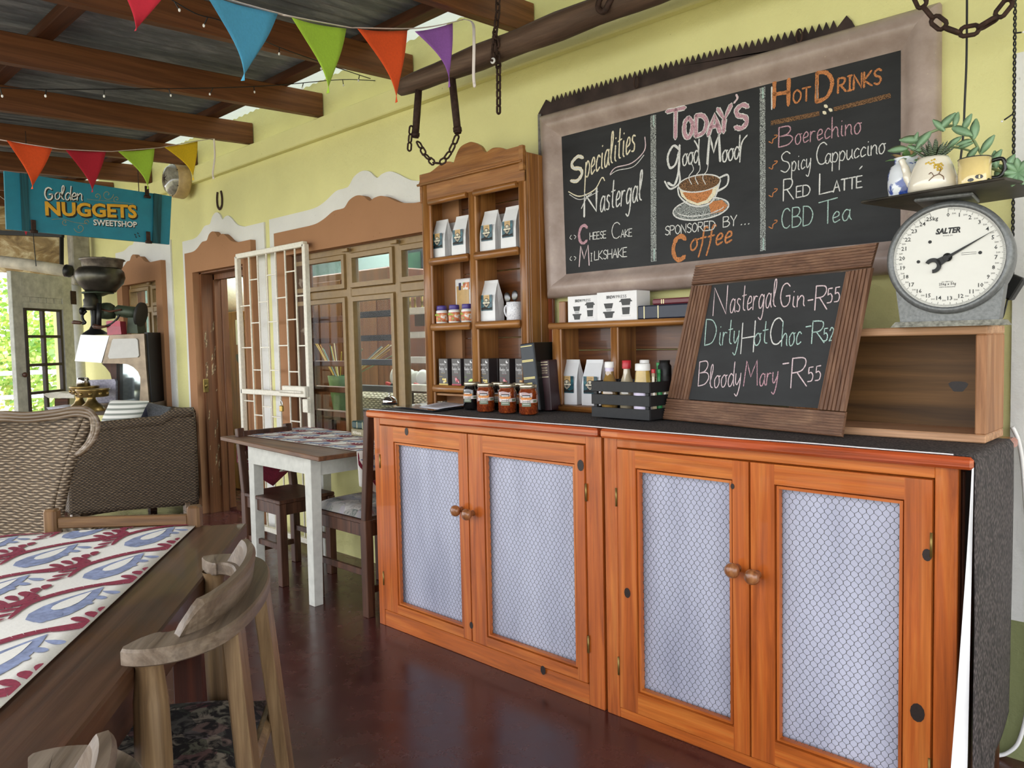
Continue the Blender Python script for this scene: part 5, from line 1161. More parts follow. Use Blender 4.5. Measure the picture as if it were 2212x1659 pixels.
chain(r, [P(1068, 68, 1, YY-.06), P(1075, 100, 1, YY-.05), P(1076, 135, 1, YY-.03), P(1077, 150, 1, YY), P(1077, 245, 1, YY+.02)], .042, .0048)
b = MB(); q = P(1064, 131, 1, YY-.07); b.lathe([(.004, 0), (.012, 0), (.012, .004), (.004, .004)], q, (0, 1, 0), 16); b.build('washer', M_white2, r)
b = MB(); b.tube([q+Vector((0, -.008, 0)), q+Vector((0, .03, 0))], .005, 8); b.build('bolt', M_rust, r)
r = thing('draped_chain', 'heavy rusty chain draped across the top right corner of the menu chalkboard', 'chain', P(2080, 40, 1, 2.4), world=True)
chain(r, smooth_pts([P(x, y_, 1, 2.42) for x, y_ in [(1970, -45), (1990, 5), (2015, 38), (2050, 63), (2085, 68), (2125, 55), (2160, 28), (2185, -5), (2200, -40)]], 4), .058, .0062)
M_cable = plain('black cable', '161616', .5)
r = tag((lambda b: (b.tube(smooth_pts([P(x, y_, 1, 2.5) for x, y_ in [(2089, -40), (2088, 120), (2084, 220), (2080, 300), (2066, 420), (2064, 480)]], 5), .003, 6), b.build('black_cord', M_cable))[1])(MB()), 'thin black cord hanging down the wall behind the plants', 'cord')
r = thing('plug_transformer', 'black plug transformer on a twisted fairy light cable at the right edge', 'transformer', P(2183, 620, 1, 2.48), world=True)
b = MB(); q = P(2183, 619, 1, 2.5); b.bhex([q+Matrix.Rotation(.5, 3, 'Y') @ Vector((x, y_, z)) for z in (-.033, .033) for y_ in (-.025, .025) for x in (-.022, .022)], .004); b.build('housing', M_black, r)
b = MB(); q2 = q+Vector((-.02, -.026, .02)); b.box(q2, q2+Vector((.018, .001, .02))); b.build('sticker', M_white2, r)
b = MB(); n = 160
for ph in (0, PI): b.tube([P(2193+(-6)*k/n, -30+630*k/n, 1, 2.48)+Vector((math.cos(k*.9+ph)*.0028, math.sin(k*.9+ph)*.0028, 0)) for k in range(n+1)], .0021, 5)
b.build('twisted_cable', M_cable, r)
b = MB(); b.tube(smooth_pts([P(x, y_, 1, 2.5) for x, y_ in [(2178, 640), (2168, 680), (2160, 700), (2156, 760)]], 5), .0025, 6); b.build('lower_cable', M_cable, r)
for (x, y_, dx) in ((2190, 72, 1), (2187, 247, -1), (2185, 150, 1)):
    if y_ == 150: continue
    q = P(x, y_, 1, 2.475); b = MB(); b.tube([q, q+Vector((dx*.018, -.005, -.004 if dx > 0 else -.012))], .0022, 6); bb = b.build('bulb_lead', M_cable, r)
    b = MB(); b.ball(q+Vector((dx*.023, -.006, -.005 if dx > 0 else -.015)), .003, 8); b.build('bulb', M_plast, bb)
r = tag((lambda b: (b.tube(smooth_pts([P(x, y_, 1, Y_) for x, y_, Y_ in [(2187, 922, 2.56), (2202, 960, 2.565), (2212, 1040, 2.57), (2224, 1250, 2.57), (2224, 1480, 2.57), (2205, 1590, 2.575), (2178, 1625, 2.57), (2145, 1632, 2.56), (2110, 1628, 2.55)]], 6), .006, 8), b.build('white_cable', M_plast))[1])(MB()), 'white cable running down the wall behind the cabinet end', 'cable')
# ================================================================ helpers for the left half
D3 = Vector((_d.x, _d.y, 0)); R3 = Vector((_r0.x, _r0.y, 0)); Z3 = Vector((0, 0, 1))
def PD(x, y, D):
    d = FW*FPX + RT*(x-CW/2) - UP*(y-CH/2)
    return EYE + d*(D/d.dot(D3))
def slab(b, px, D, dep, dd=0):
    """solid whose front face has the given outline at distance D"""
    pts = [PD(x, y, D) for x, y in px]; b.prism(pts, D3*dep); return b
def weave(name, dark, mid, light, p=.011, q=.03, st=.8):
    m, t = mat(name, None, .6, spec=.35); L = t.l
    sp = t.new('ShaderNodeSeparateXYZ'); t.link(t.coord(), sp.inputs[0])
    def M(op, a, b_=None):
        n = t.new('ShaderNodeMath', operation=op)
        for i, v_ in enumerate((a, b_)):
            if v_ is None: continue
            if isinstance(v_, bpy.types.NodeSocket): L.new(v_, n.inputs[i])
            else: n.inputs[i].default_value = v_
        return n.outputs[0]
    ad = M('ADD', M('MULTIPLY', t.noise(t.coord(), 14, 4), .022), sp.outputs[2]); row = M('FLOOR', M('DIVIDE', ad, p)); fr_ = M('SUBTRACT', M('DIVIDE', ad, p), row)
    par = M('MODULO', row, 2.0); along = M('ADD', M('ADD', sp.outputs[0], M('MULTIPLY', sp.outputs[1], .8)), M('MULTIPLY', t.noise(t.coord(), 16, 3), .03))
    wv = M('SINE', M('ADD', M('MULTIPLY', along, PI*2/q), M('MULTIPLY', par, PI)))
    h = M('MULTIPLY', M('SINE', M('MULTIPLY', fr_, PI)), M('ADD', M('MULTIPLY', wv, .42), .58))
    n = t.noise(t.coord((1, 1, 9)), 30, 4, .7); k = M('ADD', M('MULTIPLY', h, .5), M('MULTIPLY', n, .62))
    t.link(t.ramp(k, [(.25, dark), (.5, mid), (.78, light)]), t.b.inputs['Base Color']); t.bump(h, st, .006); return m
M_wick = weave('grey brown wicker', '1f1812', '6b5a47', 'a8967f', .0115, .045)
M_wick2 = weave('brown wicker', '17110b', '4a3c2d', '7d6a52', .0105, .036)
M_cane = wood('worn rattan cane', '4a3a2a', '6f5b45', 'b7aa9c', 0, .35, 1.3, coat=.2)
M_oldw = wood('old oiled hardwood', '2a170f', '452a1c', '5e3d2a', 0, .42, .6, coat=.15)
M_chw = wood('pale worn chair wood', '4a3724', '6f573c', '8d7454', 2, .4, .8)
M_chg = wood('greyed chair arm', '483a2f', '6b5b4b', '8a7b6b', 0, .45, .8)
M_brc = wood('brown chair wood', '2e1a12', '4d3022', '6b4632', 2, .45, .8)
M_flo, t = mat('floral cushion fabric', None, .8)
v = t.new('ShaderNodeTexVoronoi'); v.inputs['Scale'].default_value = 24; t.link(t.coord(), v.inputs['Vector']); n = t.noise(t.coord(), 30, 4, .6, 1.5)
sp = t.new('ShaderNodeSeparateXYZ'); t.link(v.outputs['Color'], sp.inputs[0]); c1_ = t.ramp(sp.outputs[0], [(.0, '7a3b45'), (.25, 'b9b3ae'), (.5, '4b554c'), (.75, '8b8794'), (1, 'c4b8a4')]); t.link(t.mix(t.ramp(n, [(.4, (0, 0, 0, 1)), (.6, (1, 1, 1, 1))]), c1_, '8f8a84'), t.b.inputs['Base Color'])
M_flod, t = mat('dark floral cushion fabric', None, .85)
v = t.new('ShaderNodeTexVoronoi'); v.inputs['Scale'].default_value = 20; t.link(t.coord(), v.inputs['Vector']); n = t.noise(t.coord(), 26, 4, .6, 1.5)
sp = t.new('ShaderNodeSeparateXYZ'); t.link(v.outputs['Color'], sp.inputs[0]); c1_ = t.ramp(sp.outputs[0], [(.0, '5d2b3a'), (.3, '9a9488'), (.6, '3c4438'), (1, '8a7a86')]); t.link(t.mix(t.ramp(n, [(.42, (0, 0, 0, 1)), (.56, (1, 1, 1, 1))]), c1_, '17161c'), t.b.inputs['Base Color'])
M_rc = plain('cream runner linen', 'ebe7de', .85, var=.05, sc=200, bump=.15); M_bur = plain('burgundy velvet print', '86243c', .8, var=.25, sc=120); M_blu = plain('blue grey print', '8690b0', .85, var=.3, sc=60); M_gyp = plain('grey print', '6e696b', .85, var=.25, sc=60)
def motifs(b, o, ex, ey, lu, lv, pu=.30, pv=.26, lift=.0006, sc=1.0, seed=1, rot=0):
    """scrolling leaf print on a cloth spanned by ex*[0..lu], ey*[0..lv]"""
    nn_ = ex.cross(ey).normalized(); nn_ = nn_ if nn_.z > 0 or abs(nn_.z) < .3 else -nn_
    def pt(u, v, k): return o+ex*min(max(u, .002), lu-.002)+ey*min(max(v, .002), lv-.002)+nn_*(lift+k*.0003)
    def poly(c, k, m_):
        if max(p[0] for p in c) < .002 or min(p[0] for p in c) > lu-.002 or max(p[1] for p in c) < .002 or min(p[1] for p in c) > lv-.002: return
        b.m = m_; b.add([pt(u, v, k) for u, v in c], [list(range(len(c)))])
    def strip(path, w, k, m_):
        q = smooth_pts([Vector((x, y, 0)) for x, y in path], 5); n = len(q)
        for i in range(n-1):
            d = (q[i+1]-q[i]).normalized(); s_ = Vector((-d.y, d.x, 0)); a0 = w*math.sin(PI*(.08+.9*i/n)); a1 = w*math.sin(PI*(.08+.9*(i+1)/n))
            poly([(p.x, p.y) for p in (q[i]+s_*a0, q[i]-s_*a0, q[i+1]-s_*a1, q[i+1]+s_*a1)], k, m_)
    def drop(x, y, a, L, W, k, m_):
        c = []; ca, sa = math.cos(a), math.sin(a)
        for i in range(14):
            t_ = 2*PI*i/14; r_ = (1-math.cos(t_))*.5; X = L*r_; Y = W*math.sin(t_)*(r_**.6); c.append((x+X*ca-Y*sa, y+X*sa+Y*ca))
        poly(c, k, m_)
    rows = int(lv/pv)+3; cols = int(lu/pu)+3
    for j in range(-1, rows):
        for i in range(-1, cols):
            x = (i+(.5 if j % 2 else 0))*pu; y = j*pv; s = sc
            def T(l): return [(x+a*s, y+c*s) for a, c in l]
            drop(x+.02*s, y+.05*s, .25, .20*s, .055*s, 0, 1)                    # blue paisley
            for q in range(6): drop(x+(.05+q*.026)*s, y+(.045+.012*q)*s, -1.1+.12*q, .045*s, .012*s, 1, 1)
            drop(x+.05*s, y+.062*s, .25, .11*s, .024*s, 2, 3)
            strip(T([(-.03, -.02), (-.01, .03), (.03, .10), (.10, .15), (.19, .15)]), .011*s, 3, 0)   # burgundy sweep
            strip(T([(-.10, .0), (-.05, -.03), (-.01, .0), (.01, .05)]), .016*s, 3, 0)
            for q in range(5): drop(x+(-.02-.022*q)*s, y+(-.005-.006*q)*s, 2.2+.18*q, (.055-.004*q)*s, .013*s, 4, 0)
            for q in range(4): drop(x+(.10+.028*q)*s, y+(.150+.002*q)*s, 1.2-.15*q, .04*s, .011*s, 4, 0)
M_run = [M_bur, M_blu, M_gyp, M_rc]
# ================================================================ bunting
FC = {k: plain(k+' felt', c, .9, var=.06, sc=120) for k, c in dict(red='b01c30', blue='4fa3cc', lime='a6cc3f', orange='e2531f', purple='9a62b8', yellow='e8c21f').items()}
M_tape = plain('white cotton tape', 'e6dcd8', .8, var=.04)
def bunting(name, label, line, flags, tail):
    r = thing(name, label, 'bunting', PD(*line[0]), world=True)
    pts = smooth_pts([PD(*p) for p in line], 6); b = MB(); b.tube(pts, .007, 6, flat=.25, up=(0, 0, 1)); b.v = b.v
    b.build('tape', M_tape, r)
    for (col, ax_, ay, bx_, by, tx, ty, Da, Db, bow) in flags:
        A, B = PD(ax_, ay, Da), PD(bx_, by, Db); T = PD(tx, ty, Da+(Db-Da)*.5); b = MB()
        def fn(u, v):
            p = A.lerp(B, u); q = p.lerp(T, v); e = (A-T).cross(B-T).normalized()
            side = (B-A)*(-bow*math.sin(PI*v)*.25*(1-u))
            return q+e*(.010*math.sin(PI*u)*(1-v)+.006*math.sin(v*5+u*3))-side
        b.grid(fn, 8, 14); b.build('flag', FC[col], r, mods=[('SOLIDIFY', dict(thickness=.0015))])
    b = MB(); tp = [PD(*p) for p in tail]; b.tube(smooth_pts(tp, 5), .006, 6, flat=.3); b.ball(tp[-1], .007, 6, sz=1.5); b.build('tie_end', M_tape, r)
bunting('bunting', 'near bunting of red, blue, lime, orange and purple felt flags on white tape', [(180, -90, 1.75), (350, -52, 1.9), (470, -8, 2.15), (598, 28, 2.45), (630, 36, 2.5), (747, 58, 2.8), (775, 60, 2.9), (880, 62, 3.1), (940, 56, 3.2), (1002, 42, 3.3)],
    [('red', 240, -75, 372, -30, 292, 66, 1.8, 1.9, .3), ('blue', 445, -12, 600, 30, 524, 174, 2.1, 2.45, .5), ('lime', 630, 38, 748, 62, 708, 201, 2.5, 2.8, .5), ('orange', 772, 62, 880, 66, 856, 221, 2.85, 3.05, .6), ('purple', 896, 68, 978, 50, 970, 188, 3.1, 3.25, .9)],
    [(1002, 42, 3.25), (1021, 50, 3.1), (1024, 90, 3.0), (1023, 160, 3.0), (1025, 184, 3.0)])
bunting('bunting', 'bunting of orange, red, lime and yellow flags, the far string above the turquoise sign', [(-60, 290, 3.3), (0, 302, 3.4), (113, 320, 3.6), (145, 323, 3.7), (229, 327, 3.9), (256, 326, 4.0), (334, 320, 4.2), (356, 317, 4.3), (428, 304, 4.6), (462, 300, 4.8)],
    [('orange', 14, 303, 113, 321, 69, 408, 3.4, 3.6, .4), ('red', 141, 323, 229, 328, 199, 415, 3.7, 3.9, .4), ('lime', 255, 327, 334, 321, 319, 408, 4.0, 4.2, .6), ('yellow', 355, 318, 427, 305, 417, 389, 4.3, 4.55, .7)],
    [(462, 300, 4.8), (463, 310, 4.8), (464, 340, 4.8), (460, 372, 4.8), (461, 384, 4.8)])
def lights(label, line, n, seed):
    r = thing('fairy_lights', label, 'string lights', PD(*line[0]), world=True); pts = smooth_pts([PD(*p) for p in line], 8); b = MB(); b.tube(pts, .0022, 5); b.build('wire', M_cable, r)
    rr = random.Random(seed)
    for k in range(n):
        p = pts[int((k+.5)*len(pts)/n)]; d = Vector((rr.uniform(-.012, .012), rr.uniform(-.012, .012), -.028)); b = MB(); b.tube([p, p+d], .0022, 5); o = b.build('bulb_lead', M_cable, r); b = MB(); b.ball(p+d, .0045, 8, sz=1.4); b.build('bulb', M_plast, o)
lights('thin black fairy light wire with tiny bulbs strung level below the rafters', [(-20, 188, 3.0), (100, 193, 3.1), (300, 192, 3.3), (460, 190, 3.6), (600, 184, 3.9), (740, 172, 4.2), (830, 176, 4.3)], 9, 1)
lights('thin black fairy light wire running down behind the blue and lime flags', [(340, -20, 2.6), (420, 28, 2.7), (480, 46, 2.8), (570, 88, 3.1), (640, 116, 3.3), (740, 150, 3.6), (800, 170, 3.9)], 6, 2)
# ================================================================ sweetshop sign
SXP = -5.5
def Sg(x, y, l=0): return P(x, y, 0, SXP+l)
r = thing('hanging_sign', 'turquoise hanging sign reading Golden Nuggets Sweetshop in white and yellow', 'sign', Sg(190, 430), world=True)
M_tq = plain('turquoise sign paint', '1a7f97', .5, var=.1, sc=14); M_tqd = wood('dark turquoise batten', '0c3138', '144a54', '1c6672', 2, .55, 1)
b = MB(); q = [Sg(9, 369), Sg(371, 424), Sg(366, 528), Sg(14, 495)]; b.prism(q, (-.02, 0, 0)); b.build('board', M_tq, r)
for a in (((42, 374), (59, 377), (62, 500), (47, 498)), ((331, 418), (348, 421), (345, 526), (329, 524))):
    b = MB(); b.prism([Sg(x, y, .001) for x, y in a], (.014, 0, 0)); b.build('batten', M_tqd, r)
for (x, y) in ((72, 489), (320, 513), (317, 415)):
    b = MB(); p = Sg(x, y, .012); b.box((p.x, p.y-.014, p.z-.04), (p.x+.008, p.y+.014, p.z+.04), .003); b.tube([(p.x+.006, p.y-.02, p.z-.032), (p.x+.006, p.y+.02, p.z-.032)], .01, 8)
    b.build('iron_bracket', M_rust, r)
b = MB(); bmat = [M_ink, plain('sign yellow', 'e0a92c', .5), plain('sign white', 'ecebe6', .5), plain('sign scroll tan', '9c8a60', .6)]
def stext(s, x0, y0, x1, y1, hpx, mi, bold, shear, lift, ox=0, oy=0):
    A, E = Sg(x0+ox, y0+oy, lift), Sg(x1+ox, y1+oy, lift); T_ = Sg(x0+ox, y0+oy-hpx, lift); b.m = mi
    text(b, s, A, E-A, Vector((0, 0, 1)), (T_-A).length, (E-A).length, bold=bold, shear=shear, res=3)
for k, (ox, oy) in enumerate(((3, 3), (2, 2), (1, 1))): stext('NUGGETS', 98, 464, 296, 470, 29, 0, .05, 0, .0015+.0002*k, ox, oy)
stext('NUGGETS', 98, 464, 296, 470, 28, 1, .035, 0, .003)
stext('SWEETSHOP', 202, 486, 296, 491, 12, 0, .04, 0, .0015, 1.5, 1.5); stext('SWEETSHOP', 202, 486, 296, 491, 12, 2, .02, 0, .003)
G_ = Board(Sg(190, 430, .002), (1, 0, 0)); G_.b = b
for l, mi, th, dx in ((.0, 0, .011, 2), (.0012, 2, .0085, 0)):
    G_.word('G', (97+dx, 432+dx), (114+dx, 431+dx), 26, th, mi, lift=l); G_.word('olden', (118+dx, 430+dx), (178+dx, 433+dx), 30, th*.72, mi, slant=.1, sp=.06, lift=l)
def curl(cx_, cy_, r0_, turns, dirn=1, a0=0): return [(cx_+r0_*(1-k/26)*math.cos(a0+dirn*k*turns*2*PI/26), cy_+r0_*(1-k/26)*math.sin(a0+dirn*k*turns*2*PI/26)) for k in range(24)]
for c_ in (curl(232, 420, 13, 1.3, 1), curl(210, 424, 8, 1.2, -1, 1), curl(252, 430, 7, 1.2, 1, 2), curl(172, 492, 12, 1.3, -1, 3), curl(140, 480, 7, 1.2, 1, 1), curl(186, 480, 6, 1.1, -1)): G_.line(c_, .0034, 3, True, .0008)
G_.line([(188, 430), (205, 432), (230, 434), (288, 440)], .002, 3); G_.line([(112, 474), (135, 473), (160, 480), (190, 484)], .0025, 3)
for (x, y) in ((291, 506), (297, 503), (300, 509), (293, 511)): G_.line([(x, y), (x+2, y+2)], .007, 0)
b.build('lettering', bmat, r)
b = MB(); b.tube([Sg(300, 414), Vector((SXP, Sg(300, 414).y, 2.6))], .003, 5); b.tube([Sg(60, 380), Vector((SXP, Sg(60, 380).y, 2.6))], .003, 5); b.build('hanging_wire', M_rust, r)
# bulkhead lamp, horseshoe
q = P(398, 392, 1, WY-.045)
r = thing('bulkhead_lamp', 'round cream bulkhead lamp with ribbed glass on the ledge near the sign', 'lamp', q, world=True)
b = MB(); b.lathe([(.001, 0), (.125, 0), (.13, .01), (.125, .085), (.115, .09)], q, (0, -1, 0), 32); b.build('lamp_body', plain('aged cream enamel', 'b79b6c', .45, var=.15), r)
b = MB(); b.lathe([(.115, .082), (.11, .105), (.085, .13), (.045, .143), (.001, .146)], q, (0, -1, 0), 32); b.build('lamp_glass', plain('dusty ribbed glass', '8f8b80', .12, coat=.8, var=.3, sc=40), r)
b = MB()
for k in range(3):
    a = PI/6+k*PI/3; b.tube([q+Vector((.118*math.cos(a)*s_, -.088-.062*math.cos(s_*PI/2), .118*math.sin(a)*s_)) for s_ in (-1, -.7, -.35, 0, .35, .7, 1)], .003, 5)
b.build('wire_guard', M_rust, r)
q = P(474, 433, 1, WY-.006); b = MB(); hs = [(-.026, .062), (-.036, .03), (-.038, -.005), (-.03, -.04), (0, -.06), (.03, -.04), (.038, -.005), (.036, .03), (.026, .062)]
b.tube(smooth_pts([q+Vector((x, 0, z)) for x, z in hs], 4), .0095, 8, flat=.5, up=(0, 1, 0)); tag(b.build('horseshoe', M_rust, base=q), 'rusty horseshoe nailed to the wall above the door gable', 'horseshoe')
# ================================================================ security gate standing open
GYY = 2.5
def Gt(x, y): return P(x, y, 1, GYY)
r = thing('security_gate', 'cream painted steel security gate swung open in front of the wall between door and window', 'gate', Gt(592, 740), world=True)
gx = [Gt(x, 700).x for x in (519, 543, 561.5, 581, 600.5, 621, 642.5, 665)]; zt = Gt(590, 540).z; zm = Gt(595, 849).z; zb = .06
def gbar(p, q, w=.010, name='bar', bv=.001):
    b = MB(); b.bar(p, q, w, w, (0, 1, 0), bv); b.build(name, M_wpaint, r)
for x in (gx[0], gx[-1]): gbar((x, GYY, zb), (x, GYY, zt), .032, 'gate_frame', .003)
gbar((gx[0], GYY, zt), (gx[-1], GYY, zt), .032, 'gate_frame', .003); gbar((gx[0], GYY, zm), (gx[-1], GYY, zm), .032, 'gate_frame', .003); gbar((gx[0], GYY, zb), (gx[-1], GYY, zb), .032, 'gate_frame', .003)
for x in gx[1:-1]: gbar((x, GYY, zb), (x, GYY, zt), .009)
hz = [(0, (655, 750)), (1, (598, 695, 800)), (2, (650, 750)), (3, (593, 695, 800)), (4, (645, 747)), (5, (592, 693, 802)), (6, (645, 748))]
for k, ys in hz:
    for y in ys: z = Gt(590, y).z; gbar((gx[k], GYY, z), (gx[k+1], GYY, z), .008)
for k, y in ((1, 900), (3, 900), (5, 905), (0, 870), (2, 880)): z = Gt(590, y).z; gbar((gx[k], GYY, z), (gx[k+1], GYY, z), .008)
b = MB(); p = Gt(640, 845); b.box((gx[5]-.01, GYY-.05, p.z-.03), (gx[-1]+.02, GYY-.02, p.z+.035), .004); b.tube([(gx[5]-.02, GYY-.055, p.z), (gx[-1], GYY-.055, p.z)], .009, 8); b.box((gx[-1]-.02, GYY-.045, p.z-.12), (gx[-1]+.035, GYY-.015, p.z-.04), .004); b.build('lock_box', M_wpaint, r)
b = MB(); p = Gt(628, 880); b.box((p.x-.016, GYY-.07, p.z-.02), (p.x+.016, GYY-.055, p.z+.015), .003); lk = b.build('padlock', plain('brass lock', 'b79a55', .3, .8), r)
b = MB(); b.tube(smooth_pts([(p.x-.011, GYY-.062, p.z+.012), (p.x-.011, GYY-.062, p.z+.035), (p.x, GYY-.062, p.z+.046), (p.x+.011, GYY-.062, p.z+.035), (p.x+.011, GYY-.062, p.z+.012)], 3), .003, 6); b.build('shackle', M_chr, lk)
# brown board seen through the gate and window reveal
x0, x1 = VX0+fr+.01, P(668, 700, 1, WY+.0).x
b = MB(); b.box((x0, WY+.0, .6), (x1, WY+.018, VZ-.15)); 
m, t = mat('patched brown board', None, .7); n = t.noise(t.coord(), 7, 5, .6); n2 = t.noise(t.coord((14, 14, 1)), 3, 4)
t.link(t.mix(t.ramp(n, [(.62, (0, 0, 0, 1)), (.66, (1, 1, 1, 1))]), t.ramp(n2, [(.3, '3a2413'), (.7, '5e4026')]), '8a7a6a'), t.b.inputs['Base Color'])
tag(b.build('window_board', m, kind='structure'), 'brown boarded side of the shop window behind the gate', 'window board')
# ================================================================ white cafe table
TZ = .755
tA, tB = P(475, 943, 2, TZ), P(688, 987, 2, TZ); x0, x1, y0, y1 = tA.x+.06, tB.x, tB.y, 2.52
r = thing('cafe_table', 'small table with white painted legs and brown wooden top beside the cabinet', 'table', ((x0+x1)/2, (y0+y1)/2, 0), world=True)
M_wleg = plain('white painted leg', 'c9c8bf', .45, var=.1, sc=25)
b = MB(); yl = P(476, 943, 2, TZ).y; c = [Vector((x0-.06, yl, TZ-.022)), Vector((x1, y0, TZ-.022)), Vector((x0-.06, y1, TZ-.022)), Vector((x1, y1, TZ-.022))]; b.bhex(c+[p+Vector((0, 0, .022)) for p in c], .003); b.build('table_top', wood('table top brown', '3f2819', '6a4730', '85603f', 0, .45, .6), r)
lx0, lx1 = P(546, 1100, 1, 2.03).x, P(662, 1150, 1, 1.965).x; ly0, ly1 = 1.965, 2.44
for (lx, ly) in ((lx0, ly0+.05), (lx1, ly0), (lx0+.0, ly1), (lx1, ly1)):
    b = MB(); s_ = .058; c = [Vector((lx+(sx)*.0+(s_ if sx else 0)*(1 if z else .85), ly+(s_ if sy_ else 0)*(1 if z else .85), z)) for z in (0, TZ-.022) for sy_ in (0, 1) for sx in (0, 1)]; b.bhex(c, .002); b.build('leg', M_wleg, r)
for a, c in (((lx0+.05, ly0+.056, TZ-.13), (lx1, ly0+.036, TZ-.022)), ((lx1+.018, ly0+.058, TZ-.13), (lx1+.04, ly1, TZ-.022)), ((lx0+.018, ly0+.11, TZ-.13), (lx0+.04, ly1, TZ-.022)), ((lx0+.05, ly1+.02, TZ-.13), (lx1, ly1+.04, TZ-.022))):
    b = MB(); c0 = a; b.box(a, c, .001); b.build('apron', M_wleg, r)
# runner on it
r = thing('table_runner', 'cream, burgundy and grey leaf print runner draped over the small white-legged table', 'table runner', ((x0+x1)/2, 2.3, TZ), world=True)
ra = P(510, 937, 2, TZ+.002); rb = P(741, 972, 2, TZ+.002); ya = (ra.y+rb.y)/2; yb_ = 2.51; xl, xr = x0-.063, x1+.003
def rn(u, v): return (xl+(xr-xl)*u, ya+(yb_-ya)*v, TZ+.003+.0012*math.sin(u*14)*math.sin(v*9))
b = MB(); b.grid(rn, 16, 8); tb = b.build('cloth_top', M_rc, r)
b = MB(); motifs(b, Vector((xl, ya, TZ+.0045)), Vector((1, 0, 0)), Vector((0, 1, 0)), xr-xl, yb_-ya, .22, .15, sc=.75); b.build('printed_pattern', M_run, tb)
ym = (ya+yb_)/2
def drop_end(x, sg, flip, dz=.27, nm='cloth_drop'):
    def fn(u, v):
        z = TZ+.002-(.16+(dz-.16)*(1-abs(2*u-1)))*v; return (x+sg*(.003+.012*math.sin(u*5)*v+.012*v), ya+(yb_-ya)*u, z)
    b = MB(); b.grid(fn, 14, 8); o = b.build(nm, M_bur if flip else M_rc, r, mods=[('SOLIDIFY', dict(thickness=.0015))])
    b = MB(); ex, ey = Vector((0, 1, 0)), Vector((0, 0, -1)); base = Vector((x+sg*.019, ya, TZ)); rr = random.Random(4)
    n0 = len(b.v); motifs(b, base, ex, ey, yb_-ya, .17, .19, .16, .0, sc=.75)
    if flip: L_c = yb_-ya; motifs(b, base+ey*.15+ex*L_c*.24, ex, ey, L_c*.52, .10, .17, .11, .0, sc=.7)
    if flip: b.mi = [3 if q == 0 else (3 if q == 1 else 0) for q in b.mi]
    for k in range(len(b.v)):
        vv = min(1, (TZ-b.v[k].z)/(.24)); su = .012*math.sin((b.v[k].y-ya)/(yb_-ya)*5)*vv
        b.v[k].x = x+sg*(.003+su+.012*vv)+(.0045 if not flip else .004)
    b.build('printed_pattern', M_run, o)
drop_end(xr, 1, False); drop_end(xl, -1, True, .33)
# burgundy cloth hanging under the table, over the far chair
def chair(label, loc, rot, W_=.42, Dp=.42, SH=.45, BH=.95, m=M_brc, slats=2, cush=M_flo, grp='cafe chairs'):
    """square wooden chair: back at local y=0, seat towards -y"""
    r = thing('cafe_chair', label, 'chair', loc, rot, grp)
    for sx in (-1, 1):
        b = MB(); x = sx*(W_/2-.02); b.bar((x, 0, 0), (x, -.0, SH), .042, .045, (0, 1, 0), .003); o0 = Vector((x, 0, SH)); b.bar(o0-Vector((0, 0, .02)), (x, .05, BH), .04, .034, (0, 1, 0), .003); b.build('rear_leg', m, r)
        b = MB(); b.bar((x, -Dp, 0), (x, -Dp, SH-.02), .042, .042, (0, 1, 0), .003); b.build('front_leg', m, r)
        b = MB(); b.bar((x, -.02, SH-.05), (x, -Dp+.02, SH-.05), .022, .06, (0, 0, 1), .002); b.build('seat_rail', m, r)
        b = MB(); b.bar((x, -.02, .2), (x, -Dp+.02, .2), .018, .03, (0, 0, 1), .002); b.build('stretcher', m, r)
    for y in (0, -Dp): b = MB(); b.bar((-W_/2+.03, y, SH-.05), (W_/2-.03, y, SH-.05), .022, .06, (0, 0, 1), .002); b.build('seat_rail', m, r)
    b = MB(); b.bar((-W_/2+.03, 0, .12), (W_/2-.03, 0, .12), .018, .03, (0, 0, 1), .002); b.build('stretcher', m, r)
    b = MB(); b.box((-W_/2, -Dp-.02, SH-.02), (W_/2, .02, SH), .004); b.build('seat', m, r)
    for k in range(slats): z = SH+.2+k*(BH-SH-.24)/max(1, slats-1); y = (z-SH)*.1; b = MB(); b.box((-W_/2+.03, y-.008, z-.02), (W_/2-.03, y+.008, z+.025), .003); b.build('back_slat', m, r)
    if cush:
        c_ = thing('seat_cushion', 'padded floral cushion tied on the '+label.split(' ')[0]+' cafe chair by the '+('cabinet' if 'cabinet' in label else 'gate'), 'cushion', loc, rot); b = MB()
        def fn(u, v): x, y = (u*2-1), (v*2-1); e = max(0, 1-abs(x)**5)*max(0, 1-abs(y)**5); return (x*(W_/2-.01), -Dp/2+y*(Dp/2)-.02, SH+.004+.042*e**.5-.012*math.exp(-((abs(x)-.4)**2+(abs(y)-.4)**2)*30))
        b.grid(fn, 18, 18); b.grid(lambda u, v: (fn(1-u, v)[0], fn(1-u, v)[1], SH+.002), 2, 2); b.build('cushion_cover', cush, c_)
    return r
cl = P(790, 1334, 2, 0)
chair('brown wooden cafe chair between the small white table and the cabinet', (cl.x+.0, cl.y+.21, 0), -PI/2)
ca, cb_ = P(530, 926, 2, .80), P(638, 917, 2, .80); cm = ca.lerp(cb_, .5)
chair('reddish wooden cafe chair at the far end of the small white table by the gate', (cm.x-.03, min(cm.y, 2.25), 0), PI/2, min(.40, (cb_-ca).length+.05), .37, .45, .80, M_brc, 2, None)
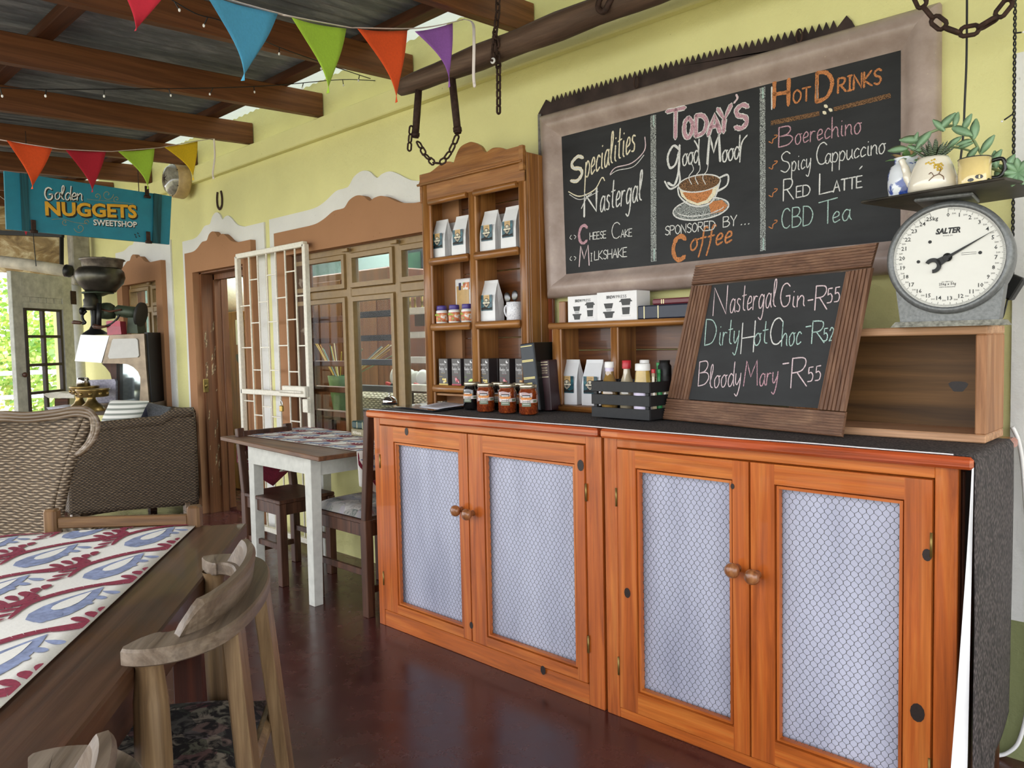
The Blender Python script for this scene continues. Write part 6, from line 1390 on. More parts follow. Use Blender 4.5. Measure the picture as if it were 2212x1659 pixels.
# books on the table
r0 = thing('green_book', 'dark green bound book with ribbed spine, upper of two on the small white table', 'book', (P(778, 925, 1, 2.4).x, 2.4, TZ+.045))
b = MB(); b.box((-.08, 0, 0), (.12, .15, .04), .006); b.build('binding', plain('dark green leather', '25403f', .35, var=.2), r0); b = MB(); b.box((-.076, .01, .004), (.121, .151, .036)); b.build('pages', M_cream, r0)
b = MB(); [b.box((x, -.001, .002), (x+.004, 0, .038)) for x in (-.03, .02, .07)]; b.build('gold_bands', MATS_gold, r0)
r0 = thing('tan_book', 'tan clothbound book lying under the dark green book on the small white table', 'book', (P(778, 935, 1, 2.39).x, 2.39, TZ+.006))
b = MB(); b.box((-.085, 0, 0), (.12, .16, .038), .004); b.build('binding', plain('tan book cloth', '8f8566', .6), r0); b = MB(); text(b, 'Afrikaans', (-.07, -.001, .012), (1, 0, 0), (0, 0, 1), .016, .08, bold=.03); b.build('title', M_cream, r0)
# ================================================================ near table with runner
NZ = .745; dd = Vector((.795, -.607, 0)); ee = Vector((-.607, -.795, 0)); C0 = P(533, 1130, 2, NZ)
r = thing('dining_table', 'large dark wooden dining table in the left foreground', 'table', C0+dd*.9+ee*.45-Vector((0, 0, NZ)), math.atan2(dd.y, dd.x), world=True)
dz = Vector((0, 0, 1))
c = [C0-dz*.04, C0+dd*2.0-dz*.04, C0+ee*1.0-dz*.04, C0+dd*2.0+ee*1.0-dz*.04]; b = MB(); M_nt = wood('dark table plank', '2e1a11', '4c301f', '684a37', 0, .4, .5, coat=.15)
# planks run along the long side: three boards and a breadboard end
for k in range(3):
    f0, f1 = (0, .17, .83)[k], (.168, .828, 1.0)[k]
    q = [C0+ee*f0-dz*.04, C0+dd*2+ee*f0-dz*.04, C0+ee*f1-dz*.04, C0+dd*2+ee*f1-dz*.04]; b = MB(); b.bhex(q+[p+dz*.04 for p in q], .004); b.build('table_plank', M_nt, r)
b = MB(); q = [C0+dd*.04+ee*.04-dz*.15, C0+dd*1.96+ee*.04-dz*.15, C0+dd*.04+ee*.065-dz*.15, C0+dd*1.96+ee*.065-dz*.15]; b.bhex(q+[p+dz*.11 for p in q]); b.build('apron', M_oldw, r)
b = MB(); q = [C0+dd*.04+ee*.065-dz*.15, C0+dd*.065+ee*.065-dz*.15, C0+dd*.04+ee*.94-dz*.15, C0+dd*.065+ee*.94-dz*.15]; b.bhex(q+[p+dz*.11 for p in q]); b.build('apron', M_oldw, r)
M_leg = wood('reddish table leg', '2a120c', '451f14', '5d2f1f', 2, .45, .7)
for (a, c_) in ((.12, .09), (.12, .85), (1.85, .09), (1.85, .85)):
    p = C0+dd*a+ee*c_; b = MB(); q = [Vector((p.x, p.y, z))+dd*s1+ee*s2 for z in (0, NZ-.04) for s2 in (0, .075) for s1 in (0, .075)]; b.bhex(q, .003); b.build('leg', M_leg, r)
r = thing('table_runner', 'large leaf print runner in burgundy, blue grey and cream covering the near dining table', 'table runner', C0, world=True)
K = P(455, 1131, 2, NZ+.003); ko = (K-C0).dot(ee); kd = (K-C0).dot(dd)
o = C0+dd*.01+ee*.135+dz*.003; lu, lv = 1.98, .84
b = MB(); b.grid(lambda u, v: tuple(o+dd*(lu*u)+ee*(lv*v)+dz*(.002*math.sin(u*21+v*4)*math.sin(v*9)+.001)), 60, 24); tb = b.build('cloth', M_rc, r, mods=[('SOLIDIFY', dict(thickness=.002))])
b = MB(); motifs(b, o+dz*.0032, dd, ee, lu, lv, .27, .2, .0012, sc=1.05)
for k in range(len(b.v)):
    w_ = b.v[k]-o; b.v[k].z += .002*math.sin(w_.dot(dd)/lu*21+w_.dot(ee)/lv*4)*math.sin(w_.dot(ee)/lv*9)
b.build('printed_pattern', M_run, tb)
# captain's chair pushed to the near side
def captain(label, org):
    """local x along the table edge, local y away from the table"""
    r = thing('captains_chair', label, 'chair', org, math.atan2(dd.y, dd.x), 'captain chairs'); ZA = .752
    ring = smooth_pts([(s1*x*.93, y*.93, ZA) for s1, q9 in ((1, [(.25, .008), (.262, .035), (.252, .075), (.205, .115), (.11, .14), (0, .148)]), (-1, [(.11, .14), (.205, .115), (.252, .075), (.262, .035), (.25, .008)])) for x, y in q9], 5)
    n = len(ring); b = MB(); vs = []
    for i, p in enumerate(ring):
        d = (ring[min(i+1, n-1)]-ring[max(i-1, 0)]).normalized(); s_ = Vector((d.y, -d.x, 0)); e = abs(i/(n-1)*2-1); w = .034+.010*e**2; w *= min(1, math.sqrt(max(.05, 1-((e-.9)/.1)**2)) if e > .9 else 1)
        for (a, z) in ((1, .003), (1, .024), (.9, .028), (-.9, .028), (-1, .024), (-1, .003), (-.9, 0), (.9, 0)): vs.append(p+s_*(w*a)+Vector((0, 0, z)))
    b.add(vs, [(i*8+j, i*8+(j+1) % 8, i*8+8+(j+1) % 8, i*8+8+j) for i in range(n-1) for j in range(8)], False); b.add(vs[:8], [list(range(8))]); b.add(vs[-8:], [list(range(8))]); b.fix = True; b.build('arm_rail', M_chg, r)
    m0, m1 = int(n*.2), int(n*.8); b = MB(); vs = []; seg = m1-m0
    for i in range(m0, m1+1):
        p = ring[i]; d = (ring[i+1]-ring[i-1]).normalized(); s_ = Vector((d.y, -d.x, 0)); e = (i-m0)/seg; h = .004+.048*min(1, math.sin(PI*e)*2.6)**.8; o_ = p-s_*.012
        for (a, z) in ((.013, .026), (.020, .026+h*.85), (.015, .026+h), (.003, .026+h), (-.004, .026+h*.8), (-.012, .026)): vs.append(o_+s_*a+Vector((0, 0, z)))
    b.add(vs, [(i*6+j, i*6+(j+1) % 6, i*6+6+(j+1) % 6, i*6+6+j) for i in range(seg) for j in range(6)], False); b.add(vs[:6], [list(range(6))]); b.add(vs[-6:], [list(range(6))]); b.fix = True; b.build('crest_rail', M_chg, r)
    for sx in (-1, 1):
        b = MB(); x = sx*.237; b.lathe([(.022, .0), (.022, .42), (.026, .46), (.029, .58), (.027, .68), (.021, .735), (.026, .755)], (x, .025, 0), (0, 0, 1), 18); b.build('arm_post', M_chw, r)
        b = MB(); x = sx*.14; c = [Vector((x*(1.0 if z > .4 else 1.35)-.035*sx*0+k1*(.034 if z > .4 else .03), .137+(.0 if z > .4 else .06)+k2*.014, z)) for z in (0, .755) for k2 in (-1, 1) for k1 in (-1, 1)]; b.bhex(c, .003)
        for q in (-.016, 0, .016): b.bar((x*1.3+q, .20, .03), (x+q, .135, .745), .008, .006, (0, 1, 0))
        b.build('rear_leg', M_chw, r)
    b = MB(); b.box((-.23, -.30, .42), (.23, .15, .455), .01); b.build('seat', M_chw, r)
    for sx in (-1, 1): b = MB(); b.bar((sx*.2, -.27, 0), (sx*.2, -.27, .42), .04, .04, (0, 1, 0), .003); b.build('front_leg', M_chw, r)
    for sx in (-1, 1): b = MB(); b.bar((sx*.22, -.26, .2), (sx*.2, .2, .2), .02, .03, (0, 0, 1), .002); b.build('stretcher', M_chw, r)
    b = MB()
    def fn(u, v): x, y = u*2-1, v*2-1; e = max(0, 1-abs(x)**4)*max(0, 1-abs(y)**4); return (x*.22, -.08+y*.21, .458+.035*e**.5)
    b.grid(fn, 14, 14); b.build('cushion', M_flod, r); return r
o1 = Vector((-1.49, .60, 0)); cp_ = captain('pale captain chair with curved arm rail pushed in at the near table, nearest whole one', o1)
dup(cp_, Vector((*(P(120, 1800, 2, .84)-Vector((.607, .795, 0))*.13)[:2], 0)), None, 'pale captain chair at the bottom left corner, only its rail in the picture')
# ladder chair at the table end
a, c = P(112, 1103, 2, .80), P(420, 1095, 2, .80); md = a.lerp(c, .5); an = math.atan2((c-a).y, (c-a).x)
r = thing('ladder_chair', 'brown wooden chair back with two square posts at the far end of the dining table', 'chair', (md.x, md.y, 0), an); hw = (c-a).length/2
M_lad = wood('pine chair wood', '3b2818', '6b4c2e', '8f6c45', 2, .45, .8); M_ladr = wood('pine chair rail', '3b2818', '6b4c2e', '8f6c45', 0, .45, .8)
for sx in (-1, 1):
    b = MB(); b.bar((sx*hw, 0, 0), (sx*hw, 0, .805), .036, .036, (0, 1, 0), .006); b.build('rear_leg', M_lad, r)
    b = MB(); b.bar((sx*hw, -.40, 0), (sx*hw, -.40, .43), .036, .036, (0, 1, 0), .004); b.build('front_leg', M_lad, r)
for z, h in ((.765, .03), (.62, .03)): b = MB(); b.bar((-hw+.018, 0, z), (hw-.018, 0, z), .02, h, (0, 0, 1), .003); b.build('back_rail', M_ladr, r)
b = MB(); b.box((-hw-.01, -.42, .425), (hw+.01, .0, .45), .005); b.build('seat', M_lad, r)
# ================================================================ wicker armchair (back view)
r = thing('wicker_armchair', 'worn grey wicker armchair seen from behind with a rolled cane top rail', 'armchair', PD(60, 1300, 3.3)*1, YAW, world=True); r.location.z = 0
DW = 3.3
def wp(u, v):
    top = 903-14*math.sin(u*PI)*0+(-8*u) ; yb2 = 1500; y = 905-12*u**3+(yb2-905)*v
    xr_ = 192-66*min(1, v*3.0)**.8-10*v; x = -170+(xr_+170)*u; return PD(x, y, DW+.10*math.sin(u*PI)-.02)
b = MB(); b.grid(lambda u, v: wp(u, v), 30, 30); b.fix = True; b.build('woven_back', M_wick, r, mods=[('SOLIDIFY', dict(thickness=.02))])
b = MB(); b.tube(smooth_pts([PD(x, y, DW-.02) for x, y in [(192, 905), (178, 940), (158, 985), (142, 1040), (131, 1090), (124, 1150), (118, 1250)]], 5), .021, 10); b.build('braided_edge', M_wick, r)
rail = [(-180, 925), (-60, 905), (0, 897), (60, 899), (120, 893), (165, 886), (192, 890), (206, 906), (208, 928), (200, 950), (184, 970), (168, 982)]
for dy, rr_ in ((-4, .011), (3, .011), (10, .009)):
    b = MB(); b.tube(smooth_pts([PD(x+(-dy*.8 if i > 6 else 0), y+(dy if i < 7 else dy*.1), DW-.03) for i, (x, y) in enumerate(rail)], 5), rr_, 8); b.build('cane_rail', M_cane, r)
b = MB(); b.grid(lambda u, v: tuple(PD(186+14*math.sin(v*PI)*u-14*v*(1)+0, 905+70*v, DW+.02+.18*u)), 6, 10); b.fix = True; b.build('arm_lining', plain('pale cushion piping', 'c9c6c4', .6), r, mods=[('SOLIDIFY', dict(thickness=.01))])
b = MB(); slab(b, [(-150, 1180), (110, 1180), (110, 1260), (-150, 1260)], DW+.05, .5); b.build('seat', M_wick, r)
for x in (-120, 100):
    for D_ in (DW+.03, DW+.5): b = MB(); p = PD(x*3.3/D_*1.0, 1200, D_); b.tube([(p.x, p.y, 0), (p.x, p.y, .42)], .02, 8); b.build('leg', M_cane, r)
# ================================================================ wicker sofa
A_, B_ = PD(428, 1090, 5.45), PD(150, 1112, 5.22)
r = thing('wicker_sofa', 'brown wicker sofa standing along the wall left of the doorway', 'sofa', ((A_.x+B_.x)/2-.5, 2.1, 0), world=True)
def sp_(u, v):
    p = B_.lerp(A_, u); tp = PD(425, 905, 5.45).z if u > .80 else None
    zt2 = .755-.05*(1-u) if u < .78 else .755+.035*min(1, (u-.78)/.06)
    return Vector((p.x+.015*math.sin(v*PI), p.y, p.z+(zt2-p.z)*v+0))
b = MB(); b.grid(sp_, 40, 16); b.fix = True; b.build('arm_panel', M_wick2, r, mods=[('SOLIDIFY', dict(thickness=.05, offset=-1))])
b = MB(); tl = [sp_(u/20, 1) for u in range(21)]; b.tube([p+Vector((-.03, .01, .0)) for p in tl], .042, 10); b.build('arm_top', M_wick2, r)
b = MB(); q = sp_(1, 0); b.box((q.x-.85, 2.50, .1), (q.x-.36, 2.57, .79), .02); b.build('woven_backrest', M_wick2, r)
b = MB(); b.box((B_.x-.62, B_.y+.05, .1), (B_.x-.02, 2.5, .42), .02); b.build('seat_base', M_wick2, r)
b = MB(); b.box((B_.x-.6, B_.y+.07, .42), (B_.x-.03, 2.48, .54), .03); b.build('seat_cushion', plain('faded seat cushion', '8d8a84', .8), r)
for p in (A_+Vector((-.05, -.05, 0)), B_+Vector((-.05, .05, 0))): b = MB(); b.box((p.x-.025, p.y-.025, 0), (p.x+.025, p.y+.025, p.z+.02)); b.build('foot', M_cane, r)
M_str = stripes('grey striped cotton', 'd8d6cf', '83877f', 2, .034, .42)
def pillow(name, label, px, D, m, th=.07, tilt=0):
    c4 = [PD(x, y, D+dz_) for (x, y), dz_ in zip(px, (0, 0, .10, .10))]; r = thing(name, label, 'cushion', c4[0].lerp(c4[2], .5), YAW, world=True)
    for sgn in (1, -1):
        pass
    b = MB(); nrm = (c4[1]-c4[0]).cross(c4[3]-c4[0]).normalized()
    for sgn in (1, -1):
        def fn(u, v):
            if sgn < 0: u = 1-u
            p = c4[0].lerp(c4[1], u).lerp(c4[3].lerp(c4[2], u), v); e = (max(0, 1-abs(2*u-1)**2.5)*max(0, 1-abs(2*v-1)**2.5))**.6; pinch = .04*(abs(2*u-1)*abs(2*v-1)*0); return p+nrm*(sgn*th*e)
        b.grid(fn, 14, 14)
    b.fix = True; b.build('cushion_cover', m, r); return r
pillow('navy_cushion', 'navy velvet cushion with a crocheted grey flap leaning in the sofa corner', [(288, 944), (352, 940), (366, 885), (312, 872)], 5.62, plain('navy velvet', '1d1c33', .8, var=.3), .06)
pillow('knitted_throw', 'dark grey patterned throw draped over the navy cushion on the sofa', [(322, 912), (356, 905), (370, 880), (314, 868)], 5.52, plain('grey crochet', '4c4c50', .9, var=.6, sc=150), .02)
pillow('striped_cushion', 'white and grey striped cushion leaning on the wicker sofa', [(205, 947), (283, 941), (322, 866), (238, 864)], 5.42, M_str, .07)
# ================================================================ left end of the porch and garden
def kx(D): return D/FPX
r = thing('garden_door', 'distressed white wooden door with small glass panes standing open at the left end', 'door', PD(84, 900, 6.6), YAW+.2, world=True)
TLd, TRd = Vector((-7.3, 1.75, 0)), Vector((-8.0, 2.36, 0))
TLd = P(18, 585, 1, 1.76); TRd = P(150, 610, 1, 2.33); TLd.z = TRd.z = 0; zT = P(18, 585, 1, 1.76).z; du = (TRd-TLd).normalized(); Wd = (TRd-TLd).length; dn = Vector((du.y, -du.x, 0)); dn = dn if dn.dot(D3) < 0 else -dn
def dp(u, z, w=0): return TLd+du*u*Wd+Vector((0, 0, z))+dn*w
def dbox(b, u0, u1, z0, z1, w0=-.02, w1=.02, bv=.003): b.bhex([dp(u, z, w) for z in (z0, z1) for w in (w0, w1) for u in (u0, u1)], bv)
def uz(px, py):
    q = PP(px, py, TLd, dn); return (q-TLd).dot(du)/Wd, q.z
u1, z1 = uz(48, 665); u2, z2 = uz(119, 668)
b = MB(); dbox(b, 0, .16, .03, zT); b.build('door_stile', M_wdist, r)
b = MB(); dbox(b, .82, 1, .03, zT); b.build('door_stile', M_wdist, r)
b = MB(); dbox(b, .16, .82, zT-.2, zT); dbox(b, .16, .82, z1-.0, z1+.05); dbox(b, .16, .82, .03, .5, -.015, .015); b.build('door_rail', M_wdist, r)
for k in range(5): b = MB(); dbox(b, .16+.132*k+.004, .16+.132*(k+1)-.004, z1+.05, zT-.2, -.012, .012, .002); b.build('door_plank', M_wdist, r)
b = MB(); ua, ub = .2, .78
for u in (ua, (ua+ub)/2, ub): dbox(b, u-.02, u+.02, .5, z1, -.015, .018, .002)
for py in (727, 788, 848): _, zz = uz(85, py); dbox(b, ua, ub, zz-.012, zz+.012, -.015, .018, .002)
dbox(b, ua, ub, z1-.02, z1, -.015, .018); b.build('muntins', plain('dark door bars', '2e1d18', .5), r)
b = MB(); dbox(b, ua, ub, .5, z1, -.002, .002, 0); b.build('glass', M_glass, r)
b = MB(); u_, z_ = uz(40, 810); b.ball(dp(.09, z_, .045), .022, 10); b.build('knob', plain('brown door knob', '4a2c20', .35), r)
b = MB(); u_, z_ = uz(150, 643); b.bhex([dp(u, z, w) for z in (z_-.06, z_+.06) for w in (.018, .03) for u in (.97, 1.06)], .002); b.build('hinge', M_rust, r)
# post, downpipe and canvas blind
q = P(157, 560, 1, 2.42); b = MB(); b.box((q.x-.07, 2.40, 1.85), (q.x+.07, 2.55, 2.6), .01); tag(b.build('porch_pillar', plain('flaking timber post', '8f8a7e', .85, var=.35, sc=12, bump=.3), kind='structure'), 'short flaking timber post above the white pipe', 'post')
q = P(163, 750, 1, 2.42); b = MB(); b.tube([(q.x, 2.44, 0), (q.x, 2.44, 1.86)], .055, 16); tag(b.build('downpipe', plain('white painted pipe', 'd5d5d0', .4, var=.08)), 'white painted pipe beside the garden door', 'pipe')
m = bpy.data.materials.new('stained canvas'); m.use_nodes = True; t = NT(m)
n = t.noise(t.coord((1, 1, 2)), 3.5, 7, .65, .8); cc = t.ramp(n, [(.3, '4f3c28'), (.5, '8f7752'), (.65, 'c9bb9c'), (.8, 'e2dccb')]); t.link(cc, t.b.inputs['Base Color'])
tr = t.new('ShaderNodeBsdfTranslucent'); t.link(cc, tr.inputs[0]); mx_ = t.new('ShaderNodeMixShader'); mx_.inputs[0].default_value = .6; out = [x for x in t.n if x.type == 'OUTPUT_MATERIAL'][0]
t.link(t.b.outputs[0], mx_.inputs[1]); t.link(tr.outputs[0], mx_.inputs[2]); t.link(mx_.outputs[0], out.inputs[0])
r = thing('canvas_blind', 'stained brown canvas roll-up blind hanging at the left end of the porch', 'blind', PD(60, 540, 7.4), world=True)
b = MB(); b.grid(lambda u, v: tuple(PD(-160+292*u, 425+30*u+(150+5*math.sin(u*7))*v, 7.4)+D3*(.03*math.sin(v*6+u*3))), 20, 12); b.build('canvas', m, r)
b = MB(); b.tube([PD(-160, 545, 7.25), PD(60, 572, 7.2), PD(145, 586, 7.15)], .055, 14); b.build('roller', plain('dirty roller cloth', 'bdb6a6', .7, var=.3, sc=8), r)
b = MB(); b.tube([PD(143, 585, 7.15), PD(151, 586, 7.15), PD(157, 587, 7.15)], [.06, .055, .03], 12); b.build('roller_cap', M_black, r)
b = MB(); b.tube([PD(71, 500, 7.1), PD(78, 575, 7.1)], .004, 5); b.build('cord', M_black, r)
b = MB(); b.bar(PD(-200, 495, 7.35), PD(136, 508, 7.35), .05, .04); b.bar(PD(133, 505, 7.35), PD(133, 575, 7.35), .03, .03, (1, 0, 0)); b.build('batten', M_black, r)
r = thing('bunting', 'red flag of a string mostly hidden behind the turquoise sign, only its tip showing', 'bunting', PD(53, 440, 6.5), world=True)
b = MB(); b.tube([PD(-60, 380, 6.5), PD(30, 446, 6.5), PD(80, 450, 6.5), PD(150, 440, 6.5)], .006, 6, flat=.3); b.build('tape', M_tape, r)
b = MB(); b.prism([PD(33, 447, 6.5), PD(75, 450, 6.5), PD(56, 508, 6.5)], D3*.003); b.build('flag', FC['red'], r)
# end screen: low white rail fence and garden
m, t = mat('garden ground', None, .95); n = t.noise(t.coord(), 2.5, 6); t.link(t.ramp(n, [(.3, '848468'), (.6, 'a3a088'), (.8, 'c0b8a2')]), t.b.inputs['Base Color'])
b = MB(); b.box((-45, -25, -.2), (-14, 30, -.11)); b.box((-14, -25, -.2), (20, -1.7, -.11)); b.box((3, -1.7, -.2), (20, 2.6, -.11)); tag(b.build('ground', m, kind='structure'), 'grassy garden ground beyond the porch', 'ground')
r = thing('garden_fence', 'white painted garden rail fence seen through the door panes', 'fence', (-12.5, 3, 0), world=True)
M_wf = plain('white fence paint', 'e8e8e4', .6, var=.04)
for k in range(9): b = MB(); y = -.6+k*.6; b.box((-12.45, y-.03, -.1), (-12.38, y+.03, 1.0), .004); b.build('fence_post', M_wf, r)
for z in (.3, .62, .95): b = MB(); b.box((-12.44, -.6, z-.03), (-12.40, 4.3, z+.03), .003); b.build('fence_rail', M_wf, r)
gl = [plain('bright leaf', 'a5c060', .6, var=.3, sc=3), plain('mid leaf', '7fa858', .6, var=.3, sc=3), plain('yellow leaf', 'cdd47c', .6, var=.3, sc=3)]
def bush(label, c, R, H, n, sd):
    rr = random.Random(sd); r = thing('garden_bush', label, 'bush', (c[0], c[1], -.1), world=True)
    b = MB()
    for k in range(n):
        while True:
            p = Vector((rr.uniform(-1, 1), rr.uniform(-1, 1), rr.uniform(-1, 1)))
            if .5 < p.length < 1: break
        p = Vector((c[0]+p.x*R, c[1]+p.y*R, H*.52+p.z*H*.5-.1)); d = Vector((rr.uniform(-1, 1), rr.uniform(-1, 1), rr.uniform(-.6, .8))).normalized(); s_ = d.orthogonal().normalized()*rr.uniform(.03, .055); L = rr.uniform(.09, .16); b.m = rr.choice((0, 0, 1, 2))
        b.add([p, p+d*L*.5+s_, p+d*L, p+d*L*.5-s_], [(0, 1, 2, 3)])
    b.build('foliage', gl, r); b = MB(); b.tube([(c[0], c[1], -.1), (c[0]+.05, c[1], H*.4)], .05, 8); b.build('stem', M_batten, r)
for i, (x, y, R, H, lab) in enumerate(((-14.5, 4.2, 1.0, 2.0, 'rounded green bush beyond the garden door'), (-15.5, 2.4, 1.1, 2.3, 'bright green bush left of the garden door'), (-13.8, 1.2, .8, 1.5, 'low yellow green bush at the left edge'), (-17, 5.5, 1.6, 3.4, 'tall garden shrub far behind the door panes'), (-17.5, 3.3, 1.3, 3.0, 'tall pale shrub at the far left edge'))): bush(lab, (x, y), R, H, 2600, i)
# ================================================================ antique machine corner
DM = 5.98; k_ = kx(DM)
M_ench = plain('aged bronze chrome', '7a6c5c', .3, .6, var=.3, sc=12); M_enw = plain('white enamel', 'e9eae8', .1, coat=.8, var=.02); M_panel = plain('matt white panel', 'c9c7c2', .5, var=.04)
M_mir = plain('brushed steel mirror', 'aab6b4', .12, .8, var=.05); M_pewt = plain('dull pewter', '4d4a42', .35, .8, var=.4, sc=12); M_mgr = plain('old green machine paint', '3a4433', .5, .2, var=.3, sc=20); M_zinc = plain('mottled zinc', '9a97a3', .5, .5, var=.3, sc=60)
r = thing('counter_machine', 'antique white and bronze enamel shop scale housing with an arched opening beside the far window', 'shop machine', PD(270, 900, DM), YAW, world=True)
arc = [(303, 840), (303, 815), (298, 803), (288, 793), (276, 787), (262, 785)]
b = MB(); slab(b, [(237, 724), (311, 721), (315, 786), (221, 785)], DM, .27); b.build('upper_housing', M_ench, r)
b = MB(); slab(b, [(262, 785), (315, 786), (322, 872), (301, 872)]+arc[:-1][:1]+arc[1:-1], DM, .27); b.fix = True; b.build('side_column', M_ench, r)
b = MB(); slab(b, [(219, 785), (252, 785), (252, 875), (246, 875), (244, 830), (238, 806), (228, 793)], DM+.15, .05); b.build('rear_web', M_dkpine, r)
b = MB(); slab(b, [(249, 786), (304, 786), (306, 872), (252, 872)], DM+.2, .03); b.build('steel_plate', M_mir, r)
b = MB(); slab(b, [(174, 723), (236, 725), (219, 784), (161, 780)], DM+.02, .24); b.build('enamel_hood', M_enw, r)
b = MB(); slab(b, [(245, 732), (293, 731), (297, 734), (300, 768), (297, 772), (236, 775), (233, 770), (242, 735)], DM-.012, .014); b.build('front_panel', M_panel, r)
b = MB(); slab(b, [(312, 718), (319, 718), (329, 872), (322, 872)], DM+.03, .24); b.build('back_plate', M_black, r)
b = MB(); slab(b, [(192, 821), (247, 819), (250, 824), (250, 868), (198, 872)], DM+.05, .03); b.build('zinc_plate', M_zinc, r)
b = MB(); slab(b, [(170, 872), (330, 870), (330, 884), (170, 886)], DM-.02, .29); b.build('base', M_ench, r)
q = PD(250, 884, DM-.02)
r = thing('side_table', 'dark wooden side table holding the antique machines behind the sofa', 'table', Vector((q.x, q.y, 0)), YAW, world=True)
b = MB(); slab(b, [(100, 886), (330, 884), (330, 896), (100, 898)], DM-.05, .27); b.build('table_top', M_oldw, r)
for (x, D_) in ((112, DM-.03), (320, DM-.02), (125, DM+.16), (320, DM+.16)): b = MB(); p = PD(x, 897, D_); b.box((p.x-.025, p.y-.025, 0), (p.x+.025, p.y+.025, p.z)); b.build('leg', M_oldw, r)
def lat(b, px, py, prof, D=DM, sx=1, tilt=0, ax=None):
    o = PD(px, py, D); b.lathe([(rr_*k_, -h*k_) for rr_, h in prof], o, ax or (0, 0, 1), 28, sx)
mt = DM+.12
r = thing('coffee_mill', 'tall black cast iron hand mill with two crank handles on top of the white machine', 'coffee mill', PD(206, 723, mt), YAW, world=True)
b = MB(); lat(b, 206, 723, [(27, 0), (24, -4), (12, -12), (8, -20), (7, -40), (9, -60), (12, -75), (5, -86)], mt); b.build('stand', M_black, r)
b = MB(); lat(b, 197, 670, [(1, 0), (15, 0), (16, -8), (14, -12), (15, -22), (12, -26), (13, -36), (1, -37)], mt-.05); b.build('hopper', M_pewt, r)
b = MB(); b.tube([PD(214, 655, mt-.08), PD(214, 705, mt-.08)], .018, 8); b.build('column', M_black, r)
b = MB(); b.tube(smooth_pts([PD(x, y, mt-.1) for x, y in [(186, 672), (178, 680), (179, 690), (184, 697), (178, 699)]], 4), .011, 8); b.tube([PD(175, 672, mt-.1), PD(181, 672, mt-.1)], .03, 10); b.build('crank_arm', M_black, r)
b = MB(); b.tube([PD(156, 697, mt-.1), PD(160, 696, mt-.1), PD(172, 697, mt-.1), PD(178, 698, mt-.1)], [.01, .016, .014, .009], 10); b.build('handle_grip', M_brc, r)
b = MB(); b.tube([PD(201, 706, mt-.14), PD(205, 705, mt-.14), PD(215, 707, mt-.14), PD(230, 705, mt-.14)], [.012, .019, .015, .006], 10); b.build('handle_grip', M_brc, r)
b = MB(); b.tube(smooth_pts([PD(x, y, mt-.12) for x, y in [(225, 706), (240, 700), (252, 690), (258, 680)]], 4), .009, 8); b.build('crank_arm', M_black, r)
r = thing('steel_bowl', 'large round pewter bowl with a rusty pan nested on top, above the black mill', 'bowl', PD(218, 632, mt), YAW, world=True)
b = MB(); lat(b, 218, 632, [(1, 0), (30, -1), (33, -6), (46, -20), (50, -32), (48, -45), (42, -52), (40, -54), (38, -50)], mt); b.build('lower_bowl', M_pewt, r)
b = MB(); lat(b, 221, 580, [(38, 0), (40, -4), (42, -16), (46, -18), (44, -20), (40, -17), (36, -2), (1, -1)], mt, ax=(.06, .02, 1)); b.build('rusty_pan', plain('rust stained pan', '6a625a', .45, .6, var=.5, sc=25), r)
b = MB(); b.tube(smooth_pts([PD(x, y, mt-.1) for x, y in [(216, 562), (220, 556), (230, 557), (231, 562)]], 3), .005, 6); b.build('wire_bail', M_pewt, r)
b = MB(); lat(b, 212, 640, [(1, 0), (10, 0), (26, -7), (32, -9), (32, -6)], mt); b.build('support_plate', M_mgr, r)
b = MB(); b.tube([PD(214, 664, mt), PD(214, 640, mt)], .02, 8); b.build('support_stem', M_mgr, r)
r = thing('bench_grinder', 'old green belt grinder with a flat wheel on the right of the machine top', 'grinder', PD(275, 720, mt), YAW, world=True)
b = MB(); slab(b, [(274, 720), (276, 686), (294, 686), (298, 720)], mt-.05, .14); b.build('pedestal', M_mgr, r)
b = MB(); b.tube([PD(250, 672, mt), PD(255, 671, mt), (PD(290, 676, mt)), PD(300, 677, mt)], [.03, .045, .05, .03], 14); b.build('motor_housing', M_mgr, r)
b = MB(); b.tube([PD(301, 679, mt), PD(307, 680, mt)], .095, 24); b.build('grinding_wheel', plain('dark wheel', '2b2a26', .6, .2), r)
b = MB(); lat(b, 232, 690, [(1, 0), (16, -2), (20, -16), (16, -30), (8, -36), (1, -37)], mt+.02); b.build('gear_cover', M_mgr, r)
b = MB(); b.tube([PD(216, 668, mt-.05), PD(238, 673, mt-.05), PD(262, 669, mt-.05)], .008, 6); b.build('lever', M_batten, r)
r = thing('red_tin', 'small red tin with a slanted flap on top of the white machine', 'tin', PD(246, 723, DM-.02), YAW, world=True)
b = MB(); slab(b, [(232, 724), (262, 722), (259, 694), (229, 694)], DM+.0, .09); b.build('tin_body', plain('crimson tin', 'a42a40', .35, coat=.3), r)
b = MB(); slab(b, [(231, 693), (259, 693), (260, 705), (240, 704), (237, 700)], DM-.006, .005); b.build('flap', plain('crimson flap', 'b5384e', .35), r)
